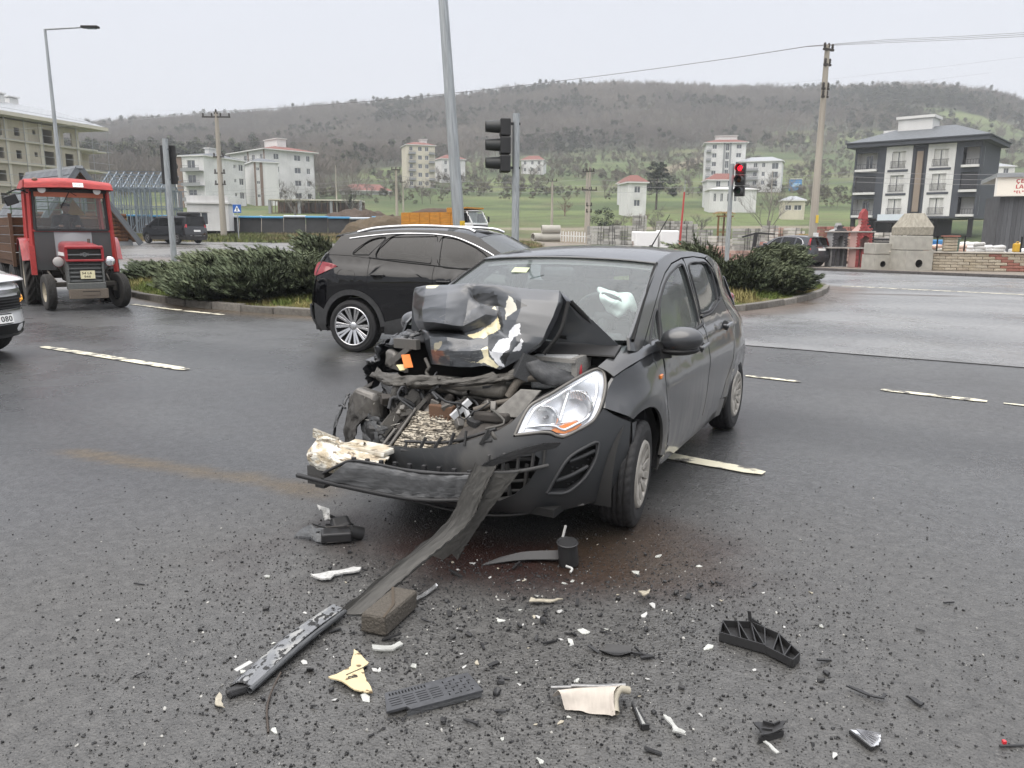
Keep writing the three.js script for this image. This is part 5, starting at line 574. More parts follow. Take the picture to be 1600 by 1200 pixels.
{ const x = SP(1128, 61), t = thing('timber_arch', 'pale timber garden arch behind the red traffic light', 'arch', [x, G(x, -61), -61]); part('post', [bx(0.12, 2.9, 0.12, -0.5, 1.45, 0), bx(0.12, 2.9, 0.12, 0.45, 1.45, 0)], M([0.50, 0.40, 0.28], 0.8, 0, { map: woodTex }), t); part('beam', [bx(1.3, 0.1, 0.12, 0, 2.9, 0), bx(0.9, 0.08, 0.08, 0, 0.9, 0), bx(0.9, 0.08, 0.08, 0, 1.7, 0)], M([0.50, 0.40, 0.28], 0.8, 0, { map: woodTex }), t); }
{ const x = SP(1176, 49), t = thing('iron_stand', 'dark iron hoist arm standing among pale blocks', 'hoist', [x, G(x, -49), -49]); part('column', [bar([-0.1, 0.1, 0], [0.05, 1.75, 0], 0.2, 0.2), bar([-0.4, 0.1, 0], [0, 0.9, 0], 0.1, 0.1), bar([0.4, 0.1, 0], [0.05, 0.9, 0], 0.1, 0.1)], mat.plastic, t); part('jib', [bar([-0.8, 1.55, 0], [0.05, 1.8, 0], 0.1, 0.1), bar([0.05, 1.8, 0], [1.2, 1.75, 0], 0.1, 0.1)], mat.plastic, t); }
{ const x = SP(856, 85), t = thing('concrete_pipes', 'two concrete pipes stacked on the grass behind the crossover', 'pipes', [x, G(x, -85), -85], 0.1); for (const [px, py] of [[0.2, 0.5], [0.2, 1.35], [-0.9, 0.5]]) part('pipe', tr(new THREE.LatheGeometry([[0.32, -1], [0.46, -1], [0.46, 1], [0.32, 1], [0.32, -1]].map((p) => new THREE.Vector2(...p)), 20), px, py, 0, 0, px < 0 ? 0.4 : 0, Math.PI / 2), mat.concrete, t); }
{ const t = thing('picket_fence', 'short row of pale pickets beside the twin poles', 'fence', [SP(874, 88), 0, -88]); const pk = bx(0.12, 1.1, 0.05, 0, 0.55, 0); for (let i = 0; i < 16; i++) { const m = part('picket', pk, BM.frame, t); const x = i * 0.28, z = i * 0.25; m.position.set(x, G(t.position.x + x, -88 + z) + rr(-0.05, 0.05) + 0.1, z); } part('rail', bar([0, G(t.position.x, -88) + 0.7, -0.05], [4.4, G(t.position.x + 4.4, -84) + 0.7, 3.95], 0.05, 0.08), BM.frame, t); }
{ const x = SP(1094, 50), t = thing('blue_barrel', 'blue plastic drum among pale sacks in the yard', 'drum', [x, G(x, -50), -50]); part('body', lathe([[0.001, 0], [0.27, 0], [0.29, 0.1], [0.27, 0.3], [0.29, 0.45], [0.27, 0.6], [0.28, 0.85], [0.24, 0.9], [0.001, 0.9]], 20), M([0.05, 0.14, 0.42], 0.45), t); part('lid', cy(0.1, 0.1, 0.05, 12, 0, 0.92, 0), mat.plastic, t); }
{ const x = SP(1069, 47), t = thing('white_sack', 'white bulk sack in front of the grey stacks', 'sack', [x, G(x, -47), -47]); part('body', jitterGeo(boxUV(rb(0.7, 0.85, 0.7, 0.15, 0, 0.43, 0)), 0.06, 2.5, 8), mat.white, t); part('strap', [tube([[-0.3, 0.8, 0.3], [-0.2, 1.05, 0.2], [-0.1, 0.8, 0.3]], 0.02), tube([[0.3, 0.8, 0.3], [0.2, 1.05, 0.2], [0.1, 0.8, 0.3]], 0.02)], mat.offwhite, t); }
}

// -- wheels
function tyreGeo(R, w, rimR, tread = true, knob = 0) { // axis along x
const prof = [], hw = w / 2; const N = 34; for (let i = 0; i <= N; i++) { const u = i / N * 2 - 1; let x = u * hw, r; const e = Math.abs(u); if (e < 0.78) r = R - 0.006 * e * e; else { const k = (e - 0.78) / 0.22; r = R - 0.006 - 0.03 * k * k; x = Math.sign(u) * hw * (0.78 + 0.22 * Math.sin(k * 1.57) * 0.95); } prof.push([x, r, e]); }
const side = (s) => [[s * hw * 1.02, R - 0.05], [s * hw * 1.06, lerp(R, rimR, 0.5)], [s * hw * 0.98, rimR + 0.012], [s * hw * 0.86, rimR]];
const P = [...side(-1).reverse(), ...prof, ...side(1)], nS = 144, pos = [], uv = [], idx = [];
for (let s = 0; s <= nS; s++) { const a = s / nS * Math.PI * 2; for (let k = 0; k < P.length; k++) { let [x, r, e] = P[k]; if (tread && e !== undefined) { const u = x / hw; const groove = [-0.5, -0.16, 0.16, 0.5].some((g) => Math.abs(u - g) < 0.045); const ph = (s * (knob ? 0.25 : 0.5) + Math.abs(u) * (knob ? 3 : 1.4)) % 2; if (knob) { if (ph < 1 && e > 0.1 && e < 0.98) r += knob; } else { if (groove) r -= 0.009; else if (e > 0.2 && ph < 0.5 && e < 0.9) r -= 0.005; } } pos.push(x, Math.cos(a) * r, Math.sin(a) * r); uv.push(s / nS * 6, k / P.length); } }
const m = P.length; for (let s = 0; s < nS; s++) for (let k = 0; k < m - 1; k++) { const a = s * m + k, b = a + m; idx.push(a, a + 1, b, a + 1, b + 1, b); }
const g = new THREE.BufferGeometry(); g.setAttribute('position', new THREE.Float32BufferAttribute(pos, 3)); g.setAttribute('uv', new THREE.Float32BufferAttribute(uv, 2)); g.setIndex(idx); g.computeVertexNormals(); return g;
}
const revX = (pts, n = 40) => lathe(pts, n).rotateZ(-Math.PI / 2);      // profile [r, axial] -> axis along +x
function rimGeo(R, style) {
const g = [revX([[R * 1.0, -0.10], [R * 1.02, -0.02], [R * 1.03, 0.03], [R * 0.985, 0.045], [R * 0.93, 0.035], [R * 0.91, -0.08]])];
const spoke = (a, r0, r1, w0, w1, x0, x1, th = 0.02) => { const s = prism([[-w0 / 2, r0], [w0 / 2, r0], [w1 / 2, r1], [-w1 / 2, r1]], th, 0.003); const p = s.attributes.position; for (let i = 0; i < p.count; i++) { const k = (p.getY(i) - r0) / (r1 - r0); p.setZ(i, p.getZ(i) + lerp(x0, x1, clamp(k, -0.1, 1.1)) - th); } s.computeVertexNormals(); return s.rotateY(Math.PI / 2).rotateX(a); };
if (style === 'multi') { for (let i = 0; i < 10; i++) for (const d of [-0.105, 0.105]) g.push(spoke(i * Math.PI / 5 + d, R * 0.2, R * 0.95, R * 0.07, R * 0.115, 0.0, 0.035)); g.push(revX([[0.001, 0.012], [R * 0.13, 0.012], [R * 0.24, 0.0], [R * 0.24, -0.05]])); }
else if (style === 'cover') { for (let i = 0; i < 12; i++) g.push(spoke(i * Math.PI / 6, R * 0.34, R * 0.86, R * 0.11, R * 0.22, 0.026, 0.042)); g.push(revX([[0.001, 0.04], [R * 0.12, 0.04], [R * 0.14, 0.03], [R * 0.36, 0.026], [R * 0.36, 0.0]]), revX([[R * 0.80, 0.0], [R * 0.82, 0.043], [R * 0.97, 0.047], [R * 1.0, 0.03]])); }
else { for (let i = 0; i < style; i++) g.push(spoke(i * Math.PI * 2 / style, R * 0.15, R * 0.95, R * 0.17, R * 0.20, 0.01, 0.035)); g.push(revX([[0.001, 0.03], [R * 0.2, 0.03], [R * 0.24, 0.0]])); }
return merge(g);
}
function wheel(parent, x, y, z, geo, side, steer = 0, camber = 0, roll = 0) { const w = sub('wheel', parent); w.position.set(x, y, z); w.rotation.set(0, (side < 0 ? Math.PI : 0) + steer, camber); part('tyre', geo.tyre, geo.tyreMat || mat.rubber, w).rotation.x = roll; const r = part('rim', geo.rim, geo.rimMat, w); r.position.x = geo.off; r.rotation.x = roll; part('brake_disc', geo.back, mat.black, w).position.x = geo.off - 0.07; return w; }
const wheelSet = (R, w, rimR, style, rimMat, extra = {}) => ({ tyre: tyreGeo(R, w, rimR, true, extra.knob), rim: rimGeo(rimR, style), rimMat, back: revX([[0.001, 0], [rimR * 0.9, 0], [rimR * 0.9, -0.02]]), off: w / 2 - 0.04 + (extra.out || 0), tyreMat: extra.tyreMat });

// -- the crashed hatchback
const m0 = (u, v) => fbm(u * 5, v * 5, 3, 0, 71);
const corsaDust = tex(1024, 512, (u, v) => { const z = -u * 4.5, y = v * 2, n = fbm(u * 18, v * 8, 5, 18, 91), st = fbm(u * 90, v * 5, 3, 90, 92); const k = ss(0.90, 0.28, y + 0.4 * (n - 0.5)) * (0.5 + 0.9 * (st - 0.3)) + 0.10 * ss(0.5, 0.75, n); return mix3([0.155, 0.162, 0.172], [0.49, 0.475, 0.45], clamp(k, 0, 0.85)); });
const carPaint = MP([1, 1, 1], 0.34, 0.0, { map: corsaDust, clearcoat: 1, clearcoatRoughness: 0.05 }); carPaint.map.repeat.set(-1 / 4.5, 0.5);
const carPaintTop = MP([0.034, 0.036, 0.040], 0.34, 0.0, { clearcoat: 1, clearcoatRoughness: 0.06, map: grainTex });
const corsaW = { y: smoothTable([[0.1, 0.76], [0.18, 0.785], [0.28, 0.815], [0.45, 0.84], [0.62, 0.852], [0.78, 0.85], [0.90, 0.82], [0.98, 0.775], [1.1, 0.735], [1.25, 0.69], [1.40, 0.64], [1.47, 0.605], [1.56, 0.55]]), z: smoothTable([[-3.3, 0.76], [-3.1, 0.86], [-2.9, 0.935], [-2.6, 0.985], [-2.2, 1], [-0.3, 1], [0, 0.99], [0.15, 0.965], [0.3, 0.915], [0.45, 0.84], [0.6, 0.72], [0.85, 0.5]]) };
const cW = (z, y) => { const g = ss(0.9, 1.2, y), t = ss(-2.0, -3.0, z) * 0.09; const fl = 0.018 * Math.exp(-(((Math.hypot(z, y - 0.305) - 0.43) / 0.06) ** 2)) + 0.018 * Math.exp(-(((Math.hypot(z + 2.511, y - 0.305) - 0.43) / 0.06) ** 2)); const crease = -0.012 * Math.exp(-(((y - 0.80 + 0.03 * z) / 0.05) ** 2)) * ss(-0.1, -0.5, z) * ss(-2.6, -2.2, z), nb = 0.125 * ss(0.62, 0.85, y) * ss(-0.05, 0.32, z); return corsaW.y(y) * corsaW.z(z) * (1 - g * t) * (1 - nb) + fl + crease; };
const cMap = (z, y, o) => [cW(z, y) + o, y, z];
cMap.flip = true;
const zb = smoothTable([[0.15, 0.69], [0.3, 0.78], [0.45, 0.80], [0.6, 0.76], [0.75, 0.66], [0.9, 0.45], [1.0, 0.2]]);
const cF = (x, y) => zb(y) - 0.58 * Math.pow(Math.abs(x) / 0.83, 3.3);
const fMap = (x, y, o) => [x + o * 0.5 * Math.sign(x) * Math.min(1, Math.abs(x)), y, cF(x, y) + o];
const arcPts = (cz, cyy, r, a0, a1, n = 14) => Array.from({ length: n + 1 }, (_, i) => { const a = lerp(a0, a1, i / n); return [cz + Math.cos(a) * r, cyy + Math.sin(a) * r]; });
const CAR = { corsa: [-0.02, 0, -4.471] };
{
const t = thing('crashed_hatchback', 'wrecked dark grey hatchback with buckled bonnet and torn-open front', 'car', CAR.corsa, THREE.MathUtils.degToRad(-27.5));
const mX = (g) => mirror(g), P = { edge: 0.07, thick: 0.016 };
// ---- side panels
const fender = [[-0.425, 0.30], [-0.425, 0.46], [-0.352, 0.73], [-0.392, 0.925], [-0.16, 0.955], [0.0, 0.932], [0.12, 0.90], [0.185, 0.87], [0.235, 0.82], [0.285, 0.772], [0.325, 0.728], [0.155, 0.645], ...arcPts(0, 0.305, 0.372, 1.15, Math.PI - 0.02, 16)];
const fdoor = [[-0.43, 0.30], [-0.43, 0.46], [-0.358, 0.73], [-0.398, 0.915], [-0.17, 0.95], [-0.145, 0.985], [-0.55, 1.20], [-0.75, 1.302], [-0.9, 1.365], [-1.11, 1.418], [-1.40, 1.446], [-1.43, 1.42], [-1.445, 1.2], [-1.46, 0.99], [-1.45, 0.88], [-1.395, 0.64], [-1.39, 0.42], [-1.375, 0.345]];
const fwin = [[-0.50, 0.985], [-0.60, 1.17], [-0.75, 1.262], [-0.9, 1.325], [-1.11, 1.378], [-1.36, 1.404], [-1.375, 1.36], [-1.395, 1.2], [-1.395, 1.01], [-1.36, 0.985]];
const tri = [[-0.235, 0.965], [-0.30, 1.02], [-0.545, 1.162], [-0.46, 0.985]];
const rdoor = [[-1.385, 0.345], [-1.40, 0.42], [-1.405, 0.64], [-1.46, 0.88], [-1.47, 0.99], [-1.455, 1.2], [-1.44, 1.42], [-1.44, 1.446], [-1.72, 1.45], [-2.0, 1.43], [-2.2, 1.36], [-2.31, 1.25], [-2.31, 1.10], [-2.42, 0.95], [-2.24, 0.80], [-2.17, 0.65], [-2.02, 0.5], [-1.95, 0.37]];
const rwin = [[-1.50, 1.06], [-1.505, 1.2], [-1.50, 1.38], [-1.56, 1.405], [-1.8, 1.408], [-2.04, 1.388], [-2.10, 1.31], [-2.08, 1.115], [-1.8, 1.06]];
const qwin = [[-2.115, 1.115], [-2.13, 1.31], [-2.09, 1.372], [-2.2, 1.30], [-2.262, 1.23], [-2.25, 1.13]];
const quarter = [[-1.96, 0.36], [-2.03, 0.5], [-2.18, 0.65], [-2.25, 0.80], [-2.43, 0.95], [-2.32, 1.10], [-2.32, 1.25], [-2.21, 1.365], [-2.06, 1.43], [-2.2, 1.455], [-2.45, 1.40], [-2.75, 1.32], [-2.93, 1.24], [-3.02, 1.08], [-3.12, 0.9], [-3.17, 0.7], [-3.18, 0.5], [-3.14, 0.28], [-2.90, 0.24], ...arcPts(-2.511, 0.305, 0.375, -0.15, Math.PI - 0.1, 18)];
const frame = [[-0.10, 0.965], [0.02, 0.99], [0.0, 1.055], [-0.34, 1.235], [-0.60, 1.345], [-0.82, 1.432], [-1.0, 1.465], [-1.25, 1.486], [-1.65, 1.488], [-2.0, 1.468], [-2.19, 1.452], [-2.05, 1.438], [-1.72, 1.455], [-1.40, 1.452], [-1.11, 1.424], [-0.9, 1.371], [-0.75, 1.308], [-0.55, 1.206], [-0.14, 0.99]];
const sill = [[-0.40, 0.29], [-0.42, 0.20], [-2.1, 0.20], [-2.12, 0.34], [-1.95, 0.365], [-1.385, 0.338], [-0.43, 0.292]];
const G2 = 0.003;
const fend = surf(inset(fender, G2), cMap, P), fShoulder = net([[-0.42, -0.25, 0, 0.12, 0.19].map((z, i) => { const y = [0.932, 0.945, 0.932, 0.90, 0.868][i]; return [cW(z, y), y, z]; }), [-0.42, -0.25, 0, 0.12, 0.19].map((z, i) => [[0.775, 0.765, 0.748, 0.715, 0.68][i], [0.985, 0.985, 0.968, 0.932, 0.895][i], z]), [-0.42, -0.25, 0, 0.12, 0.195].map((z, i) => [[0.735, 0.715, 0.695, 0.665, 0.635][i], [1.0, 1.0, 0.988, 0.95, 0.912][i], z])], 16, 6, { thick: 0.012, uvScale: [0.1, 0.1] });
part('fender', fend, carPaint, t); part('fender_crown', fShoulder, carPaintTop, t);
for (const s of [1, -1]) {
const g = (h) => s > 0 ? h : mX(h);
const fd = part('front_door', g(surf(inset(fdoor, G2), cMap, { ...P, holes: [fwin, tri] })), carPaint, t);
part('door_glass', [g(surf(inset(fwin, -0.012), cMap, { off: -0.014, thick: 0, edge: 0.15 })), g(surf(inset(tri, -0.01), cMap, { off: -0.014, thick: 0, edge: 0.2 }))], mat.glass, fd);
const rd = part('rear_door', g(surf(inset(rdoor, G2), cMap, { ...P, holes: [rwin, qwin] })), carPaint, t);
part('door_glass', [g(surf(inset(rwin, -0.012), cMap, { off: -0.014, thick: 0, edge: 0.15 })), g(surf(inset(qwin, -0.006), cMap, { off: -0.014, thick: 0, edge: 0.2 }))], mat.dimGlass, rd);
part('window_seal', [fwin, tri, rwin, qwin].map((w) => { const pts = w.concat([w[0]]).map(([z, y]) => [s * (cW(z, y) + 0.001), y, z]); return tube(pts, 0.0075, 5, 60); }), mat.trim, t);
part('belt_moulding', tube([[-0.42, 0.945], [-0.8, 0.958], [-1.2, 0.972], [-1.46, 0.99]].map(([z, y]) => [s * (cW(z, y) + 0.004), y, z]), 0.011, 6, 30), mat.trim, fd); part('belt_moulding', tube([[-1.48, 1.035], [-1.8, 1.045], [-2.06, 1.09], [-2.27, 1.115]].map(([z, y]) => [s * (cW(z, y) + 0.004), y, z]), 0.011, 6, 30), mat.trim, rd);
part('quarter_panel', g(surf(inset(quarter, G2), cMap, P)), carPaint, t); part('roof_side_rail', g(surf(frame, cMap, { ...P, edge: 0.05 })), carPaint, t); part('sill', g(surf(inset(sill, 0.002), cMap, { ...P, off: -0.012 })), carPaint, t);
for (const [z, y, d] of [[-1.24, 0.865, fd], [-2.09, 0.925, rd]]) { const x = s * (cW(z, y) + 0.012); part('door_handle', [rb(0.028, 0.03, 0.19, 0.012, x + s * 0.018, y, z, 0.05), rb(0.035, 0.026, 0.025, 0.01, x, y, z + 0.085), rb(0.035, 0.03, 0.03, 0.01, x, y, z - 0.085)], carPaintTop, d); part('handle_recess_shade', g(surf(curve2([[z + 0.07, y - 0.02], [z, y - 0.045], [z - 0.07, y - 0.02], [z - 0.07, y + 0.02], [z, y + 0.03], [z + 0.07, y + 0.02], [z + 0.07, y - 0.02]], 18).slice(0, -1), cMap, { off: 0.0025, thick: 0, edge: 0.1 })), mat.black, d); }  // recess is a flat black patch over the door skin, drawn as shade
// dark shell behind the panel gaps
const inner = [[-0.36, 0.24], [-0.36, 0.95], [-0.05, 0.97], [-0.3, 1.12], [-0.55, 1.24], [-0.9, 1.40], [-1.2, 1.45], [-1.65, 1.46], [-2.1, 1.43], [-2.6, 1.33], [-2.9, 1.22], [-3.1, 0.85], [-3.12, 0.4], [-2.92, 0.34], ...arcPts(-2.511, 0.305, 0.40, 0.1, Math.PI, 14), [-2.05, 0.24]];
part('inner_shell', g(surf(inner, cMap, { off: -0.03, thick: 0.03, edge: 0.15, holes: [inset(fwin, -0.004), inset(rwin, -0.004), inset(tri, 0.004), inset(qwin, 0.004)] })), mat.black, t);
part('door_trim_card', bx(0.06, 0.55, 1.9, s * 0.73, 0.62, -1.2), mat.interior, t);
}
part('indicator_repeater', rb(0.016, 0.026, 0.04, 0.006, cW(-0.27, 0.81) + 0.004, 0.81, -0.27, 0.1), mat.amber, t);
// ---- roof, screens, tailgate
const railY = smoothTable([[-2.95, 1.245], [-2.75, 1.33], [-2.45, 1.405], [-2.2, 1.455], [-2.0, 1.47], [-1.65, 1.49], [-1.25, 1.487], [-1.0, 1.466], [-0.82, 1.434]]);
const roofRows = [-0.80, -0.95, -1.25, -1.65, -2.05, -2.45, -2.75, -2.92].map((z) => { const y = railY(z), w = cW(z, y) - 0.005, cr = 0.028 + 0.012 * ss(-0.8, -1.5, z), zz = (k) => z + 0.05 * (1 - k * k) * (z > -1.2 ? 1 : -0.5); return [-1, -0.9, -0.6, 0, 0.6, 0.9, 1].map((k) => [w * k, y + cr * (1 - Math.pow(Math.abs(k), 2.4)), zz(k)]); });
part('roof', net(roofRows, 28, 30, { thick: 0.012, uvScale: [1, 2] }), carPaintTop, t);
part('roof_lining', net(roofRows.map((r) => r.map(([x, y, z]) => [x * 0.95, y - 0.045, z])), 8, 8, { thick: 0.01 }), M([0.22, 0.22, 0.21], 0.95), t);
const wsTop = [-0.615, -0.4, 0, 0.4, 0.615].map((x) => [x, 1.458 - 0.03 * (x / 0.615) ** 2, -0.775 - 0.045 * (x / 0.615) ** 2]), wsMid = [-0.685, -0.43, 0, 0.43, 0.685].map((x) => [x, 1.265 - 0.03 * (x / 0.685) ** 2, -0.30 - 0.075 * (x / 0.685) ** 2]), wsBot = [-0.745, -0.46, 0, 0.46, 0.745].map((x) => [x, 1.03 + 0.01 * (x / 0.745) ** 2, 0.10 - 0.12 * (x / 0.745) ** 2]);
part('windscreen', net([wsBot, wsMid, wsTop], 20, 14), MP([0.80, 0.90, 0.88], 0.03, 0, { transmission: 0.93, thickness: 0, ior: 1.6 }), t);  // lowered transmission paints a pale veil standing in for the sky reflection
part('windscreen_seal', [tube(wsTop.map((p) => [p[0], p[1] + 0.002, p[2] - 0.004]), 0.009, 5, 30), tube([wsBot[4], wsMid[4], wsTop[4]].map((p) => [p[0] + 0.004, p[1], p[2]]), 0.012, 5, 20), tube([wsBot[0], wsMid[0], wsTop[0]].map((p) => [p[0] - 0.004, p[1], p[2]]), 0.012, 5, 20)], mat.black, t);
part('sticker_reflection', [tr(bx(0.11, 0.06, 0.002), -0.21, 1.375, -0.555, -1.07)], M([0.5, 0.55, 0.35], 0.6), t);  // opaque patch added as the rear window sticker reflected in the screen
part('mirror_pod', rb(0.22, 0.07, 0.06, 0.025, 0, 1.36, -0.70), mat.interior, t);
{ const g = []; for (let i = 0; i < 22; i++) { const a = rr(0, 6.28), r0 = rr(0.03, 0.10), r1 = r0 + rr(0.03, 0.14); g.push(rod([0.575 + Math.cos(a) * r0 * 0.6, 1.30 + Math.sin(a) * r0, -0.41 - Math.sin(a) * r0 * 1.9], [0.575 + Math.cos(a) * r1 * 0.6, 1.30 + Math.sin(a) * r1 * 0.8, -0.41 - Math.sin(a) * r1 * 1.6], 0.0007, 0.0004, 4)); } part('glass_crack', g, mat.dirtyPlastic, t); }
const wp = (x, k) => [x, lerp(1.055, 1.22, k), lerp(0.105, -0.19, k)];
part('wiper_arm', [tube([[0.42, 1.05, 0.12], [0.1, 1.07, 0.10], [-0.25, 1.09, 0.06]], 0.011, 6), tube([[-0.35, 1.06, 0.10], [-0.2, 1.13, 0.0], [-0.02, 1.23, -0.19]], 0.009, 6)], mat.black, t);
part('cowl', net([[[-0.70, 1.0, 0.02], [0, 1.01, 0.16], [0.70, 1.0, 0.02]], [[-0.70, 0.955, 0.12], [0, 0.965, 0.26], [0.70, 0.955, 0.12]]], 20, 4, { thick: 0.02 }), mat.plastic, t);
part('tailgate', [net([[[-0.52, 1.30, -2.9], [0, 1.335, -2.96], [0.52, 1.30, -2.9]], [[-0.56, 1.25, -2.93], [0, 1.29, -3.0], [0.56, 1.25, -2.93]]], 12, 4, { thick: 0.02 }), net([[[-0.64, 1.0, -3.02], [0, 1.0, -3.14], [0.64, 1.0, -3.02]], [[-0.68, 0.8, -3.1], [0, 0.8, -3.22], [0.68, 0.8, -3.1]], [[-0.68, 0.55, -3.12], [0, 0.55, -3.25], [0.68, 0.55, -3.12]]], 14, 8, { thick: 0.02 }), net([[[0.52, 1.25, -2.93], [0.60, 1.0, -3.02]], [[0.585, 1.25, -2.91], [0.675, 1.0, -3.0]]], 6, 6, { thick: 0.02 }), net([[[-0.585, 1.25, -2.91], [-0.675, 1.0, -3.0]], [[-0.52, 1.25, -2.93], [-0.60, 1.0, -3.02]]], 6, 6, { thick: 0.02 })], carPaintTop, t);
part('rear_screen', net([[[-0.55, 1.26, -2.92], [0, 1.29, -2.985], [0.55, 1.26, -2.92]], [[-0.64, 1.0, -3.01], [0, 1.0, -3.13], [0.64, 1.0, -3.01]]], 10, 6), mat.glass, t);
part('rear_bumper', net([[[-0.72, 0.56, -3.06], [0, 0.56, -3.27], [0.72, 0.56, -3.06]], [[-0.73, 0.4, -3.08], [0, 0.4, -3.30], [0.73, 0.4, -3.08]], [[-0.70, 0.24, -3.02], [0, 0.24, -3.22], [0.70, 0.24, -3.02]]], 16, 8, { thick: 0.03 }), carPaintTop, t);
for (const s of [1, -1]) part('tail_lamp', rb(0.10, 0.28, 0.10, 0.04, s * 0.615, 0.97, -3.03), mat.redLens, t);
part('aerial', [rod([0.05, 1.50, -2.5], [0.12, 1.78, -2.78], 0.006, 0.003, 6), cy(0.025, 0.014, 0.03, 10, 0.05, 1.505, -2.5)], mat.black, t);
// ---- cabin
part('floor_pan', [bx(1.5, 0.06, 3.3, 0, 0.25, -1.45), bx(1.45, 0.72, 0.05, 0, 0.6, 0.0), bx(1.4, 0.5, 0.1, 0, 0.65, -2.9)], mat.black, t);
part('dashboard', [net([[[-0.70, 0.96, -0.02], [0, 0.97, 0.06], [0.70, 0.96, -0.02]], [[-0.71, 0.955, -0.34], [0, 0.965, -0.34], [0.71, 0.96, -0.34]], [[-0.70, 0.90, -0.46], [0, 0.91, -0.48], [0.70, 0.91, -0.46]], [[-0.70, 0.62, -0.40], [0, 0.6, -0.42], [0.70, 0.62, -0.40]]], 18, 14, { thick: 0.02 }), rb(0.4, 0.08, 0.2, 0.035, 0.37, 0.985, -0.33)], mat.interior, t);
for (const s of [1, -1]) { const st = sub('front_seat', t); st.position.set(s * 0.36, 0, 0); part('cushion', rb(0.5, 0.18, 0.52, 0.07, 0, 0.58, -1.05), mat.seat, st); part('backrest', tr(new RoundedBoxGeometry(0.5, 0.66, 0.15, 4, 0.06), 0, 0.93, -1.42, -0.28), mat.seat, st); part('headrest', tr(new RoundedBoxGeometry(0.29, 0.20, 0.11, 4, 0.05), 0, 1.35, -1.50, -0.2), mat.seat, st); part('headrest_post', [rod([-0.08, 1.2, -1.47], [-0.08, 1.3, -1.5], 0.007), rod([0.08, 1.2, -1.47], [0.08, 1.3, -1.5], 0.007)], mat.steel, st); }
{ const rs = sub('rear_seat', t); part('cushion', rb(1.25, 0.18, 0.5, 0.07, 0, 0.58, -2.05), mat.seat, rs); part('backrest', tr(new RoundedBoxGeometry(1.25, 0.62, 0.15, 4, 0.06), 0, 0.92, -2.36, -0.3), mat.seat, rs); for (const x of [-0.4, 0.4]) part('headrest', rb(0.26, 0.14, 0.1, 0.04, x, 1.26, -2.47), mat.seat, rs); }
{ const s = sub('steering_wheel', t); s.position.set(0.39, 1.075, -0.54); s.rotation.x = 0.42; part('rim', new THREE.TorusGeometry(0.185, 0.018, 10, 40), mat.plastic, s); part('hub', [rb(0.14, 0.12, 0.05, 0.03), bx(0.16, 0.03, 0.02, 0.1, 0, 0), bx(0.16, 0.03, 0.02, -0.1, 0, 0), bx(0.04, 0.16, 0.02, 0, -0.1, 0)], mat.trim, s); part('column', rod([0, 0, 0], [0, -0.06, 0.3], 0.04), mat.interior, s); }
part('deployed_airbag', jitterGeo(tr(new THREE.SphereGeometry(0.15, 30, 20).scale(0.95, 0.42, 0.5), 0.47, 1.20, -0.50, 0.3, 0, -0.45), 0.05, 9, 12), M([0.74, 0.76, 0.73], 0.85), t);
// ---- mirror on the driver's side and a broken stub on the other
{ const mr = sub('door_mirror', t); part('mirror_shell', [tr(new THREE.SphereGeometry(0.1, 30, 20).scale(1.22, 0.75, 0.85), 0.925, 1.015, -0.375, 0, 0.25, 0.06)], carPaintTop, mr); part('mirror_base', [tr(new THREE.SphereGeometry(0.1, 24, 16).scale(1.10, 0.30, 0.80), 0.915, 0.952, -0.39, 0, 0.25, 0.06), bar([0.77, 0.945, -0.36], [0.86, 0.955, -0.39], 0.05, 0.10)], mat.plastic, mr); part('mirror_glass', tr(new THREE.CircleGeometry(0.085, 24).scale(1.2, 0.72, 1), 0.925, 1.015, -0.465, 0, Math.PI + 0.25), mat.chrome, mr); const m2 = sub('door_mirror', t); part('mirror_shell', tr(new THREE.SphereGeometry(0.1, 24, 16).scale(1.2, 0.74, 0.8), -0.925, 1.01, -0.38, 0, -0.25, 0), carPaintTop, m2); part('mirror_base', bar([-0.77, 0.945, -0.36], [-0.86, 0.955, -0.39], 0.05, 0.10), mat.plastic, m2); }
// ---- wheels
const ws = wheelSet(0.302, 0.185, 0.188, 'cover', mat.hubcap, { out: 0.0 });
wheel(t, 0.745, 0.302, 0.0, ws, 1, 0.12, -0.03, 0.2); wheel(t, 0.745, 0.302, -2.511, ws, 1, 0, 0, 1.0); wheel(t, -0.745, 0.302, -2.511, ws, -1); wheel(t, -0.70, 0.302, -0.07, ws, -1, 0.3, 0.06);
const linerM = M([0.016, 0.016, 0.016], 0.9, 0, { side: THREE.DoubleSide });
for (const [s, z] of [[1, 0], [1, -2.511], [-1, -2.511], [-1, -0.05]]) part('wheel_arch_liner', tr(new THREE.CylinderGeometry(0.395, 0.395, 0.28, 24, 1, true, -0.2, Math.PI + 0.4), s * 0.665, 0.305, z, 0, 0, Math.PI / 2).rotateX(0), linerM, t);

// ---- front cover, lamp, grilles
const fogHole = [[0.556, 0.338], [0.595, 0.43], [0.634, 0.51], [0.68, 0.548], [0.727, 0.565], [0.729, 0.50], [0.71, 0.43], [0.678, 0.375], [0.625, 0.33]], grHole = [[-0.45, 0.30], [-0.36, 0.36], [0.07, 0.38], [0.24, 0.451], [0.30, 0.50], [0.403, 0.527], [0.506, 0.535], [0.525, 0.519], [0.514, 0.461], [0.479, 0.396], [0.421, 0.337], [0.343, 0.294], [0.222, 0.278], [-0.03, 0.262], [-0.24, 0.262], [-0.42, 0.275]];
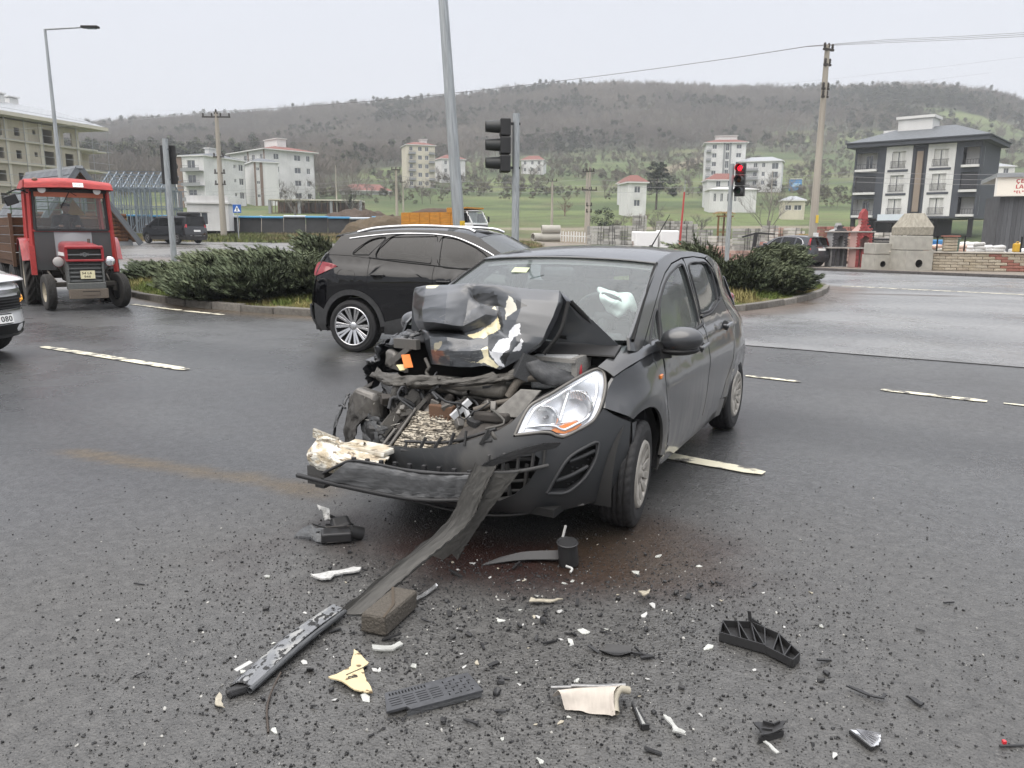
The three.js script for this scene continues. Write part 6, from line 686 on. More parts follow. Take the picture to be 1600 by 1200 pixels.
const cover = [[-0.74, 0.285], [-0.5, 0.222], [-0.2, 0.198], [0.1, 0.205], [0.33, 0.222], [0.55, 0.222], [0.66, 0.235], [0.727, 0.247], [0.768, 0.281], [0.81, 0.374], [0.83, 0.503], [0.823, 0.634], [0.763, 0.686], [0.72, 0.729], [0.712, 0.70], [0.70, 0.668], [0.68, 0.647], [0.656, 0.633], [0.628, 0.616], [0.60, 0.604], [0.568, 0.614], [0.545, 0.627], [0.50, 0.632], [0.395, 0.62], [0.404, 0.69], [0.415, 0.752], [0.391, 0.713], [0.369, 0.684], [0.319, 0.647], [0.263, 0.621], [0.134, 0.572], [0, 0.53], [-0.128, 0.513], [-0.256, 0.504], [-0.34, 0.49], [-0.37, 0.47], [-0.36, 0.415], [-0.52, 0.36], [-0.72, 0.32]];
const coverM = MP([1, 1, 1], 0.5, 0, { clearcoat: 0.3, clearcoatRoughness: 0.3, map: tex(512, 256, (u, v) => { const n = fbm(u * 12, v * 8, 5, 12, 7), sc = Math.abs(fbm(u * 40 + v * 30, v * 6, 3, 0, 8) - 0.5); return mix3([0.145, 0.15, 0.158], [0.36, 0.35, 0.33], clamp(0.75 * ss(0.52, 0.75, n) * ss(0.9, 0.35, u) + 0.4 * ss(0.03, 0.0, sc) * ss(0.7, 0.3, u), 0, 1)); }, { rep: 0.5 }) }); coverM.map.offset.set(0.45, 0);
const fb = part('front_bumper_cover', surf(cover, fMap, { edge: 0.045, thick: 0.012, holes: [grHole, fogHole] }), coverM, t);
part('bumper_side', net([[[0.812, 0.38, 0.265], [0.83, 0.50, 0.20], [0.822, 0.63, 0.17]], [[0.805, 0.33, 0.27], [0.825, 0.46, 0.20], [0.83, 0.63, 0.13]]], 8, 3, { thick: 0.01 }), carPaintTop, fb);
const fogI = inset(fogHole, -0.006); part('fog_recess', surf(fogI, fMap, { off: -0.055, thick: 0, edge: 0.03 }), mat.black, fb); part('fog_surround', [tube(fogHole.concat([fogHole[0]]).map(([x, y]) => fMap(x, y, 0.002)), 0.009, 6, 60), (() => { const a = fogHole, g = []; return surf(inset(fogHole, -0.004), fMap, { off: -0.001, thick: 0.055, edge: 0.03, holes: [inset(fogHole, 0.006)] }); })()], mat.trim, fb);
part('fog_vane', [tube([[0.588, 0.395], [0.645, 0.415], [0.70, 0.448]].map(([x, y]) => fMap(x, y, -0.018)), 0.011, 6, 12), tube([[0.634, 0.487], [0.68, 0.503], [0.718, 0.522]].map(([x, y]) => fMap(x, y, -0.018)), 0.011, 6, 12)], mat.trim, fb); { const g = []; for (let i = 0; i < 60; i++) { const x = rr(0.58, 0.78), y = rr(0.35, 0.6); if (inPoly(fogHole, x, y)) g.push(bx(0.012, 0.006, 0.01, ...fMap(x, y, -0.048))); } part('fog_mesh', g, mat.trim, fb); }
part('lip_scratch', tube([[-0.70, 0.27], [-0.45, 0.215], [-0.1, 0.193], [0.3, 0.198], [0.68, 0.243]].map(([x, y]) => fMap(x, y, 0.004)), 0.007, 5, 40), mat.dirtyPlastic, fb);
// lower grille: bent bars set back in the opening
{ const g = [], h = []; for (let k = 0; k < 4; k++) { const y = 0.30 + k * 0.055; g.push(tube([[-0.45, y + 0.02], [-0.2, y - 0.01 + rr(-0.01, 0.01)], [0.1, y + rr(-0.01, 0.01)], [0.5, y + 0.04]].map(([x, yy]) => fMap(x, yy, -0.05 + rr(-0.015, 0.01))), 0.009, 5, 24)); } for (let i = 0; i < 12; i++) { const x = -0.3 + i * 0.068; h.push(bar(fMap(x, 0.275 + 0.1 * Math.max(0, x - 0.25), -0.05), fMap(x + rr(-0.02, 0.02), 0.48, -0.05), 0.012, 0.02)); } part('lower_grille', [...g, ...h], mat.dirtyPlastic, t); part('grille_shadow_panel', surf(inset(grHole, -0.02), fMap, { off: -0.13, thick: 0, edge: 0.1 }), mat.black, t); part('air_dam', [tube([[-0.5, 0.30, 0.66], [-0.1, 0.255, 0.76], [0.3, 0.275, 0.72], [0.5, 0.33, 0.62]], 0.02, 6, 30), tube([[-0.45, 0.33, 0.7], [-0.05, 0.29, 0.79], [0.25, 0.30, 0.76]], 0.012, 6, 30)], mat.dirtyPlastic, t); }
{ // headlamp: silver bowl, chrome reflectors, amber corner, clear lens
const hl = sub('headlamp', t), out = [[0.401, 0.628], [0.412, 0.691], [0.428, 0.755], [0.461, 0.785], [0.496, 0.808], [0.53, 0.837], [0.568, 0.868], [0.602, 0.893], [0.63, 0.905], [0.662, 0.893], [0.685, 0.858], [0.70, 0.818], [0.708, 0.773], [0.708, 0.722], [0.698, 0.679], [0.677, 0.656], [0.655, 0.642], [0.627, 0.625], [0.599, 0.614], [0.568, 0.624], [0.546, 0.637], [0.50, 0.640]];
const sm = curve2(out.concat([out[0]]), 70).slice(0, -1), bowl = (x, y, o) => { const cx = 0.575, cyy = 0.735, k = Math.hypot((x - cx) / 0.14, (y - cyy) / 0.11); const p = fMap(x, y, 0); const dep = 0.085 * ss(1.25, 0.2, k); return [p[0] - dep * 0.35, p[1], p[2] - dep + o]; };
part('lamp_bowl', surf(inset(sm, 0.004), bowl, { edge: 0.018, thick: 0.03, off: -0.012 }), M([0.62, 0.63, 0.64], 0.28, 0.55), hl);
part('lamp_rim', tube(sm.concat([sm[0]]).map(([x, y]) => fMap(x, y, -0.003)), 0.009, 6, 120), mat.alu, hl); part('lamp_trim', tube(inset(sm, 0.028).concat([inset(sm, 0.028)[0]]).map(([x, y]) => fMap(x, y, -0.016)), 0.008, 6, 120), mat.reflector, hl);
const bulb = (x, y, r, dz, nm) => { const p = fMap(x, y, dz); const g = part(nm, [tr(lathe([[0.004, -0.05], [r * 0.5, -0.04], [r * 0.85, -0.012], [r, 0.012], [r * 1.06, 0.014], [r * 1.06, -0.01]], 28), p[0], p[1], p[2], Math.PI / 2, 0, 0)], mat.reflector, hl); return p; };
let p = bulb(0.625, 0.745, 0.072, -0.055, 'low_beam_reflector'); part('low_beam_bulb', tr(new THREE.CapsuleGeometry(0.011, 0.03, 4, 10), p[0], p[1], p[2] + 0.02, Math.PI / 2), mat.lens, hl); part('reflector_rib', [-0.045, -0.03, -0.015, 0, 0.015, 0.03, 0.045].map((d) => rod([p[0] + d + 0.008, p[1] + 0.03, p[2] - 0.005], [p[0] + d, p[1] + 0.075, p[2] + 0.012], 0.004)), mat.reflector, hl);
p = bulb(0.515, 0.70, 0.056, -0.05, 'high_beam_reflector'); part('high_beam_bulb', tr(new THREE.CapsuleGeometry(0.01, 0.025, 4, 10), p[0], p[1], p[2] + 0.015, Math.PI / 2), mat.steel, hl); part('lamp_divider', [rod(fMap(0.57, 0.68, -0.05), fMap(0.565, 0.80, -0.05), 0.009), rod(fMap(0.46, 0.66, -0.045), fMap(0.67, 0.67, -0.05), 0.007)], mat.reflector, hl);
const amb = [[0.549, 0.646], [0.59, 0.668], [0.635, 0.676], [0.658, 0.66], [0.64, 0.640], [0.602, 0.625], [0.568, 0.634]]; part('turn_signal', surf(amb, fMap, { off: -0.016, thick: 0.03, edge: 0.02 }), mat.amber, hl);
part('lamp_lens', surf(sm, fMap, { off: 0.0, thick: 0, edge: 0.04 }), mat.lens, hl);
part('lamp_housing', surf(inset(sm, -0.004), fMap, { off: -0.14, thick: 0.02, edge: 0.08 }), mat.plastic, hl);
}
// ---- buckled bonnet
const peelShadeTex = canvasTex(1024, 1024, (c, W, H) => {
c.fillStyle = '#404347'; c.fillRect(0, 0, W, H); const R = mulberry(4); for (let i = 0; i < 900; i++) { const k = 52 + R() * 36; c.fillStyle = `rgba(${k},${k},${k + 3},0.25)`; c.fillRect(R() * W, R() * H, 2 + R() * 60, 1 + R() * 5); }
const rag = (pts, col, jag = 9) => { c.fillStyle = col; c.beginPath(); for (let i = 0; i < pts.length; i++) { const a = pts[i], b = pts[(i + 1) % pts.length], n = Math.max(2, Math.ceil(Math.hypot(b[0] - a[0], b[1] - a[1]) / 14)); for (let k = 0; k < n; k++) { const x = lerp(a[0], b[0], k / n) + (R() - 0.5) * jag, y = lerp(a[1], b[1], k / n) + (R() - 0.5) * jag; i + k ? c.lineTo(x, y) : c.moveTo(x, y); } } c.fill(); };
const q = (l) => l.map(([k, r]) => [k / 8 * W, (1 - (r + 2) / 9) * H]);
for (const [p, col, j] of [[[[3.8, 0.7], [4.9, 0.7], [5.1, 1.9], [4.5, 2.2], [4.0, 1.4]], '#141516', 14], [[[5.0, 2], [5.35, 3.6], [5.3, 4.4], [4.9, 3]], '#18191a', 14], [[[5.8, 1.1], [6.2, 1.4], [5.85, 2]], '#131415', 12], [[[5.1, 6.2], [5.9, 5.8], [5.5, 6.9]], '#151617', 12], [[[1.1, 3.6], [2.9, 3.5], [2.9, 4.4], [1.1, 4.5]], '#1b1c1d', 10], [[[0.1, 0], [0.9, 0.1], [0.9, 2.6], [0.2, 2.4]], '#17181b', 8], [[[4.0, 5.2], [4.6, 4.9], [4.5, 5.9], [4.1, 6.2]], '#2a2c2f', 12],  // the fold valley and left facet patches are shade painted into the colour
[[[5.45, 0.9], [5.6, 1.0], [5.9, 1.9], [5.7, 2.3], [5.45, 3.2], [5.32, 2.2]], '#cdc9ba', 9], [[[3.0, 4.4], [3.7, 4.35], [4.15, 4.1], [5.0, 3.05], [5.25, 4.0], [4.5, 4.6], [3.7, 5.05], [3.2, 4.9]], '#d6cba6', 11], [[[4.45, 6.05], [4.65, 5.2], [5.4, 4.9], [5.9, 3.5], [6.1, 3.1], [6.2, 4.1], [5.6, 5.1], [5.65, 5.7], [5.05, 6.4], [5.5, 7], [4.85, 6.7], [4.1, 6.0]], '#d2d4d8', 9], [[[6.25, 4.6], [5.95, 5.85], [6.4, 5.8]], '#d4d5d8', 8], [[[2.7, 6.55], [3.4, 6.75], [3.8, 6.5], [3.6, 5.95], [4.0, 5.8], [4.2, 6.4], [5.0, 6.8], [4.8, 7], [3.5, 6.8]], '#d8cfae', 8], [[[0.9, 0], [1.6, 0], [1.4, 0.35], [1.0, 0.3]], '#c9c2a4', 7], [[[4.55, 2.3], [4.8, 2.0], [4.85, 2.5]], '#c9c2a4', 6], [[[1.2, 5.5], [1.7, 5.2], [1.6, 5.7], [1.2, 6.1]], '#8d8672', 9]]) rag(q(p), col, j);
for (let i = 0; i < 70; i++) { const u = 0.6 + R() * 5, v = 2.5 + R() * 4.5; c.strokeStyle = R() < 0.6 ? 'rgba(175,172,160,0.35)' : 'rgba(10,10,10,0.5)'; c.lineWidth = 1 + R() * 2.5; const [[x, y]] = q([[u, v]]); c.beginPath(); c.moveTo(x, y); c.lineTo(x + (R() - 0.5) * 160, y + (R() - 0.5) * 60); c.stroke(); } for (let i = 0; i < 120; i++) { const [[x, y]] = q([[0.4 + R() * 4, 5.6 + R() * 1.4]]); c.fillStyle = `rgba(150,150,145,${0.1 + R() * 0.25})`; c.fillRect(x, y, 3 + R() * 40, 2 + R() * 6); }
});
const hoodM = MP([1, 1, 1], 0.36, 0, { map: peelShadeTex, clearcoat: 0.8, clearcoatRoughness: 0.12, side: THREE.DoubleSide });
const hoodRows = [[-0.66, -0.52, -0.33, -0.15, -0.05, 0.12, 0.32, 0.58, 0.70].map((x) => [x, 1.005 + 0.035 * (1 - (x / 0.7) ** 2), 0.03 + 0.13 * (1 - (x / 0.7) ** 2)]), [-0.62, -0.49, -0.32, -0.16, -0.07, 0.08, 0.26, 0.50, 0.57].map((x, i) => [x, 1.165 - (i > 6 ? 0.02 : 0), 0.09 + 0.09 * (1 - (x / 0.62) ** 2)]),
[[-0.559, 1.286, 0.14], [-0.443, 1.301, 0.18], [-0.298, 1.310, 0.19], [-0.163, 1.326, 0.20], [-0.113, 1.325, 0.20], [0.028, 1.325, 0.21], [0.182, 1.313, 0.22], [0.416, 1.307, 0.22], [0.412, 1.293, 0.16]],
[[-0.582, 1.227, 0.12], [-0.394, 1.250, 0.27], [-0.229, 1.265, 0.30], [-0.139, 1.279, 0.22], [-0.113, 1.236, 0.20], [0.062, 1.273, 0.24], [0.235, 1.259, 0.30], [0.436, 1.251, 0.28], [0.427, 1.240, 0.21]],
[[-0.579, 1.164, 0.13], [-0.384, 1.177, 0.31], [-0.179, 1.199, 0.39], [-0.116, 1.177, 0.28], [-0.041, 1.205, 0.24], [0.069, 1.210, 0.24], [0.255, 1.202, 0.35], [0.429, 1.180, 0.33], [0.420, 1.168, 0.26]],
[[-0.563, 1.091, 0.14], [-0.365, 1.115, 0.34], [-0.160, 1.123, 0.44], [-0.093, 1.101, 0.36], [0.052, 1.172, 0.36], [0.085, 1.162, 0.28], [0.248, 1.154, 0.38], [0.411, 1.122, 0.36], [0.401, 1.109, 0.29]],
[[-0.509, 1.045, 0.17], [-0.387, 1.052, 0.27], [-0.244, 1.059, 0.28], [-0.093, 1.066, 0.33], [0.023, 1.105, 0.33], [0.106, 1.100, 0.33], [0.248, 1.096, 0.40], [0.400, 1.078, 0.38], [0.384, 1.064, 0.31]],
[[-0.448, 1.008, 0.22], [-0.302, 1.029, 0.36], [-0.155, 1.043, 0.42], [-0.009, 1.034, 0.42], [0.070, 1.054, 0.36], [0.191, 1.061, 0.40], [0.270, 1.054, 0.42], [0.372, 1.042, 0.39], [0.360, 1.029, 0.33]],
[[-0.396, 0.938, 0.26], [-0.286, 0.961, 0.38], [-0.112, 0.980, 0.46], [0.026, 0.986, 0.47], [0.097, 0.995, 0.42], [0.178, 0.990, 0.45], [0.253, 0.993, 0.43], [0.322, 1.000, 0.40], [0.314, 0.992, 0.35]],
[[-0.354, 0.865, 0.28], [-0.278, 0.879, 0.37], [-0.120, 0.893, 0.45], [0.020, 0.901, 0.46], [0.097, 0.913, 0.44], [0.190, 0.902, 0.45], [0.230, 0.930, 0.43], [0.293, 0.968, 0.41], [0.285, 0.966, 0.36]]];
part('bonnet', net(hoodRows, 72, 81, { lin: true, thick: 0.005, crease: 0.33, warp: (p, u, v) => { const f = ss(0.2, 0.26, v), rid = (a, s) => Math.abs(fbm(u * a + s, v * a * 1.2 + s, 3, 0, 55) - 0.5) * 2, q = ss(0.85, 0.6, u); p.z += f * ((0.5 - rid(5, 2)) * 0.016 * q + (0.5 - rid(12, 7)) * 0.006 * q + 0.004 * (fbm(u * 3, v * 3, 2) - 0.5)); p.y += f * (0.5 - rid(7, 4)) * 0.010 * q; } }), hoodM, t);
part('bonnet_brace', [net([[[-0.5, 1.10, 0.02], [0, 1.12, 0.10], [0.55, 1.07, 0.05]], [[-0.45, 1.22, 0.07], [0, 1.25, 0.14], [0.44, 1.22, 0.14]]], 10, 6, { thick: 0.018 }), tube([[0.66, 1.01, 0.03], [0.58, 1.10, 0.07], [0.46, 1.25, 0.17]], 0.014, 6), tube([[0.46, 1.25, 0.2], [0.47, 1.1, 0.33], [0.40, 0.99, 0.37]], 0.012, 6)], mat.black, t);

// ---- broken front: reinforcement bar, torn trim, crushed corner
const dirtyBlack = grime(M([0.038, 0.038, 0.039], 0.55, 0, { bumpMap: crumpleBump, bumpScale: 0.004 }), 2), scuffed = grime(M([0.095, 0.098, 0.102], 0.5, 0, { bumpMap: crumpleBump, bumpScale: 0.004 }), 2), paleMetal = M([1, 1, 1], 0.62, 0.1, { bumpMap: crumpleBump, bumpScale: 0.012, map: tex(256, 256, (u, v) => { const n = fbm(u * 8, v * 8, 5, 8, 14), m = fbm(u * 20, v * 20, 3, 20, 41); return mix3(mix3([0.84, 0.83, 0.79], [0.70, 0.65, 0.56], ss(0.45, 0.7, n)), [0.45, 0.40, 0.34], ss(0.62, 0.8, m)); }) });
const box6 = (rows, m, name, o) => part(name, net(rows, 26, 10, { thick: 0.012, ...o }), m, t);
box6([[[-0.77, 0.465, 0.79], [-0.62, 0.475, 0.83], [-0.45, 0.47, 0.84], [-0.26, 0.455, 0.835]], [[-0.775, 0.43, 0.86], [-0.62, 0.44, 0.895], [-0.45, 0.43, 0.89], [-0.26, 0.43, 0.87]], [[-0.775, 0.36, 0.87], [-0.62, 0.36, 0.90], [-0.45, 0.36, 0.90], [-0.26, 0.37, 0.875]], [[-0.77, 0.33, 0.80], [-0.62, 0.325, 0.83], [-0.45, 0.33, 0.83], [-0.26, 0.35, 0.83]]], paleMetal, 'crushed_bumper_beam', { warp: (p, u, v) => { const n = fbm(u * 6, v * 3, 3, 0, 6) - 0.5; p.z += 0.05 * n; p.y += 0.035 * (fbm(u * 5 + 9, v * 3, 3, 0, 7) - 0.5); } });
part('torn_beam_edge', [jitterGeo(tube([[-0.77, 0.475, 0.80], [-0.70, 0.50, 0.82], [-0.55, 0.485, 0.83], [-0.44, 0.49, 0.80]], 0.016, 6, 20), 0.012, 14, 3), bar([-0.80, 0.515, 0.8], [-0.60, 0.49, 0.83], 0.012, 0.05), jitterGeo(boxUV(rb(0.3, 0.03, 0.12, 0.01, -0.42, 0.475, 0.80)), 0.015, 9, 4)], paleMetal, t);
part('beam_bracket', [bx(0.12, 0.10, 0.09, -0.72, 0.30, 0.84), bx(0.06, 0.03, 0.2, -0.72, 0.24, 0.76)], mat.dirtyPlastic, t);
box6([[[-0.43, 0.435, 0.905], [-0.15, 0.44, 0.925], [0.08, 0.445, 0.91], [0.30, 0.465, 0.885]], [[-0.46, 0.42, 0.93], [-0.15, 0.425, 0.945], [0.08, 0.43, 0.93], [0.30, 0.455, 0.90]], [[-0.60, 0.325, 0.93], [-0.15, 0.335, 0.945], [0.08, 0.34, 0.93], [0.27, 0.36, 0.90]], [[-0.80, 0.30, 0.905], [-0.15, 0.31, 0.955], [0.08, 0.32, 0.94], [0.26, 0.34, 0.91]]], scuffed, 'torn_grille_panel', { warp: (p, u, v) => { const s = ((u * 7) % 1); p.z += 0.012 * ss(0.35, 0.42, s) * ss(0.75, 0.68, s) * ss(0.15, 0.25, v) * ss(0.8, 0.7, v); p.y += 0.006 * (fbm(u * 9, v * 4, 2, 0, 3) - 0.5); } });
part('trim_clip', Array.from({ length: 9 }, (_, i) => rb(0.022, 0.03, 0.02, 0.004, -0.42 + i * 0.085, 0.445 + i * 0.003, 0.925 - i * 0.004)), mat.plastic, t);
part('panel_edge', [tube([[-0.62, 0.345, 0.94], [-0.5, 0.41, 0.935], [-0.43, 0.44, 0.93], [0, 0.447, 0.94], [0.3, 0.47, 0.90]], 0.009, 5, 40), tube([[-0.83, 0.295, 0.91], [-0.5, 0.30, 0.945], [0, 0.31, 0.955], [0.26, 0.34, 0.92]], 0.014, 5, 40)], mat.plastic, t);
box6([[[0.62, 0.60, 0.62], [0.55, 0.605, 0.72], [0.44, 0.575, 0.83], [0.36, 0.535, 0.91]], [[0.60, 0.575, 0.64], [0.53, 0.57, 0.73], [0.42, 0.53, 0.84], [0.33, 0.50, 0.93]]], dirtyBlack, 'grille_surround', {});
part('grille_brace', [tube([[0.57, 0.49, 0.66], [0.46, 0.475, 0.78], [0.34, 0.475, 0.88]], 0.010, 5, 20), ...[0.36, 0.41, 0.46, 0.51, 0.55].map((x) => bar([x, 0.57, 0.88 - (x - 0.36) * 1.2], [x - 0.01, 0.47, 0.88 - (x - 0.36) * 1.2], 0.018, 0.01))], mat.dirtyPlastic, t);
// the two strips hanging down to the ground
const wl = (wx, y, wz) => { const dx = wx - CAR.corsa[0], dz = wz - CAR.corsa[2], a = -27.5 * Math.PI / 180; return [dx * Math.cos(a) - dz * Math.sin(a), y, dx * Math.sin(a) + dz * Math.cos(a)]; };
const A0 = [0.37, 0.53, 0.92], A1 = wl(-0.24, 0.27, -3.42), A2 = wl(-0.45, 0.13, -3.26), A3 = wl(-0.665, 0.015, -3.02);
const strip = (pts, wv, h) => { const rows = [[], [], [], []]; pts.forEach((p, i) => { const w = Array.isArray(wv[0]) ? wv[i] : wv; rows[0].push([p[0] - w[0] * 0.5, p[1] + h, p[2] - w[2] * 0.5]); rows[1].push([p[0] - w[0] * 0.42, p[1] + h * 0.1, p[2] - w[2] * 0.42]); rows[2].push([p[0] + w[0] * 0.42, p[1] - h * 0.1, p[2] + w[2] * 0.42]); rows[3].push([p[0] + w[0] * 0.5, p[1] + h * 0.8, p[2] + w[2] * 0.5]); }); return rows; };
const hang = grime(M([0.082, 0.079, 0.072], 0.68, 0, { bumpMap: crumpleBump, bumpScale: 0.005 }), 2);
const wdir = [0.082, 0.02, -0.058];
part('hanging_trim_strip', net(strip([A0, [lerp(A0[0], A1[0], 0.5), 0.405, lerp(A0[2], A1[2], 0.5)], A1, A2, A3], wdir, 0.018), 60, 12, { thick: 0.006, warp: (p, u, v) => { if (((u * 26) % 1) < 0.34 && v > 0.86) p.y -= 0.006; if (v < 0.1) p.y += 0.005 * Math.sin(u * 60); } }), hang, t);
const B0 = [0.44, 0.50, 0.885], B2 = wl(-0.33, 0.06, -3.52), B1 = [lerp(B0[0], B2[0], 0.55), lerp(B0[1], B2[1], 0.52), lerp(B0[2], B2[2], 0.55)];
part('hanging_inner_panel', net(strip([B0, B1, B2], [0.15, 0.02, -0.075], 0.012), 40, 12, { thick: 0.006, warp: (p, u, v) => { if (u > 0.9) p.y -= 0.02 * Math.sin(v * 30) * (u - 0.9) * 10; if (((u * 11) % 1) < 0.2) p.y -= 0.004; } }), hang, t);
// crushed left front wing and arch liner
const crush = (amt, f, s) => (p, u, v) => { p.x += amt * (fbm(u * f + s, v * f, 3, 0, s) - 0.5) * 2; p.y += amt * (fbm(u * f, v * f + s, 3, 0, s + 1) - 0.5) * 2; p.z += amt * (1 - Math.abs(fbm(u * f - s, v * f, 3, 0, s + 2) - 0.5) * 4); };
part('crushed_wing', [net([[[-0.80, 0.93, -0.35], [-0.79, 0.95, 0.0], [-0.70, 0.97, 0.22], [-0.68, 0.90, 0.38]], [[-0.85, 0.75, -0.36], [-0.84, 0.78, 0.05], [-0.77, 0.80, 0.26], [-0.74, 0.80, 0.36]], [[-0.85, 0.55, -0.40], [-0.85, 0.70, -0.2], [-0.82, 0.72, 0.08], [-0.80, 0.66, 0.30]]], 40, 24, { thick: 0.006, warp: crush(0.045, 6, 3) }), net([[[-0.72, 0.98, 0.1], [-0.60, 1.01, 0.2], [-0.46, 1.05, 0.22]], [[-0.74, 0.93, 0.2], [-0.62, 0.95, 0.3], [-0.48, 0.99, 0.32]]], 24, 10, { thick: 0.006, warp: crush(0.03, 5, 9) })], hoodM2(), t);
function hoodM2() { return MP([0.05, 0.052, 0.056], 0.36, 0, { clearcoat: 0.6, clearcoatRoughness: 0.2, map: grainTex, bumpMap: crumpleBump, bumpScale: 0.006 }); }
const linerDirty = grime(M([0.06, 0.057, 0.053], 0.85, 0, { bumpMap: crumpleBump, bumpScale: 0.008 }), 2);
part('torn_arch_liner', net([[[-0.86, 0.28, 0.34], [-0.84, 0.52, 0.42], [-0.80, 0.66, 0.40], [-0.72, 0.72, 0.36]], [[-0.78, 0.25, 0.52], [-0.76, 0.45, 0.56], [-0.72, 0.60, 0.54], [-0.64, 0.68, 0.48]], [[-0.66, 0.25, 0.58], [-0.64, 0.42, 0.62], [-0.60, 0.56, 0.60], [-0.54, 0.64, 0.54]]], 30, 24, { thick: 0.008, warp: crush(0.03, 5, 21) }), linerDirty, t);
part('split_bumper_end', [net([[[-0.93, 0.36, 0.46], [-0.91, 0.50, 0.47], [-0.87, 0.60, 0.44], [-0.855, 0.66, 0.42]], [[-0.86, 0.34, 0.56], [-0.85, 0.48, 0.56], [-0.83, 0.56, 0.53], [-0.85, 0.64, 0.44]]], 14, 10, { thick: 0.006, warp: crush(0.015, 7, 31) }), jitterGeo(tube([[-0.88, 0.60, 0.48], [-0.83, 0.61, 0.52], [-0.80, 0.60, 0.53]], 0.008, 5), 0.008, 20, 3)], scuffed, t);
part('radiator_pack', [net([[[-0.60, 0.76, 0.44], [-0.44, 0.70, 0.56]], [[-0.48, 0.78, 0.40], [-0.30, 0.66, 0.56]]], 10, 10, { thick: 0.035, warp: crush(0.01, 4, 5) }), net([[[-0.64, 0.62, 0.50], [-0.44, 0.58, 0.60]], [[-0.60, 0.40, 0.56], [-0.40, 0.40, 0.64]]], 10, 10, { thick: 0.05, warp: crush(0.02, 5, 6) })], scuffed, t);
part('crushed_lamp_remains', [jitterGeo(boxUV(rb(0.16, 0.18, 0.12, 0.03, -0.60, 0.63, 0.53)), 0.05, 8, 2)], mat.alu, t);
part('hose_cluster', [jitterGeo(boxUV(rb(0.2, 0.22, 0.18, 0.06, -0.50, 0.46, 0.55)), 0.04, 6, 9), rb(0.14, 0.2, 0.12, 0.04, -0.56, 0.36, 0.62), jitterGeo(rb(0.22, 0.14, 0.06, 0.02, -0.36, 0.42, 0.66, 0.3, 0.4, 0.4), 0.02, 6, 5)], dirtyBlack, t);
// bonnet landing panel, bracket, orange label
part('slam_panel', net([[[-0.66, 0.82, 0.40], [-0.45, 0.825, 0.52], [-0.2, 0.84, 0.52], [0.1, 0.86, 0.46], [0.3, 0.90, 0.40]], [[-0.67, 0.79, 0.42], [-0.45, 0.79, 0.56], [-0.2, 0.80, 0.55], [0.1, 0.84, 0.49], [0.3, 0.88, 0.43]], [[-0.66, 0.785, 0.40], [-0.45, 0.78, 0.53], [-0.2, 0.79, 0.52], [0.1, 0.825, 0.46], [0.3, 0.87, 0.40]]], 60, 10, { thick: 0.008, warp: crush(0.022, 9, 12) }), grime(M([0.115, 0.109, 0.098], 0.6, 0.3, { bumpMap: crumpleBump, bumpScale: 0.006 }), 2), t);
part('wing_bracket', [bar([-0.58, 0.975, 0.32], [-0.38, 0.985, 0.38], 0.03, 0.055), bar([-0.60, 0.85, 0.36], [-0.44, 0.97, 0.36], 0.02, 0.03), bar([-0.64, 0.84, 0.32], [-0.42, 0.84, 0.44], 0.02, 0.02), jitterGeo(rb(0.1, 0.1, 0.08, 0.03, -0.60, 0.88, 0.32), 0.03, 9, 6)], mat.alu, t);
part('warning_label', [bar([-0.455, 0.925, 0.40], [-0.405, 0.86, 0.44], 0.05, 0.004)], M([0.78, 0.20, 0.03], 0.5), t); part('label_print', [bar([-0.47, 0.87, 0.43], [-0.43, 0.845, 0.452], 0.05, 0.004)], M([0.66, 0.60, 0.32], 0.6), t);
// ---- engine bay
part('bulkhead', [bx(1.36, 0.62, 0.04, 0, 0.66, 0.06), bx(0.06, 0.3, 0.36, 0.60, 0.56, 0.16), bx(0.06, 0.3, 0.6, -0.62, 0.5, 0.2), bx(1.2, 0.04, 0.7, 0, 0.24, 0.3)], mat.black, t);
part('engine_block', [rb(0.62, 0.12, 0.24, 0.04, -0.06, 0.70, 0.30), rb(0.58, 0.26, 0.30, 0.03, -0.08, 0.52, 0.28), ...Array.from({ length: 6 }, (_, i) => cy(0.018, 0.018, 0.03, 8, -0.32 + i * 0.1, 0.77, 0.36))], mat.castIron, t);
part('rocker_cover', [jitterGeo(boxUV(rb(0.54, 0.08, 0.16, 0.035, -0.05, 0.775, 0.38)), 0.02, 6, 3), tube([[-0.34, 0.80, 0.42], [-0.1, 0.815, 0.45], [0.2, 0.83, 0.42]], 0.014, 6)], grime(M([0.20, 0.187, 0.165], 0.6, 0.35), 3), t);
part('inlet_manifold', [...Array.from({ length: 4 }, (_, i) => tube([[-0.24 + i * 0.12, 0.72, 0.45], [-0.24 + i * 0.12, 0.68, 0.53], [-0.24 + i * 0.12, 0.60, 0.50]], 0.026, 8)), rb(0.50, 0.07, 0.08, 0.03, -0.06, 0.59, 0.50)], mat.castIron, t);
part('connector_block', [rb(0.15, 0.07, 0.05, 0.01, -0.10, 0.67, 0.57), ...Array.from({ length: 6 }, (_, i) => bx(0.012, 0.03, 0.012, -0.155 + i * 0.022, 0.635, 0.595))], mat.rust, t);
part('coolant_pipe', [tube([[0.06, 0.60, 0.60], [0.16, 0.66, 0.55], [0.25, 0.70, 0.48]], 0.034, 10), tube([[0.10, 0.70, 0.58], [0.2, 0.735, 0.52], [0.33, 0.76, 0.45]], 0.015, 8), tube([[0.24, 0.76, 0.46], [0.29, 0.85, 0.42], [0.42, 0.87, 0.36]], 0.024, 8)], grime(M([0.15, 0.132, 0.11], 0.7, 0.15), 3), t);
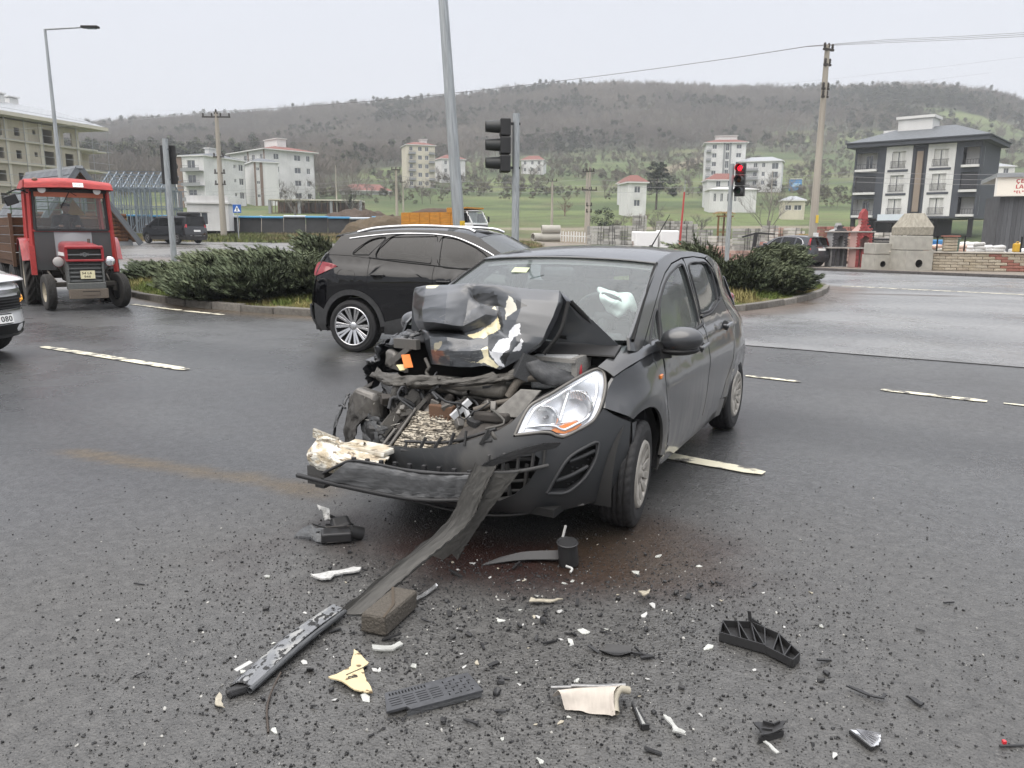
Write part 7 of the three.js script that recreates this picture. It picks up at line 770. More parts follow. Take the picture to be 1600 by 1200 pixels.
part('turbo_pipe_loop', [tube([[-0.42, 0.62, 0.55], [-0.44, 0.74, 0.50], [-0.36, 0.79, 0.46], [-0.27, 0.76, 0.44]], 0.026, 8), tr(new THREE.TorusGeometry(0.07, 0.028, 10, 26), -0.36, 0.72, 0.52, 0, 0.3, 0)], mat.alu, t);
part('strut_arm', [bar([-0.46, 0.52, 0.64], [-0.30, 0.75, 0.52], 0.035, 0.06), bar([-0.36, 0.53, 0.64], [-0.22, 0.72, 0.55], 0.018, 0.02)], mat.alu, t);
part('lamp_carrier', [(() => { const s = new THREE.Shape([[-0.14, -0.05], [0.02, 0.07], [0.12, 0.06], [0.0, -0.07]].map((p) => new THREE.Vector2(...p))); const h = new THREE.Path(); h.absellipse(0.01, 0.01, 0.028, 0.022, 0, 6.28, true); s.holes.push(h); return tr(new THREE.ExtrudeGeometry(s, { depth: 0.02, bevelEnabled: true, bevelSize: 0.004, bevelThickness: 0.004, bevelSegments: 1 }), 0.33, 0.745, 0.52, -0.3, 0.3, 0.1); })()], grime(M([0.27, 0.26, 0.24], 0.6, 0.2), 3), t);
part('side_member', [net([[[0.30, 0.985, 0.38], [0.42, 0.92, 0.34], [0.57, 0.865, 0.22]], [[0.30, 0.95, 0.41], [0.42, 0.87, 0.38], [0.57, 0.82, 0.25]], [[0.32, 0.90, 0.39], [0.44, 0.83, 0.36], [0.57, 0.79, 0.22]]], 24, 8, { thick: 0.02, warp: crush(0.008, 6, 15) }), bar([0.28, 0.86, 0.42], [0.32, 0.98, 0.38], 0.08, 0.08)], grime(M([0.085, 0.087, 0.09], 0.5, 0.3), 2), t);
part('battery', [rb(0.25, 0.16, 0.17, 0.012, 0.40, 0.87, 0.20, 0, 0.2, 0.03), rb(0.24, 0.02, 0.16, 0.008, 0.40, 0.957, 0.20, 0, 0.2, 0.03)], grime(M([0.55, 0.56, 0.56], 0.45), 3), t); part('battery_tray', [bx(0.03, 0.2, 0.2, 0.54, 0.87, 0.19), bx(0.3, 0.02, 0.02, 0.40, 0.955, 0.30)], grime(M([0.32, 0.31, 0.29], 0.6), 3), t); part('battery_cable', tube([[0.53, 0.95, 0.20], [0.555, 0.91, 0.24], [0.56, 0.86, 0.25]], 0.009, 7), M([0.35, 0.02, 0.03], 0.5), t);
part('fuse_box', rb(0.2, 0.13, 0.16, 0.02, 0.40, 0.70, 0.27, 0, 0.2, 0.1), dirtyBlack, t); part('washer_tank', rb(0.1, 0.13, 0.1, 0.03, 0.50, 0.72, 0.24), grime(M([0.27, 0.25, 0.21], 0.7), 3), t);
part('radiator', net([[[-0.34, 0.445, 0.735], [0.05, 0.46, 0.735]], [[-0.25, 0.66, 0.585], [0.12, 0.655, 0.585]]], 90, 60, { thick: 0.03, warp: (p, u, v) => { const n = fbm(u * 14, v * 14, 3, 0, 5), f = fbm(u * 70, v * 26, 2, 0, 15); p.z += 0.02 * (n - 0.4) + 0.014 * (f - 0.5) + (((v * 22) % 1) < 0.25 ? -0.006 : 0); p.y += 0.008 * (f - 0.5); } }), M([1, 1, 1], 0.6, 0.35, { bumpMap: crumpleBump, bumpScale: 0.01, map: tex(256, 256, (u, v) => { const n = fbm(u * 26 + 8 * m0(u, v), v * 60, 3, 0, 4), m = fbm(u * 7, v * 7, 4, 7, 3); const k = ss(0.40, 0.56, n + 0.25 * (m - 0.5)); return mix3([0.33, 0.31, 0.28], mix3([0.86, 0.84, 0.78], [0.60, 0.56, 0.50], m), k * (0.45 + 0.55 * ss(1, 0.55, u))); }) }), t);
part('radiator_frame', [tube([[-0.36, 0.44, 0.745], [-0.26, 0.67, 0.585]], 0.010, 5, 8), tube([[-0.40, 0.45, 0.74], [-0.345, 0.56, 0.66]], 0.010, 5, 8), bar([-0.34, 0.64, 0.62], [-0.27, 0.655, 0.60], 0.02, 0.03)], mat.alu, t);
part('upper_grille_bars', [...Array.from({ length: 6 }, (_, i) => bar([-0.2 + i * 0.09, 0.49 + i * 0.018, 0.775], [-0.19 + i * 0.09 + rr(-0.03, 0.03), 0.53 + i * 0.022 + rr(0, 0.02), 0.742], 0.010, 0.016)), tube([[-0.22, 0.53, 0.75], [0.05, 0.56, 0.74], [0.3, 0.65, 0.70]], 0.009, 5), tube([[-0.22, 0.49, 0.785], [0.05, 0.52, 0.775], [0.3, 0.60, 0.74]], 0.009, 5)], dirtyBlack, t);
part('condenser_scrap', [jitterGeo(boxUV(rb(0.26, 0.02, 0.18, 0.004, 0.20, 0.62, 0.64, 0.5, 0, 0.12)), 0.02, 12, 4), rb(0.2, 0.05, 0.06, 0.015, 0.21, 0.675, 0.58, 0, 0, 0.05)], mat.castIron, t);
part('white_bracket', [bar([-0.01, 0.655, 0.62], [0.06, 0.74, 0.55], 0.03, 0.03), bar([0.05, 0.70, 0.58], [0.09, 0.64, 0.60], 0.02, 0.02)], M([0.55, 0.56, 0.57], 0.5), t);
{ const w = [], h = []; const R = mulberry(9), q = (a, b) => a + (b - a) * R(); for (let i = 0; i < 60; i++) { const x = q(-0.5, 0.26), y = q(0.46, 0.82), z = q(0.36, 0.60), pts = [[x, y, z]]; for (let k = 0; k < 4; k++) { const p = pts[k]; pts.push([p[0] + q(-0.1, 0.1), p[1] + q(-0.08, 0.06), p[2] + q(-0.06, 0.06)]); } (i % 3 ? w : h).push(tube(pts, q(0.004, 0.013), 6, 16)); } part('wiring_loom', w, mat.trim, t); part('rubber_hoses', h, grime(M([0.11, 0.105, 0.095], 0.7), 2), t);
const s = [], s2 = [], s3 = []; for (let i = 0; i < 110; i++) { const g = jitterGeo(rb(q(0.02, 0.08), q(0.02, 0.07), q(0.02, 0.08), 0.006, q(-0.58, 0.30), q(0.42, 0.72), q(0.40, 0.62), q(-1, 1), q(-1, 1), q(-1, 1)), 0.012, 14, i); (i % 3 === 0 ? s : i % 3 === 1 ? s2 : s3).push(g); } part('broken_plastic', s, dirtyBlack, t); part('broken_metal', s2, mat.castIron, t); part('broken_brackets', s3, mat.alu, t);
const f = []; for (let i = 0; i < 40; i++) { const x = q(-0.62, -0.34), y = q(0.4, 0.7), z = q(0.52, 0.64); f.push(rod([x, y, z], [x + q(-0.04, 0.04), y + q(-0.03, 0.04), z + q(-0.02, 0.04)], 0.003, 0.001, 4)); } part('glass_fibres', f, mat.offwhite, t); }
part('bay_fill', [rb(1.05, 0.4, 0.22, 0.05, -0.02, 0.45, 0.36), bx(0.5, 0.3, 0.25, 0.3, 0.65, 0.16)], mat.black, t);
}

// -- intact vehicles
function clipZ(poly, lo, hi) { const half = (p, f) => { const o = []; for (let i = 0; i < p.length; i++) { const a = p[i], b = p[(i + 1) % p.length], fa = f(a), fb = f(b); if (fa >= 0) o.push(a); if ((fa > 0 && fb < 0) || (fa < 0 && fb > 0)) { const k = fa / (fa - fb); o.push([lerp(a[0], b[0], k), lerp(a[1], b[1], k)]); } } return o; }; return half(half(poly, (p) => p[0] - lo), (p) => hi - p[0]); }
function carShell(t, s) {
const W = (z, y) => s.wy(y) * s.wz(z) + (s.extraW ? s.extraW(z, y) : 0), map = (z, y, o) => [W(z, y) + o, y, z]; map.flip = true;
const E = s.edge || 0.12, both = (name, g, m, parent) => { g = merge(g); part(name, g, m, parent || t); part(name, mirror(g), m, parent || t); };
const zf = (y) => s.nose(y) - s.drop, zr = (y) => s.tail(y) + s.dropR, ys = (a, b, n) => Array.from({ length: n + 1 }, (_, i) => lerp(a, b, i / n));
const body = [...ys(s.bot + 0.03, s.hood(zf(0.8)) - 0.01, 5).map((y) => [zf(y), y]), ...ys(zf(0.8) - 0.1, s.cowl, 6).map((z) => [z, s.hood(z)]), ...ys(s.cowl - 0.05, s.beltEnd, 8).map((z) => [z, s.belt(z)]), ...ys(s.belt(s.beltEnd), s.bot + 0.05, 6).map((y) => [zr(y), y]), ...arcPts(-s.wb, s.R, s.arch, -0.12 + Math.PI, 0.12, 16).reverse().map((p) => p).reverse().reverse(), ...arcPts(0, s.R, s.arch, Math.PI - 0.1, 0.1, 16)];
// arch points must run front-to-back along the bottom: rebuild in order (rear to front)
const rearArch = arcPts(-s.wb, s.R, s.arch, Math.PI + 0.05, -0.05, 16), frontArch = arcPts(0, s.R, s.arch, Math.PI + 0.05, -0.05, 16);
const top = body.slice(0, body.length - 34);
const outline = [...top, [zr(s.bot) + 0.06, s.bot], ...rearArch, [-s.wb + s.arch + 0.08, s.bot], [-s.arch - 0.08, s.bot], ...frontArch, [zf(s.bot) - 0.05, s.bot]];
const cuts = [9, ...s.doors, -9], names = ['fender', 'front_door', 'rear_door', 'quarter_panel'];
for (let i = 0; i < cuts.length - 1; i++) { const g = surf(inset(clipZ(outline, cuts[i + 1] + 0.003, cuts[i] - 0.003), 0.0005), map, { edge: E, thick: 0.03 }); both(names[Math.min(i, 3)], g, s.paint); if (i === 1 || i === 2) { const z = cuts[i + 1] + 0.16, y = s.handle(z); both('door_handle', rb(0.03, 0.03, 0.2, 0.012, W(z, y) + 0.02, y, z), s.handleMat || s.paint); } }
both('inner_shell', surf(clipZ(inset(outline, 0.02), -9, 9), map, { edge: 0.3, thick: 0.02, off: -0.035 }), mat.black);
// cabin sides
const gh = s.side; both('cabin_side', surf(gh, map, { edge: E, thick: 0.03, holes: s.windows, off: s.sideOff || 0 }), s.cabinPaint || s.paint);
for (const w of s.windows) { both('side_window', surf(inset(w, -0.012), map, { edge: 0.25, thick: 0, off: -0.012 }), s.glass || mat.tint); }
const rail = s.rail; const rz = ys(s.roofZ[0], s.roofZ[1], 8); const rows = rz.map((z) => { const y = rail(z), w = W(z, y) - 0.004; return [-1, -0.88, -0.5, 0, 0.5, 0.88, 1].map((k) => [w * k, y + s.crown * (1 - Math.pow(Math.abs(k), 2.6)), z + (z > -1.3 ? 0.06 : -0.05) * (1 - k * k)]); });
part('roof', net(rows, 20, 20, { thick: 0.02 }), s.roofPaint || s.paint, t);
const wt = rows[0].map((p) => [p[0] * 0.97, p[1] - 0.005, p[2]]), wc = s.hood(s.cowl), wb2 = [-1, -0.88, -0.5, 0, 0.5, 0.88, 1].map((k) => [W(s.cowl, wc + 0.02) * 0.93 * k, wc + 0.02 + 0.02 * (1 - k * k), s.cowl + 0.14 * (1 - k * k) - 0.02]), wm = wt.map((p, i) => [(p[0] + wb2[i][0]) / 2 * 1.02, (p[1] + wb2[i][1]) / 2 + 0.025, (p[2] + wb2[i][2]) / 2 + 0.02]);
part('windscreen', net([wb2, wm, wt], 14, 10), s.screenGlass || mat.dimGlass, t);
part('windscreen_pillar', [0, 6].map((i) => { const sd = i ? 1 : -1; return net([[wb2[i], wm[i], wt[i]].map((p) => [p[0] - sd * 0.02, p[1], p[2]]), [[W(s.cowl - 0.03, wc) * sd, wc, s.cowl - 0.06], [(W(s.cowl, wc) + W(rz[0], rail(rz[0]))) / 2 * sd, (wc + rail(rz[0])) / 2 - 0.02, (s.cowl + rz[0]) / 2 - 0.05], rows[0][i]]], 8, 3, { thick: 0.02 }); }), s.cabinPaint || s.paint, t);
const hz = ys(s.cowl, zf(0.85) + s.drop * 0.5, 5); part('bonnet', net([...hz.map((z, j) => [-1, -0.85, -0.45, 0, 0.45, 0.85, 1].map((k) => { const e = s.hood(Math.min(z, zf(0.85) - 0.02)); const kk = j === 5 ? 0.88 : 1; return [W(Math.min(z, zf(0.8)), e) * k * kk, e + (j === 5 ? -0.03 : 0.055 * (1 - Math.pow(Math.abs(k), 2.2))), z + (s.drop * 0.5 * (1 - k * k) * (j / 5))]; }))], 18, 14, { thick: 0.015 }), s.paint, t);
const fr = (y, o = 0) => [-1, -0.86, -0.5, 0, 0.5, 0.86, 1].map((k) => [W(zf(y), y) * k, y, s.nose(y) + o - s.drop * Math.pow(Math.abs(k), 2.6)]);
const hy = s.hood(zf(0.8)); part('front_bumper', net(ys(s.bot, hy, 7).map((y) => fr(y)), 24, 16, { thick: 0.02 }), s.paint, t);
s.frontAt = (k, y, o = 0) => { const x = W(zf(y), y) * k; return [x, y, s.nose(y) + o - s.drop * Math.pow(Math.abs(k), 2.6)]; };
s.rearAt = (k, y, o = 0) => [W(zr(y), y) * k, y, s.tail(y) - o + s.dropR * Math.pow(Math.abs(k), 2.8)];
const ry = s.belt(s.beltEnd); part('tailgate', net(ys(0.62, ry, 6).map((y) => [-1, -0.86, -0.5, 0, 0.5, 0.86, 1].map((k) => s.rearAt(k, y))), 20, 12, { thick: 0.02 }), s.paint, t); part('rear_bumper', net(ys(s.bot, 0.615, 5).map((y) => [-1, -0.86, -0.5, 0, 0.5, 0.86, 1].map((k) => s.rearAt(k, y, 0.03))), 20, 8, { thick: 0.02 }), s.bumperMat || s.paint, t);
const rt = rows[8]; part('rear_screen', net([[-1, -0.86, -0.5, 0, 0.5, 0.86, 1].map((k) => s.rearAt(k * 0.9, ry)), rt.map((p) => [p[0] * 0.93, p[1] - 0.06, p[2] - 0.02])], 14, 8), s.glass || mat.tint, t);
part('rear_frame', [0, 6].map((i) => { const k = i ? 1 : -1; return net([[s.rearAt(k * 0.88, ry), [rt[i][0] * 0.9, rt[i][1] - 0.05, rt[i][2]]], [s.rearAt(k, ry), rt[i]]], 3, 8, { thick: 0.02 }); }), s.cabinPaint || s.paint, t);
part('floor_pan', bx(s.wy(0.5) * 1.8, 0.05, s.wb + 1.1, 0, s.bot + 0.03, -s.wb / 2), mat.black, t); part('cabin_lining', [bx(1.3, 0.5, 0.14, 0, 0.9, -s.wb * 0.42), bx(1.3, 0.5, 0.14, 0, 0.9, -s.wb * 0.82), bx(1.35, 0.2, 0.35, 0, wc - 0.12, s.cowl - 0.35), rb(0.26, 0.2, 0.1, 0.04, 0.35, 1.28, -s.wb * 0.44), rb(0.26, 0.2, 0.1, 0.04, -0.35, 1.28, -s.wb * 0.44)], mat.interior, t);
for (const sd of [1, -1]) { wheel(t, sd * s.track, s.R, 0, s.wheels, sd, s.steer || 0, 0, 0.3); wheel(t, sd * s.track, s.R, -s.wb, s.wheels, sd, 0, 0, 0.9); for (const z of [0, -s.wb]) part('wheel_arch_liner', tr(new THREE.CylinderGeometry(s.arch + 0.005, s.arch + 0.005, 0.3, 20, 1, true, -0.2, Math.PI + 0.4), sd * (s.track - 0.1), s.R, z, 0, 0, Math.PI / 2), mat.linerDS || (mat.linerDS = M([0.012, 0.012, 0.012], 0.9, 0, { side: THREE.DoubleSide })), t);
const g = sub('door_mirror', t), mz = s.cowl - 0.28, my = s.belt(mz) + 0.09, mx = W(mz, s.belt(mz)); part('mirror_shell', tr(new THREE.SphereGeometry(0.1, 18, 12).scale(1.15, 0.8, 0.7), sd * (mx + 0.13), my, mz), s.paint, g); part('mirror_foot', bar([sd * mx * 0.97, my - 0.06, mz], [sd * (mx + 0.08), my - 0.03, mz], 0.06, 0.04), mat.plastic, g); }
return { W, map, both };
}
const plateTex = (txt, w = 256, h = 64) => canvasTex(w, h, (c) => { c.fillStyle = '#f1f1ee'; c.fillRect(0, 0, w, h); c.fillStyle = '#2244a0'; c.fillRect(0, 0, w * 0.08, h); c.fillStyle = '#17181a'; c.font = `bold ${Math.floor(h * 0.86)}px sans-serif`; c.textAlign = 'right'; c.fillText(txt, w - 8, h * 0.82); });
{ // black crossover, seen broadside behind the wreck
const t = thing('black_crossover', 'glossy black crossover with chrome window line behind the crashed hatchback', 'car', [0.642, 0, -10.45], THREE.MathUtils.degToRad(72));
const paint = MP([0.004, 0.004, 0.005], 0.5, 0, { clearcoat: 1, clearcoatRoughness: 0.02, specularIntensity: 0 }), clad = grime(M([0.045, 0.046, 0.048], 0.6), 2);
const wy = smoothTable([[0.15, 0.82], [0.3, 0.885], [0.5, 0.905], [0.75, 0.915], [0.95, 0.925], [1.03, 0.922], [1.07, 0.91], [1.13, 0.88], [1.2, 0.845], [1.35, 0.785], [1.5, 0.70], [1.6, 0.635], [1.7, 0.56]]), wz = smoothTable([[-3.6, 0.72], [-3.4, 0.86], [-3.1, 0.955], [-2.7, 0.99], [-2.2, 1], [0.1, 1], [0.4, 0.96], [0.65, 0.88], [0.9, 0.7]]);
const s = { paint, wy, wz, wb: 2.675, R: 0.36, arch: 0.43, track: 0.795, bot: 0.27, drop: 0.34, dropR: 0.27, cowl: -0.18, beltEnd: -3.1, crown: 0.04, roofZ: [-0.92, -2.92], doors: [-0.40, -1.47, -2.42], bumperMat: clad, glass: mat.tint, steer: 0,
nose: smoothTable([[0.2, 0.80], [0.4, 0.91], [0.7, 0.92], [0.95, 0.84], [1.05, 0.6]]), tail: smoothTable([[0.25, -3.42], [0.45, -3.56], [0.7, -3.57], [1.0, -3.50], [1.2, -3.44], [1.3, -3.36]]), hood: smoothTable([[-0.2, 1.06], [0.2, 1.02], [0.55, 0.95], [0.9, 0.85]]), belt: smoothTable([[-3.2, 1.315], [-2.75, 1.305], [-2.45, 1.275], [-2.0, 1.235], [-1.5, 1.195], [-1.0, 1.15], [-0.5, 1.10], [-0.2, 1.065]]), rail: smoothTable([[-2.95, 1.575], [-2.7, 1.61], [-2.3, 1.645], [-1.9, 1.655], [-1.4, 1.645], [-1.1, 1.61], [-0.9, 1.555]]), handle: (z) => 1.05 + (z < -2 ? 0.01 : -0.055),
side: [[-0.24, 1.075], [-0.62, 1.115], [-1.0, 1.155], [-1.5, 1.20], [-2.0, 1.24], [-2.45, 1.28], [-2.75, 1.31], [-3.12, 1.32], [-3.05, 1.42], [-2.95, 1.565], [-2.7, 1.605], [-2.3, 1.64], [-1.9, 1.65], [-1.4, 1.64], [-1.1, 1.605], [-0.9, 1.55], [-0.6, 1.38]],
windows: [[[-0.62, 1.145], [-0.95, 1.17], [-1.41, 1.212], [-1.43, 1.565], [-1.24, 1.545], [-1.02, 1.47], [-0.80, 1.355]], [[-1.53, 1.222], [-2.0, 1.262], [-2.34, 1.295], [-2.335, 1.38], [-2.17, 1.56], [-1.52, 1.575]], [[-2.45, 1.32], [-2.70, 1.335], [-2.50, 1.505], [-2.40, 1.54], [-2.255, 1.55]]], wheels: wheelSet(0.36, 0.225, 0.262, 'multi', MP([0.60, 0.60, 0.61], 0.22, 0.95), { out: 0.012 }),
extraW: (z, y) => 0.016 * ss(-0.035, 0.0, y - (1.065 - (z + 1.4) * 0.075)) * ss(0.07, 0.0, y - (1.065 - (z + 1.4) * 0.075)) * ss(0.2, -0.3, z) * ss(-3.2, -2.9, z) };
const c = carShell(t, s);
// chrome line over the windows, roof rail, arch and sill cladding, lamp
const line = (pts, r, o = 0.004) => tube(pts.map(([z, y]) => [c.W(z, y) + o, y, z]), r, 6, 50);
c.both('chrome_strip', line([[-0.62, 1.31], [-0.80, 1.40], [-1.05, 1.50], [-1.28, 1.568], [-1.56, 1.60], [-1.86, 1.607], [-2.2, 1.598], [-2.56, 1.565], [-2.80, 1.535]], 0.011), mat.chrome); c.both('roof_bar', tube([[-1.0, 1.63], [-1.1, 1.67], [-1.5, 1.70], [-2.0, 1.705], [-2.5, 1.67], [-2.72, 1.62]].map(([z, y]) => [c.W(z, y) - 0.03, y, z]), 0.02, 8, 40), MP([0.62, 0.63, 0.64], 0.3, 0.9)); c.both('window_seal', [line(s.windows[0].concat([s.windows[0][0]]), 0.008, 0), line(s.windows[1].concat([s.windows[1][0]]), 0.008, 0), line(s.windows[2].concat([s.windows[2][0]]), 0.008, 0)], mat.black); c.both('belt_strip', line([[-0.5, 1.108], [-1.0, 1.155], [-1.5, 1.20], [-2.0, 1.24], [-2.44, 1.285]], 0.009, 0.002), mat.black);
const ring = (cz) => [...arcPts(cz, s.R, 0.50, 0.05, Math.PI - 0.02, 20), ...arcPts(cz, s.R, 0.428, Math.PI, 0.02, 20)]; c.both('arch_cladding', [surf(ring(0), c.map, { off: 0.012, thick: 0.03, edge: 0.08 }), surf(ring(-2.675), c.map, { off: 0.012, thick: 0.03, edge: 0.08 })], clad);
c.both('sill_cladding', surf([[-0.48, 0.27], [-0.47, 0.43], [-0.9, 0.50], [-1.6, 0.535], [-1.9, 0.51], [-2.18, 0.44], [-2.2, 0.27]], c.map, { off: 0.014, thick: 0.03, edge: 0.12 }), clad); c.both('rear_cladding', surf([[-3.12, 0.36], [-3.10, 0.56], [-3.36, 0.66], [-3.42, 0.44], [-3.34, 0.28], [-3.1, 0.28]].map(([z, y]) => [Math.max(z, -3.30), y]), c.map, { off: 0.010, thick: 0.03, edge: 0.1 }), clad); c.both('skid_trim', rod([0.62, 0.285, -3.36], [0.80, 0.30, -3.16], 0.022), mat.chrome);
c.both('tail_lamp', surf(curve2([[-2.90, 1.165], [-3.0, 1.20], [-3.24, 1.21], [-3.27, 1.04], [-3.17, 1.055], [-3.06, 1.10], [-2.90, 1.165]], 24).slice(0, -1), c.map, { off: 0.008, thick: 0.03, edge: 0.04 }), mat.redLens); c.both('tail_lamp_inner', net([[s.rearAt(1.0, 1.05, 0.01), s.rearAt(0.8, 1.06, 0.012), s.rearAt(0.6, 1.08, 0.012)], [s.rearAt(1.0, 1.19, 0.01), s.rearAt(0.8, 1.19, 0.012), s.rearAt(0.6, 1.18, 0.012)]], 8, 4), mat.redLens);
c.both('fuel_flap_line', tube(curve2([[-2.63, 1.10], [-2.85, 1.115], [-2.87, 1.0], [-2.63, 0.99], [-2.61, 1.05], [-2.63, 1.10]], 40).map(([z, y]) => [c.W(z, y), y, z]), 0.0022, 4, 60), mat.black); c.both('handle_recess_shade', [[-2.26, 1.035], [-1.31, 0.975]].map(([z, y]) => surf(curve2([[z + 0.07, y - 0.02], [z, y - 0.04], [z - 0.07, y - 0.02], [z - 0.06, y + 0.025], [z, y + 0.035], [z + 0.06, y + 0.025], [z + 0.07, y - 0.02]], 18).slice(0, -1), c.map, { off: 0.002, thick: 0, edge: 0.1 })), mat.black);  // black patches on the door skin stand for the shade behind the handles
part('spoiler', net([[[-0.58, 1.60, -2.85], [0, 1.65, -2.95], [0.58, 1.60, -2.85]], [[-0.55, 1.575, -3.08], [0, 1.61, -3.2], [0.55, 1.575, -3.08]]], 14, 4, { thick: 0.025 }), paint, t); c.both('headlamp', net([[s.frontAt(0.5, 0.80, 0.015), s.frontAt(0.75, 0.81, 0.015), s.frontAt(0.98, 0.83, 0.015)], [s.frontAt(0.5, 0.86, 0.01), s.frontAt(0.75, 0.89, 0.01), s.frontAt(0.98, 0.90, 0.01)]], 10, 4), mat.lens); part('grille', net([[-0.45, 0, 0.45].map((k) => s.frontAt(k, 0.66, 0.012)), [-0.48, 0, 0.48].map((k) => s.frontAt(k, 0.82, 0.012))], 10, 4), mat.black, t);
}
{ // black van on the far road
const t = thing('black_van', 'black people carrier van with red tail lamp on the far left road', 'van', [-25.53, G(-25, -55.5) - 0.05, -56.29], THREE.MathUtils.degToRad(-120));
t.position.y = G(-25.5, -56.3) + 0.01;
const s = { paint: MP([0.008, 0.008, 0.010], 0.25, 0, { clearcoat: 1, clearcoatRoughness: 0.05 }), wy: smoothTable([[0.2, 0.86], [0.5, 0.93], [0.9, 0.95], [1.1, 0.93], [1.5, 0.85], [1.8, 0.76], [1.95, 0.70]]), wz: smoothTable([[-4.3, 0.9], [-4.0, 0.97], [-3.4, 1], [0, 1], [0.5, 0.94], [0.9, 0.75]]), wb: 3.2, R: 0.34, arch: 0.40, track: 0.82, bot: 0.24, drop: 0.32, dropR: 0.12, cowl: 0.05, beltEnd: -4.1, crown: 0.04, roofZ: [-0.95, -4.05], doors: [-0.35, -1.35, -2.55], nose: smoothTable([[0.2, 0.82], [0.5, 0.90], [0.8, 0.85], [1.0, 0.65]]), tail: smoothTable([[0.2, -4.18], [0.5, -4.25], [1.0, -4.2], [1.2, -4.15]]), hood: smoothTable([[0, 1.12], [0.4, 1.03], [0.8, 0.88]]), belt: smoothTable([[-4.3, 1.16], [0, 1.12]]), rail: smoothTable([[-4.1, 1.84], [-3.5, 1.87], [-1.5, 1.86], [-0.9, 1.78]]), handle: () => 1.0, side: [[-0.0, 1.12], [-1, 1.13], [-2.5, 1.14], [-4.12, 1.16], [-4.05, 1.83], [-3.5, 1.86], [-1.5, 1.85], [-0.95, 1.775]], windows: [[[-0.35, 1.17], [-1.3, 1.18], [-1.3, 1.74], [-0.98, 1.70]], [[-1.4, 1.18], [-2.5, 1.19], [-2.5, 1.75], [-1.4, 1.75]], [[-2.6, 1.19], [-3.85, 1.2], [-3.85, 1.74], [-2.6, 1.75]]], wheels: wheelSet(0.34, 0.22, 0.23, 5, mat.steel) };
const c = carShell(t, s); c.both('tail_lamp', net([[s.rearAt(1.0, 0.95, 0.02), s.rearAt(0.82, 0.95, 0.02)], [s.rearAt(1.0, 1.30, 0.02), s.rearAt(0.82, 1.30, 0.02)]], 3, 3, { thick: 0.03 }), mat.redBright); part('number_plate', net([[-0.3, 0.3].map((k) => s.rearAt(k, 0.80, 0.03)), [-0.3, 0.3].map((k) => s.rearAt(k, 0.93, 0.03))], 2, 2), mat.plate, t); part('chrome_strip', net([[-0.7, 0, 0.7].map((k) => s.rearAt(k, 0.52, 0.06)), [-0.7, 0, 0.7].map((k) => s.rearAt(k, 0.56, 0.06))], 6, 2), mat.steel, t); part('roof_box', rb(0.9, 0.25, 1.3, 0.1, 0, 2.02, -3.4), mat.plastic, t); c.both('headlamp', net([[s.frontAt(0.6, 0.75, 0.02), s.frontAt(0.95, 0.78, 0.02)], [s.frontAt(0.6, 0.88, 0.02), s.frontAt(0.95, 0.9, 0.02)]], 4, 3), mat.lens);
}
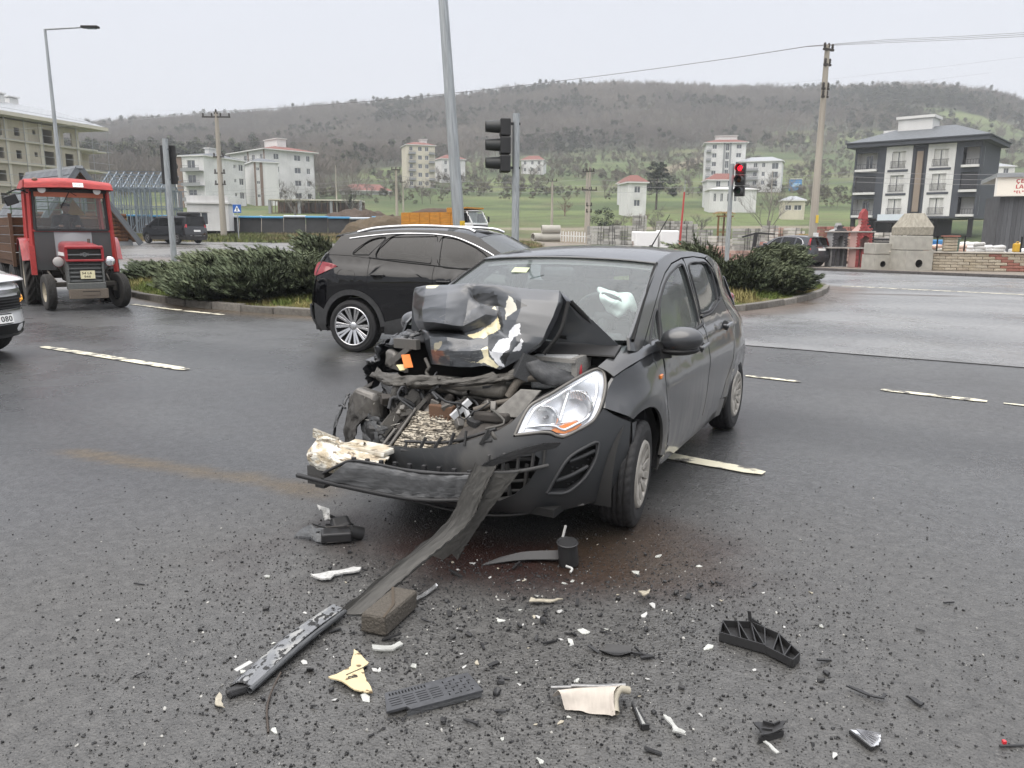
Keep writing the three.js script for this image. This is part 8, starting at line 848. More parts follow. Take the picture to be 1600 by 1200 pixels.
{ // dark grey crossover parked by the yard
const t = thing('dark_crossover', 'dark grey crossover with tall red tail lamps by the brick yard kerb', 'car', [14.3, 0, -44.1], THREE.MathUtils.degToRad(-152));
const v = new THREE.Vector3(0.76, 0, -2.62).applyAxisAngle(V3(0, 1, 0), t.rotation.y); t.position.set(15.36 - v.x, 0.02, -41.9 - v.z);
const s = { paint: MP([0.035, 0.038, 0.044], 0.3, 0.3, { clearcoat: 1, clearcoatRoughness: 0.06 }), wy: smoothTable([[0.2, 0.82], [0.5, 0.895], [0.85, 0.905], [1.0, 0.89], [1.1, 0.86], [1.4, 0.73], [1.65, 0.61]]), wz: smoothTable([[-3.6, 0.8], [-3.3, 0.93], [-2.9, 0.99], [-2.4, 1], [0, 1], [0.5, 0.93], [0.9, 0.7]]), wb: 2.62, R: 0.35, arch: 0.42, track: 0.79, bot: 0.26, drop: 0.32, dropR: 0.2, cowl: -0.1, beltEnd: -3.3, crown: 0.04, roofZ: [-0.9, -3.2], doors: [-0.35, -1.4, -2.35], bumperMat: grime(M([0.05, 0.052, 0.056], 0.5), 2), nose: smoothTable([[0.2, 0.78], [0.5, 0.88], [0.8, 0.85], [1.0, 0.6]]), tail: smoothTable([[0.25, -3.42], [0.5, -3.55], [0.8, -3.5], [1.1, -3.42]]), hood: smoothTable([[-0.1, 1.08], [0.3, 1.02], [0.8, 0.88]]), belt: smoothTable([[-3.4, 1.13], [-1.5, 1.10], [-0.1, 1.08]]), rail: smoothTable([[-3.25, 1.52], [-2.8, 1.58], [-2.0, 1.62], [-1.4, 1.61], [-0.9, 1.53]]), handle: () => 0.98, side: [[-0.15, 1.085], [-1, 1.095], [-2.3, 1.115], [-3.32, 1.13], [-3.2, 1.51], [-2.8, 1.575], [-2.0, 1.615], [-1.4, 1.605], [-0.9, 1.525]], windows: [[[-0.45, 1.12], [-1.33, 1.135], [-1.33, 1.54], [-1.1, 1.52], [-0.85, 1.42]], [[-1.43, 1.135], [-2.3, 1.15], [-2.3, 1.53], [-1.43, 1.545]], [[-2.4, 1.155], [-2.85, 1.17], [-2.75, 1.40], [-2.4, 1.52]]], glass: mat.tint, wheels: wheelSet(0.35, 0.225, 0.24, 9, MP([0.66, 0.66, 0.67], 0.3, 0.8), { out: 0.01 }) };
const c = carShell(t, s); const line = (pts, r) => tube(pts.map(([z, y]) => [c.W(z, y) + 0.004, y, z]), r, 6, 40); c.both('chrome_strip', line([[-0.45, 1.12], [-0.85, 1.44], [-1.2, 1.55], [-2.0, 1.565], [-2.5, 1.52], [-2.8, 1.38], [-2.92, 1.17], [-2.4, 1.13], [-0.45, 1.10]], 0.014), mat.chrome); c.both('tail_lamp', [net([[s.rearAt(1.02, 0.90, 0.02), s.rearAt(0.84, 0.9, 0.03)], [s.rearAt(1.0, 1.12, 0.02), s.rearAt(0.88, 1.12, 0.03)], [[0.66, 1.5, -3.24], [0.58, 1.5, -3.27]]], 3, 8, { thick: 0.03 })], mat.redBright); part('number_plate', net([[-0.32, 0.32].map((k) => s.rearAt(k, 0.86, 0.03)), [-0.32, 0.32].map((k) => s.rearAt(k, 0.98, 0.03))], 2, 2), mat.plate, t); part('plate_trim', net([[-0.45, 0, 0.45].map((k) => s.rearAt(k, 1.0, 0.04)), [-0.45, 0, 0.45].map((k) => s.rearAt(k, 1.05, 0.04))], 6, 2), mat.chrome, t); c.both('reflector', net([[s.rearAt(0.7, 0.5, 0.06), s.rearAt(0.9, 0.5, 0.06)], [s.rearAt(0.7, 0.55, 0.06), s.rearAt(0.9, 0.55, 0.06)]], 2, 2), mat.redLens);
}
{ // white SUV entering at the left edge
const t = thing('white_suv', 'white SUV nose with amber running light cut off by the left edge', 'car', [-6.9, 0, -9.25], THREE.MathUtils.degToRad(80));
const v = V3(0, 0, 0.92).applyAxisAngle(V3(0, 1, 0), t.rotation.y); t.position.set(-6.33 - v.x, 0, -9.35 - v.z);
const paint = MP([0.74, 0.75, 0.76], 0.25, 0, { clearcoat: 1, clearcoatRoughness: 0.04 });
const s = { paint, wy: smoothTable([[0.2, 0.84], [0.4, 0.91], [0.9, 0.92], [1.1, 0.89], [1.4, 0.74], [1.65, 0.62]]), wz: smoothTable([[-3.6, 0.85], [-3, 0.98], [-2.4, 1], [0, 1], [0.4, 0.97], [0.65, 0.90], [0.9, 0.72]]), edge: 0.1, wb: 2.66, R: 0.36, arch: 0.42, track: 0.80, bot: 0.30, drop: 0.42, dropR: 0.2, cowl: -0.15, beltEnd: -3.2, crown: 0.04, roofZ: [-0.95, -3.1], doors: [-0.4, -1.45, -2.4], nose: smoothTable([[0.25, 0.86], [0.42, 0.94], [0.62, 0.92], [0.80, 0.90], [0.95, 0.84], [1.02, 0.62]]), tail: smoothTable([[0.25, -3.4], [0.5, -3.52], [1.1, -3.45]]), hood: smoothTable([[-0.15, 1.12], [0.2, 1.08], [0.5, 0.99], [0.9, 0.9]]), belt: smoothTable([[-3.3, 1.16], [-0.15, 1.11]]), rail: smoothTable([[-3.2, 1.56], [-2, 1.63], [-0.9, 1.56]]), handle: () => 1.0, side: [[-0.2, 1.115], [-1, 1.13], [-3.2, 1.16], [-3.1, 1.55], [-2, 1.625], [-0.95, 1.555]], windows: [[[-0.5, 1.15], [-1.4, 1.16], [-1.4, 1.56], [-1.0, 1.5]], [[-1.5, 1.16], [-2.4, 1.18], [-2.4, 1.56], [-1.5, 1.57]]], wheels: wheelSet(0.36, 0.225, 0.24, 5, mat.alloy) };
const c = carShell(t, s), pn = (k0, k1, y0, y1, o, n = 8) => net([Array.from({ length: 5 }, (_, i) => s.frontAt(lerp(k0, k1, i / 4), y0, o)), Array.from({ length: 5 }, (_, i) => s.frontAt(lerp(k0, k1, i / 4), y1, o))], n, 4, { thick: 0.02 });
part('grille', pn(-0.62, 0.62, 0.645, 0.80, 0.016, 14), mat.black, t); part('grille_mesh', (() => { const g = []; for (let i = -9; i <= 9; i++) for (let j = 0; j < 4; j++) g.push(bx(0.05, 0.01, 0.015, ...s.frontAt(i * 0.065 + (j % 2) * 0.03, 0.665 + j * 0.035, 0.03))); return g; })(), mat.trim, t); part('grille_trim', [pn(-0.70, 0.70, 0.835, 0.885, 0.022, 14), pn(-0.64, 0.64, 0.62, 0.64, 0.026, 14)], MP([0.33, 0.34, 0.35], 0.25, 0.8), t);
c.both('headlamp', net([[s.frontAt(0.62, 0.745, 0.014), s.frontAt(0.80, 0.755, 0.016), s.frontAt(0.99, 0.80, 0.01)], [s.frontAt(0.62, 0.83, 0.014), s.frontAt(0.8, 0.85, 0.016), s.frontAt(0.99, 0.875, 0.01)]], 10, 4, { thick: 0.02 }), MP([0.03, 0.03, 0.035], 0.1, 0, { clearcoat: 1 })); c.both('running_light', net([[s.frontAt(0.60, 0.715, 0.03), s.frontAt(0.80, 0.735, 0.03), s.frontAt(0.99, 0.79, 0.016)], [s.frontAt(0.62, 0.74, 0.03), s.frontAt(0.8, 0.765, 0.03), s.frontAt(0.99, 0.815, 0.016)]], 10, 3, { thick: 0.01 }), M([0.8, 0.35, 0.03], 0.3, 0, { emissive: L(1, 0.42, 0.04), emissiveIntensity: 0.5 })); c.both('lamp_strip', net([[s.frontAt(0.72, 0.885, 0.02), s.frontAt(0.99, 0.90, 0.012)], [s.frontAt(0.74, 0.915, 0.02), s.frontAt(0.97, 0.92, 0.012)]], 6, 2, { thick: 0.01 }), mat.reflector);
part('plate_frame', pn(-0.30, 0.30, 0.47, 0.595, 0.02), mat.black, t); const pg = net([[-0.285, 0.285].map((k) => s.frontAt(k, 0.482, 0.045)), [-0.285, 0.285].map((k) => s.frontAt(k, 0.585, 0.045))], 3, 2); part('number_plate', pg, M([1, 1, 1], 0.4, 0, { map: plateTex('080') }), t); part('lower_intake', [pn(-0.72, 0.72, 0.33, 0.45, 0.012, 14)], mat.black, t); part('lower_lip', pn(-0.85, 0.85, 0.295, 0.335, 0.03, 14), mat.trim, t); c.both('bumper_vent', net([[s.frontAt(0.93, 0.42, 0.012), s.frontAt(1.0, 0.43, 0.012)], [s.frontAt(0.93, 0.56, 0.012), s.frontAt(1.0, 0.57, 0.012)]], 3, 3), mat.black); c.both('corner_fin', net([[s.frontAt(0.88, 0.32, 0.03), s.frontAt(1.0, 0.34, 0.03)], [s.frontAt(0.93, 0.42, 0.02), s.frontAt(1.0, 0.40, 0.02)]], 4, 3, { thick: 0.015 }), paint);
}
{ // loaded dump truck
const t = thing('dump_truck', 'orange dump truck loaded with soil, white cab, behind the black crossover', 'truck', [-3.4, G(-3.4, -61), -61], THREE.MathUtils.degToRad(58)); const org = grime(M([0.62, 0.26, 0.02], 0.6), 1), wh = MP([0.70, 0.70, 0.69], 0.35, 0, { clearcoat: 0.6 });
part('cab', [rb(2.2, 0.75, 1.5, 0.1, 0, 1.35, 0.3), net([[[-1.1, 2.55, -0.4], [0, 2.6, -0.4], [1.1, 2.55, -0.4]], [[-1.08, 2.55, 0.5], [0, 2.6, 0.6], [1.08, 2.55, 0.5]]], 8, 6, { thick: 0.08 }), bx(2.2, 0.9, 0.08, 0, 2.1, -0.42), bx(0.08, 0.9, 0.45, -1.07, 2.1, -0.25), bx(0.08, 0.9, 0.45, 1.07, 2.1, -0.25), rod([-1.05, 1.7, 0.98], [-1.05, 2.55, 0.5], 0.06), rod([1.05, 1.7, 0.98], [1.05, 2.55, 0.5], 0.06)], wh, t);
part('windscreen', net([[[-1.0, 1.72, 1.02], [0, 1.72, 1.07], [1.0, 1.72, 1.02]], [[-1.0, 2.5, 0.54], [0, 2.5, 0.6], [1.0, 2.5, 0.54]]], 8, 4), mat.dimGlass, t); part('side_window', [bx(0.02, 0.7, 0.7, -1.08, 2.1, 0.35), bx(0.02, 0.7, 0.7, 1.08, 2.1, 0.35)], mat.tint, t); part('front_grille', bx(1.9, 0.4, 0.06, 0, 1.35, 1.07), mat.black, t); for (const sx of [-1, 1]) { const m = sub('door_mirror', t); part('mirror_arm', rod([sx * 1.1, 2.3, 0.8], [sx * 1.35, 2.2, 0.85], 0.02), mat.plastic, m); part('mirror_shell', rb(0.2, 0.45, 0.1, 0.04, sx * 1.4, 2.0, 0.85), mat.plastic, m); part('headlamp', cy(0.11, 0.11, 0.06, 16, sx * 0.8, 1.1, 1.07, Math.PI / 2), mat.lens, t); }
part('chassis', [bx(0.9, 0.25, 6.6, 0, 0.75, -2.4)], mat.castIron, t); part('bed', [bx(2.3, 1.05, 0.08, 0, 2.0, -5.85), bx(0.08, 1.05, 5.2, -1.15, 2.0, -3.25), bx(0.08, 1.05, 5.2, 1.15, 2.0, -3.25), bx(2.3, 1.2, 0.08, 0, 2.1, -0.66), bx(2.3, 0.1, 5.2, 0, 1.48, -3.25), ...[-1, -2, -3, -4, -5].map((z) => bx(0.06, 1.0, 0.1, -1.22, 2.0, z)), ...[-1, -2, -3, -4, -5].map((z) => bx(0.06, 1.0, 0.1, 1.22, 2.0, z))], org, t); part('bed_canopy', [bx(2.4, 0.1, 1.5, 0, 2.78, -0.2, -0.08), bx(0.08, 0.5, 0.8, 1.15, 2.6, -0.9), bx(0.08, 0.5, 0.8, -1.15, 2.6, -0.9)], org, t); part('soil_load', jitterGeo(boxUV(new THREE.SphereGeometry(1, 30, 14, 0, 6.283, 0, 1.57).scale(1.12, 0.5, 2.5).translate(0, 2.35, -3.3)), 0.08, 3, 8), M([0.075, 0.05, 0.035], 0.98), t);
const w = wheelSet(0.5, 0.3, 0.28, 6, mat.steel); for (const z of [0.1, -3.6, -4.9]) for (const sx of [-1, 1]) wheel(t, sx * 0.98, 0.5, z, w, sx);
}
// -- the tractor, its driver and its trailer
const TR = [-9.04, 0, -16.3], TRY = THREE.MathUtils.degToRad(36);
{
const t = thing('red_tractor', 'red farm tractor with square glazed cab turning into the junction', 'tractor', TR, TRY);
const red = grime(MP([0.42, 0.022, 0.028], 0.35, 0, { clearcoat: 0.5, clearcoatRoughness: 0.2 }), 1.5), redF = grime(M([0.50, 0.045, 0.04], 0.5), 1.5), grey = grime(M([0.17, 0.175, 0.165], 0.6, 0.2), 2), rustG = grime(M([0.20, 0.165, 0.13], 0.8), 3), dirt = grime(M([0.10, 0.09, 0.075], 0.8), 2);
const fw = wheelSet(0.37, 0.17, 0.20, 8, grime(M([0.46, 0.41, 0.31], 0.7), 2), { tyreMat: grime(M([0.035, 0.033, 0.03], 0.85), 2), out: -0.02 }), rw = wheelSet(0.68, 0.34, 0.38, 8, grime(M([0.55, 0.50, 0.41], 0.7), 2), { knob: 0.035, tyreMat: grime(M([0.04, 0.037, 0.033], 0.9), 2), out: -0.05 });
fw.rim = merge([revX([[0.001, 0.02], [0.06, 0.02], [0.07, -0.02], [0.15, -0.03], [0.17, 0.03], [0.2, 0.035], [0.205, 0.05], [0.195, 0.05], [0.185, 0.0], [0.18, -0.08]]), ...Array.from({ length: 6 }, (_, i) => cy(0.012, 0.012, 0.03, 6, 0.03, Math.cos(i) * 0.045, Math.sin(i) * 0.045, 0, 0, Math.PI / 2))]); rw.rim = merge([revX([[0.001, -0.03], [0.1, -0.03], [0.12, -0.08], [0.3, -0.06], [0.33, 0.03], [0.38, 0.04], [0.39, 0.06], [0.37, 0.06], [0.35, -0.1]])]);
wheel(t, -0.66, 0.37, 0, fw, -1, 0.10, 0, 0.2); wheel(t, 0.66, 0.37, 0, fw, 1, 0.28, 0.0, 0.5); wheel(t, -0.78, 0.68, -1.95, rw, -1); wheel(t, 0.74, 0.68, -1.95, rw, 1);
part('front_axle', [rb(1.2, 0.1, 0.1, 0.02, 0, 0.52, 0), rod([-0.6, 0.55, 0], [-0.58, 0.37, 0], 0.05), rod([0.6, 0.55, 0], [0.58, 0.37, 0], 0.05), rod([-0.5, 0.58, -0.1], [-0.55, 0.75, -1.0], 0.02), rod([0.5, 0.58, -0.1], [0.55, 0.75, -1.0], 0.02), rod([0.25, 0.5, -0.1], [0.55, 0.45, -0.12], 0.02)], dirt, t);
part('engine_block', [rb(0.34, 0.5, 1.0, 0.04, 0, 0.75, -0.5), rb(0.42, 0.4, 0.9, 0.05, 0, 0.7, -1.5), rod([-0.7, 0.68, -1.95], [0.7, 0.68, -1.95], 0.13)], dirt, t);
part('front_weight', [rb(0.72, 0.20, 0.14, 0.015, 0.02, 0.34, 0.40), bx(0.33, 0.07, 0.01, 0.05, 0.345, 0.475)], rustG, t); part('weight_slot', [bx(0.32, 0.09, 0.016, 0.06, 0.35, 0.468)], mat.black, t);
const grl = part('nose_cowl', [bx(0.04, 0.62, 0.3, -0.32, 0.74, 0.28), bx(0.04, 0.62, 0.3, 0.32, 0.74, 0.28), rb(0.70, 0.14, 0.12, 0.02, 0, 0.50, 0.40), bx(0.62, 0.60, 0.02, 0, 0.75, 0.33)], grey, t); part('grille_slat', Array.from({ length: 6 }, (_, i) => rb(0.60, 0.045, 0.04, 0.012, 0, 0.60 + i * 0.085, 0.385, -0.3)), grime(M([0.13, 0.135, 0.13], 0.55, 0.3), 2), grl); 
const pt = canvasTex(128, 96, (c) => { c.fillStyle = '#e6dfb8'; c.fillRect(0, 0, 128, 96); c.fillStyle = '#35322a'; c.font = 'bold 36px sans-serif'; c.fillText('54 LA', 10, 42); c.fillText('946', 30, 84); for (let i = 0; i < 40; i++) { c.fillStyle = 'rgba(150,105,60,0.45)'; c.fillRect((i * 37) % 128, (i * 53) % 96, 5, 4); } }); part('number_plate', tr(new THREE.BoxGeometry(0.27, 0.17, 0.008), 0.03, 0.73, 0.425), mat.cream, t); part('plate_print', tr(new THREE.PlaneGeometry(0.26, 0.16), 0.03, 0.73, 0.431), M([1, 1, 1], 0.6, 0, { map: pt }), t);
const bonnetRow = (z, w, h) => [[-w, 1.02, z], [-w, h - 0.07, z], [-w * 0.85, h, z], [0, h + 0.015, z], [w * 0.85, h, z], [w, h - 0.07, z], [w, 1.02, z]];
part('bonnet', [net([bonnetRow(0.46, 0.35, 1.30), bonnetRow(0.0, 0.33, 1.34), bonnetRow(-1.0, 0.31, 1.38)], 40, 10, { thick: 0.01 }), rb(0.70, 0.05, 0.05, 0.02, 0, 1.02, 0.45), rb(0.70, 0.07, 0.08, 0.025, 0, 1.285, 0.44), bx(0.05, 0.24, 0.06, -0.33, 1.15, 0.44), bx(0.05, 0.24, 0.06, 0.33, 1.15, 0.44)], red, t); part('bonnet_stripe', [bx(0.01, 0.07, 1.2, -0.342, 1.14, -0.2), bx(0.01, 0.07, 1.2, 0.342, 1.14, -0.2)], mat.white, t);
part('front_screen', [bx(0.62, 0.22, 0.02, 0, 1.15, 0.40), ...Array.from({ length: 9 }, (_, i) => bx(0.6, 0.008, 0.02, 0, 1.06 + i * 0.022, 0.42))], mat.castIron, t); part('badge_bar', [bx(0.62, 0.025, 0.02, 0, 1.14, 0.45), tr(new THREE.TorusGeometry(0.035, 0.01, 6, 16), 0, 1.14, 0.465), ...[-1, 1].map((s) => bar([s * 0.02, 1.12, 0.465], [s * 0.075, 1.175, 0.465], 0.012, 0.012)), ...[-1, 1].map((s) => bar([s * 0.02, 1.16, 0.465], [s * 0.075, 1.115, 0.465], 0.012, 0.012))], mat.steel, t);
for (const s of [-1, 1]) { const h = sub('headlamp', t); part('lamp_shell', tr(lathe([[0.001, -0.14], [0.06, -0.12], [0.105, -0.02], [0.11, 0.02]], 24), s * 0.47, 1.0, 0.36, Math.PI / 2), red, h); part('lamp_glass', tr(new THREE.SphereGeometry(0.12, 24, 8, 0, 6.283, 0, 1.1).scale(0.95, 0.5, 0.95), s * 0.47, 1.0, 0.345, Math.PI / 2), s > 0 ? mat.reflector : M([0.42, 0.40, 0.38], 0.3), h); part('lamp_stem', rod([s * 0.47, 0.92, 0.32], [s * 0.38, 0.75, 0.2], 0.025), dirt, h); }
// cab
const z0 = -1.02, z1 = -2.35, pl = (x, top, w = 0.075) => bar([x, 0.72, z0], [x * top, 2.48, z0 - 0.06], w, w);
part('cab_frame', [pl(-0.80, 0.92), pl(0.80, 0.92), bar([-0.80, 0.72, z1], [-0.74, 2.48, z1 + 0.05], 0.075, 0.075), bar([0.80, 0.72, z1], [0.74, 2.48, z1 + 0.05], 0.075, 0.075), bx(1.55, 0.05, 0.06, 0, 1.62, z0 - 0.02), bx(0.06, 0.06, 1.3, -0.78, 1.42, -1.68), bx(0.06, 0.06, 1.3, 0.78, 1.42, -1.68), bar([-0.80, 1.3, z0 - 0.02], [-0.80, 0.68, z0 + 0.02], 0.10, 0.14), bar([-0.78, 2.4, -1.7], [-0.80, 1.2, -1.75], 0.05, 0.05)], redF, t);
part('cab_roof', [net([[[-0.84, 2.50, z0 + 0.22], [0, 2.53, z0 + 0.24], [0.84, 2.50, z0 + 0.22]], [[-0.82, 2.64, z0 + 0.14], [0, 2.68, z0 + 0.16], [0.82, 2.62, z0 + 0.14]], [[-0.80, 2.68, -1.7], [0, 2.74, -1.7], [0.80, 2.68, -1.7]], [[-0.82, 2.56, z1 - 0.15], [0, 2.6, z1 - 0.15], [0.82, 2.56, z1 - 0.15]]], 24, 20, { thick: 0.04 }), net([[[-0.84, 2.50, z0 + 0.22], [-0.84, 2.48, -1.7], [-0.82, 2.5, z1 - 0.15]], [[-0.82, 2.64, z0 + 0.14], [-0.80, 2.68, -1.7], [-0.82, 2.57, z1 - 0.15]]], 10, 6, { thick: 0.03 }), net([[[0.84, 2.50, z0 + 0.22], [0.84, 2.48, -1.7], [0.82, 2.5, z1 - 0.15]], [[0.82, 2.62, z0 + 0.14], [0.80, 2.68, -1.7], [0.82, 2.57, z1 - 0.15]]], 10, 6, { thick: 0.03 })], redF, t);
part('roof_lining', bx(1.5, 0.03, 1.3, 0, 2.5, -1.7), mat.interior, t); part('screen_surround', [bx(1.46, 0.06, 0.04, 0, 2.46, z0), bx(1.40, 0.05, 0.04, 0, 1.63, z0 + 0.01), bar([-0.70, 1.63, z0 + 0.005], [-0.67, 2.46, z0 - 0.04], 0.05, 0.04), bar([0.70, 1.63, z0 + 0.005], [0.67, 2.46, z0 - 0.04], 0.05, 0.04)], mat.plastic, t); part('windscreen', net([[[-0.69, 1.64, z0], [0.69, 1.64, z0]], [[-0.66, 2.45, z0 - 0.045], [0.66, 2.45, z0 - 0.045]]], 4, 4), MP([0.85, 0.87, 0.87], 0.05, 0, { transmission: 0.95, thickness: 0 }), t); part('sun_strip', net([[[-0.66, 2.33, z0 + 0.012], [0.66, 2.33, z0 + 0.012]], [[-0.66, 2.44, z0 + 0.004], [0.66, 2.44, z0 + 0.004]]], 3, 2), M([0.50, 0.17, 0.10], 0.7), t);
part('lower_pane', [net([[[-0.74, 0.78, z0 + 0.01], [-0.38, 0.78, z0 + 0.02]], [[-0.73, 1.6, z0], [-0.34, 1.6, z0]]], 3, 3), net([[[0.40, 0.78, z0 + 0.02], [0.74, 0.78, z0 + 0.01]], [[0.36, 1.6, z0], [0.73, 1.6, z0]]], 3, 3)], MP([0.12, 0.125, 0.125], 0.2, 0, { transmission: 0.5, thickness: 0 }), t); part('dash_sheet', net([[[-0.36, 0.95, -0.95], [0, 1.35, -0.93], [0.36, 0.95, -0.95]], [[-0.36, 1.61, z0], [0, 1.61, z0], [0.36, 1.61, z0]]], 12, 6, { thick: 0.01, warp: (p, u, v) => { p.z += 0.03 * (fbm(u * 4, v * 4, 2) - 0.5); } }), M([0.26, 0.27, 0.28], 0.5), t);
part('rear_window', net([[[-0.66, 1.5, z1 - 0.01], [0.66, 1.5, z1 - 0.01]], [[-0.64, 2.42, z1 + 0.03], [0.64, 2.42, z1 + 0.03]]], 3, 3), mat.glass, t); part('rear_panel', bx(1.5, 0.75, 0.05, 0, 1.12, z1), redF, t); part('side_window', [net([[[-0.79, 1.46, z0 - 0.06], [-0.79, 1.46, z1 + 0.05]], [[-0.74, 2.44, z0 - 0.1], [-0.74, 2.44, z1 + 0.1]]], 3, 3), net([[[0.79, 1.46, z0 - 0.06], [0.79, 1.46, z1 + 0.05]], [[0.74, 2.44, z0 - 0.1], [0.74, 2.44, z1 + 0.1]]], 3, 3)], mat.glass, t); part('triangle_sticker', tr(prism([[-0.22, 0], [0.22, 0], [0, 0.36]], 0.006), 0.22, 1.98, z1 + 0.04), M([0.50, 0.33, 0.14], 0.7), t);
part('mudguard', [-1, 1].map((s) => net([[[s * 0.60, 1.0, -1.25], [s * 0.60, 1.42, -1.6], [s * 0.60, 1.46, -2.1], [s * 0.60, 1.2, -2.6]], [[s * 0.98, 0.98, -1.25], [s * 0.98, 1.40, -1.6], [s * 0.98, 1.44, -2.1], [s * 0.98, 1.18, -2.6]]], 16, 4, { thick: 0.02 })), red, t);
part('roof_lamp', [-0.52, 0.52].map((x) => tr(cy(0.055, 0.075, 0.07, 16), x, 2.47, z0 + 0.14, Math.PI / 2)), M([0.48, 0.47, 0.45], 0.35), t); part('beacon', [sph(0.06, -0.62, 2.66, z0 + 0.1), cy(0.05, 0.05, 0.05, 12, -0.62, 2.62, z0 + 0.1)], M([0.12, 0.05, 0.02], 0.3), t); const st = canvasTex(128, 64, (c) => { c.fillStyle = '#f4f3ee'; c.fillRect(0, 0, 128, 64); c.fillStyle = '#9aa39c'; c.font = 'bold 36px sans-serif'; c.fillText('5.AE', 24, 44); }); part('roof_label', tr(new THREE.BoxGeometry(0.2, 0.1, 0.006), 0.16, 2.585, z0 + 0.232, -0.45), M([1, 1, 1], 0.5, 0, { map: st }), t);
part('wiper', [rod([0.0, 2.44, z0 + 0.02], [-0.18, 2.1, z0 + 0.03], 0.009), rod([0.02, 2.44, z0 + 0.02], [0.14, 2.36, z0 + 0.03], 0.007)], mat.black, t); { const m = sub('door_mirror', t); part('mirror_arm', tube([[-0.76, 2.4, z0], [-0.95, 2.46, z0 + 0.1], [-1.12, 2.38, z0 + 0.12]], 0.014, 6), mat.black, m); part('mirror_shell', rb(0.25, 0.2, 0.05, 0.04, -1.08, 2.24, z0 + 0.12, 0, 0.2, 0.35), mat.plastic, m); }
part('exhaust_stub', rod([0.2, 1.3, -0.3], [0.2, 1.45, -0.32], 0.03), dirt, t); { const s = sub('steering_wheel', t); s.position.set(0, 1.69, -1.36); s.rotation.x = -0.9; part('rim', new THREE.TorusGeometry(0.2, 0.014, 8, 30), mat.black, s); part('column', rod([0, 0, 0], [0, -0.1, 0.35], 0.03), mat.black, s); } part('seat', [rb(0.45, 0.1, 0.42, 0.04, 0, 1.27, -1.95), rb(0.45, 0.4, 0.1, 0.04, 0, 1.5, -2.2), bx(0.3, 0.3, 0.3, 0, 1.08, -1.95)], mat.black, t);
}
// bodies: a smooth field round the skeleton, meshed as one skin
function body(joints, bones, cell, pad = 0.25) { const lo = V3(1e9, 1e9, 1e9), hi = V3(-1e9, -1e9, -1e9); for (const k in joints) { const v = V3(...joints[k]); lo.min(v); hi.max(v); } lo.subScalar(pad); hi.addScalar(pad); const S = Math.max(hi.x - lo.x, hi.y - lo.y, hi.z - lo.z), n = Math.ceil(S / cell), mc = new MarchingCubes(n, new THREE.MeshBasicMaterial(), false, false, 200000); mc.isolation = 0; const c = lo.clone().add(hi).multiplyScalar(0.5); const p = V3(), a = V3(), b = V3(); for (let k = 0; k < n; k++) for (let j = 0; j < n; j++) for (let i = 0; i < n; i++) { p.set((i / (n / 2) - 1) * S / 2 + c.x, (j / (n / 2) - 1) * S / 2 + c.y, (k / (n / 2) - 1) * S / 2 + c.z); let d = 1e3; for (const [A, B, r0, r1] of bones) { a.set(...joints[A]); b.set(...joints[B]); b.sub(a); const t = clamp(p.clone().sub(a).dot(b) / Math.max(1e-9, b.lengthSq()), 0, 1), q = p.distanceTo(a.addScaledVector(b, t)) - lerp(r0, r1, t), h = Math.max(0.035 - Math.abs(d - q), 0) / 0.035; d = Math.min(d, q) - h * h * 0.035 * 0.25; } mc.field[i + j * n + k * n * n] = -d; } mc.update(); const cnt = mc.count, g = new THREE.BufferGeometry(); g.setAttribute('position', new THREE.BufferAttribute(mc.positionArray.slice(0, cnt * 3), 3)); g.setAttribute('normal', new THREE.BufferAttribute(mc.normalArray.slice(0, cnt * 3), 3)); g.scale(S / 2, S / 2, S / 2).translate(c.x, c.y, c.z); let h = g.clone(); h.deleteAttribute('normal'); h = mergeVertices(h, 1e-4); h.computeVertexNormals(); return h; }
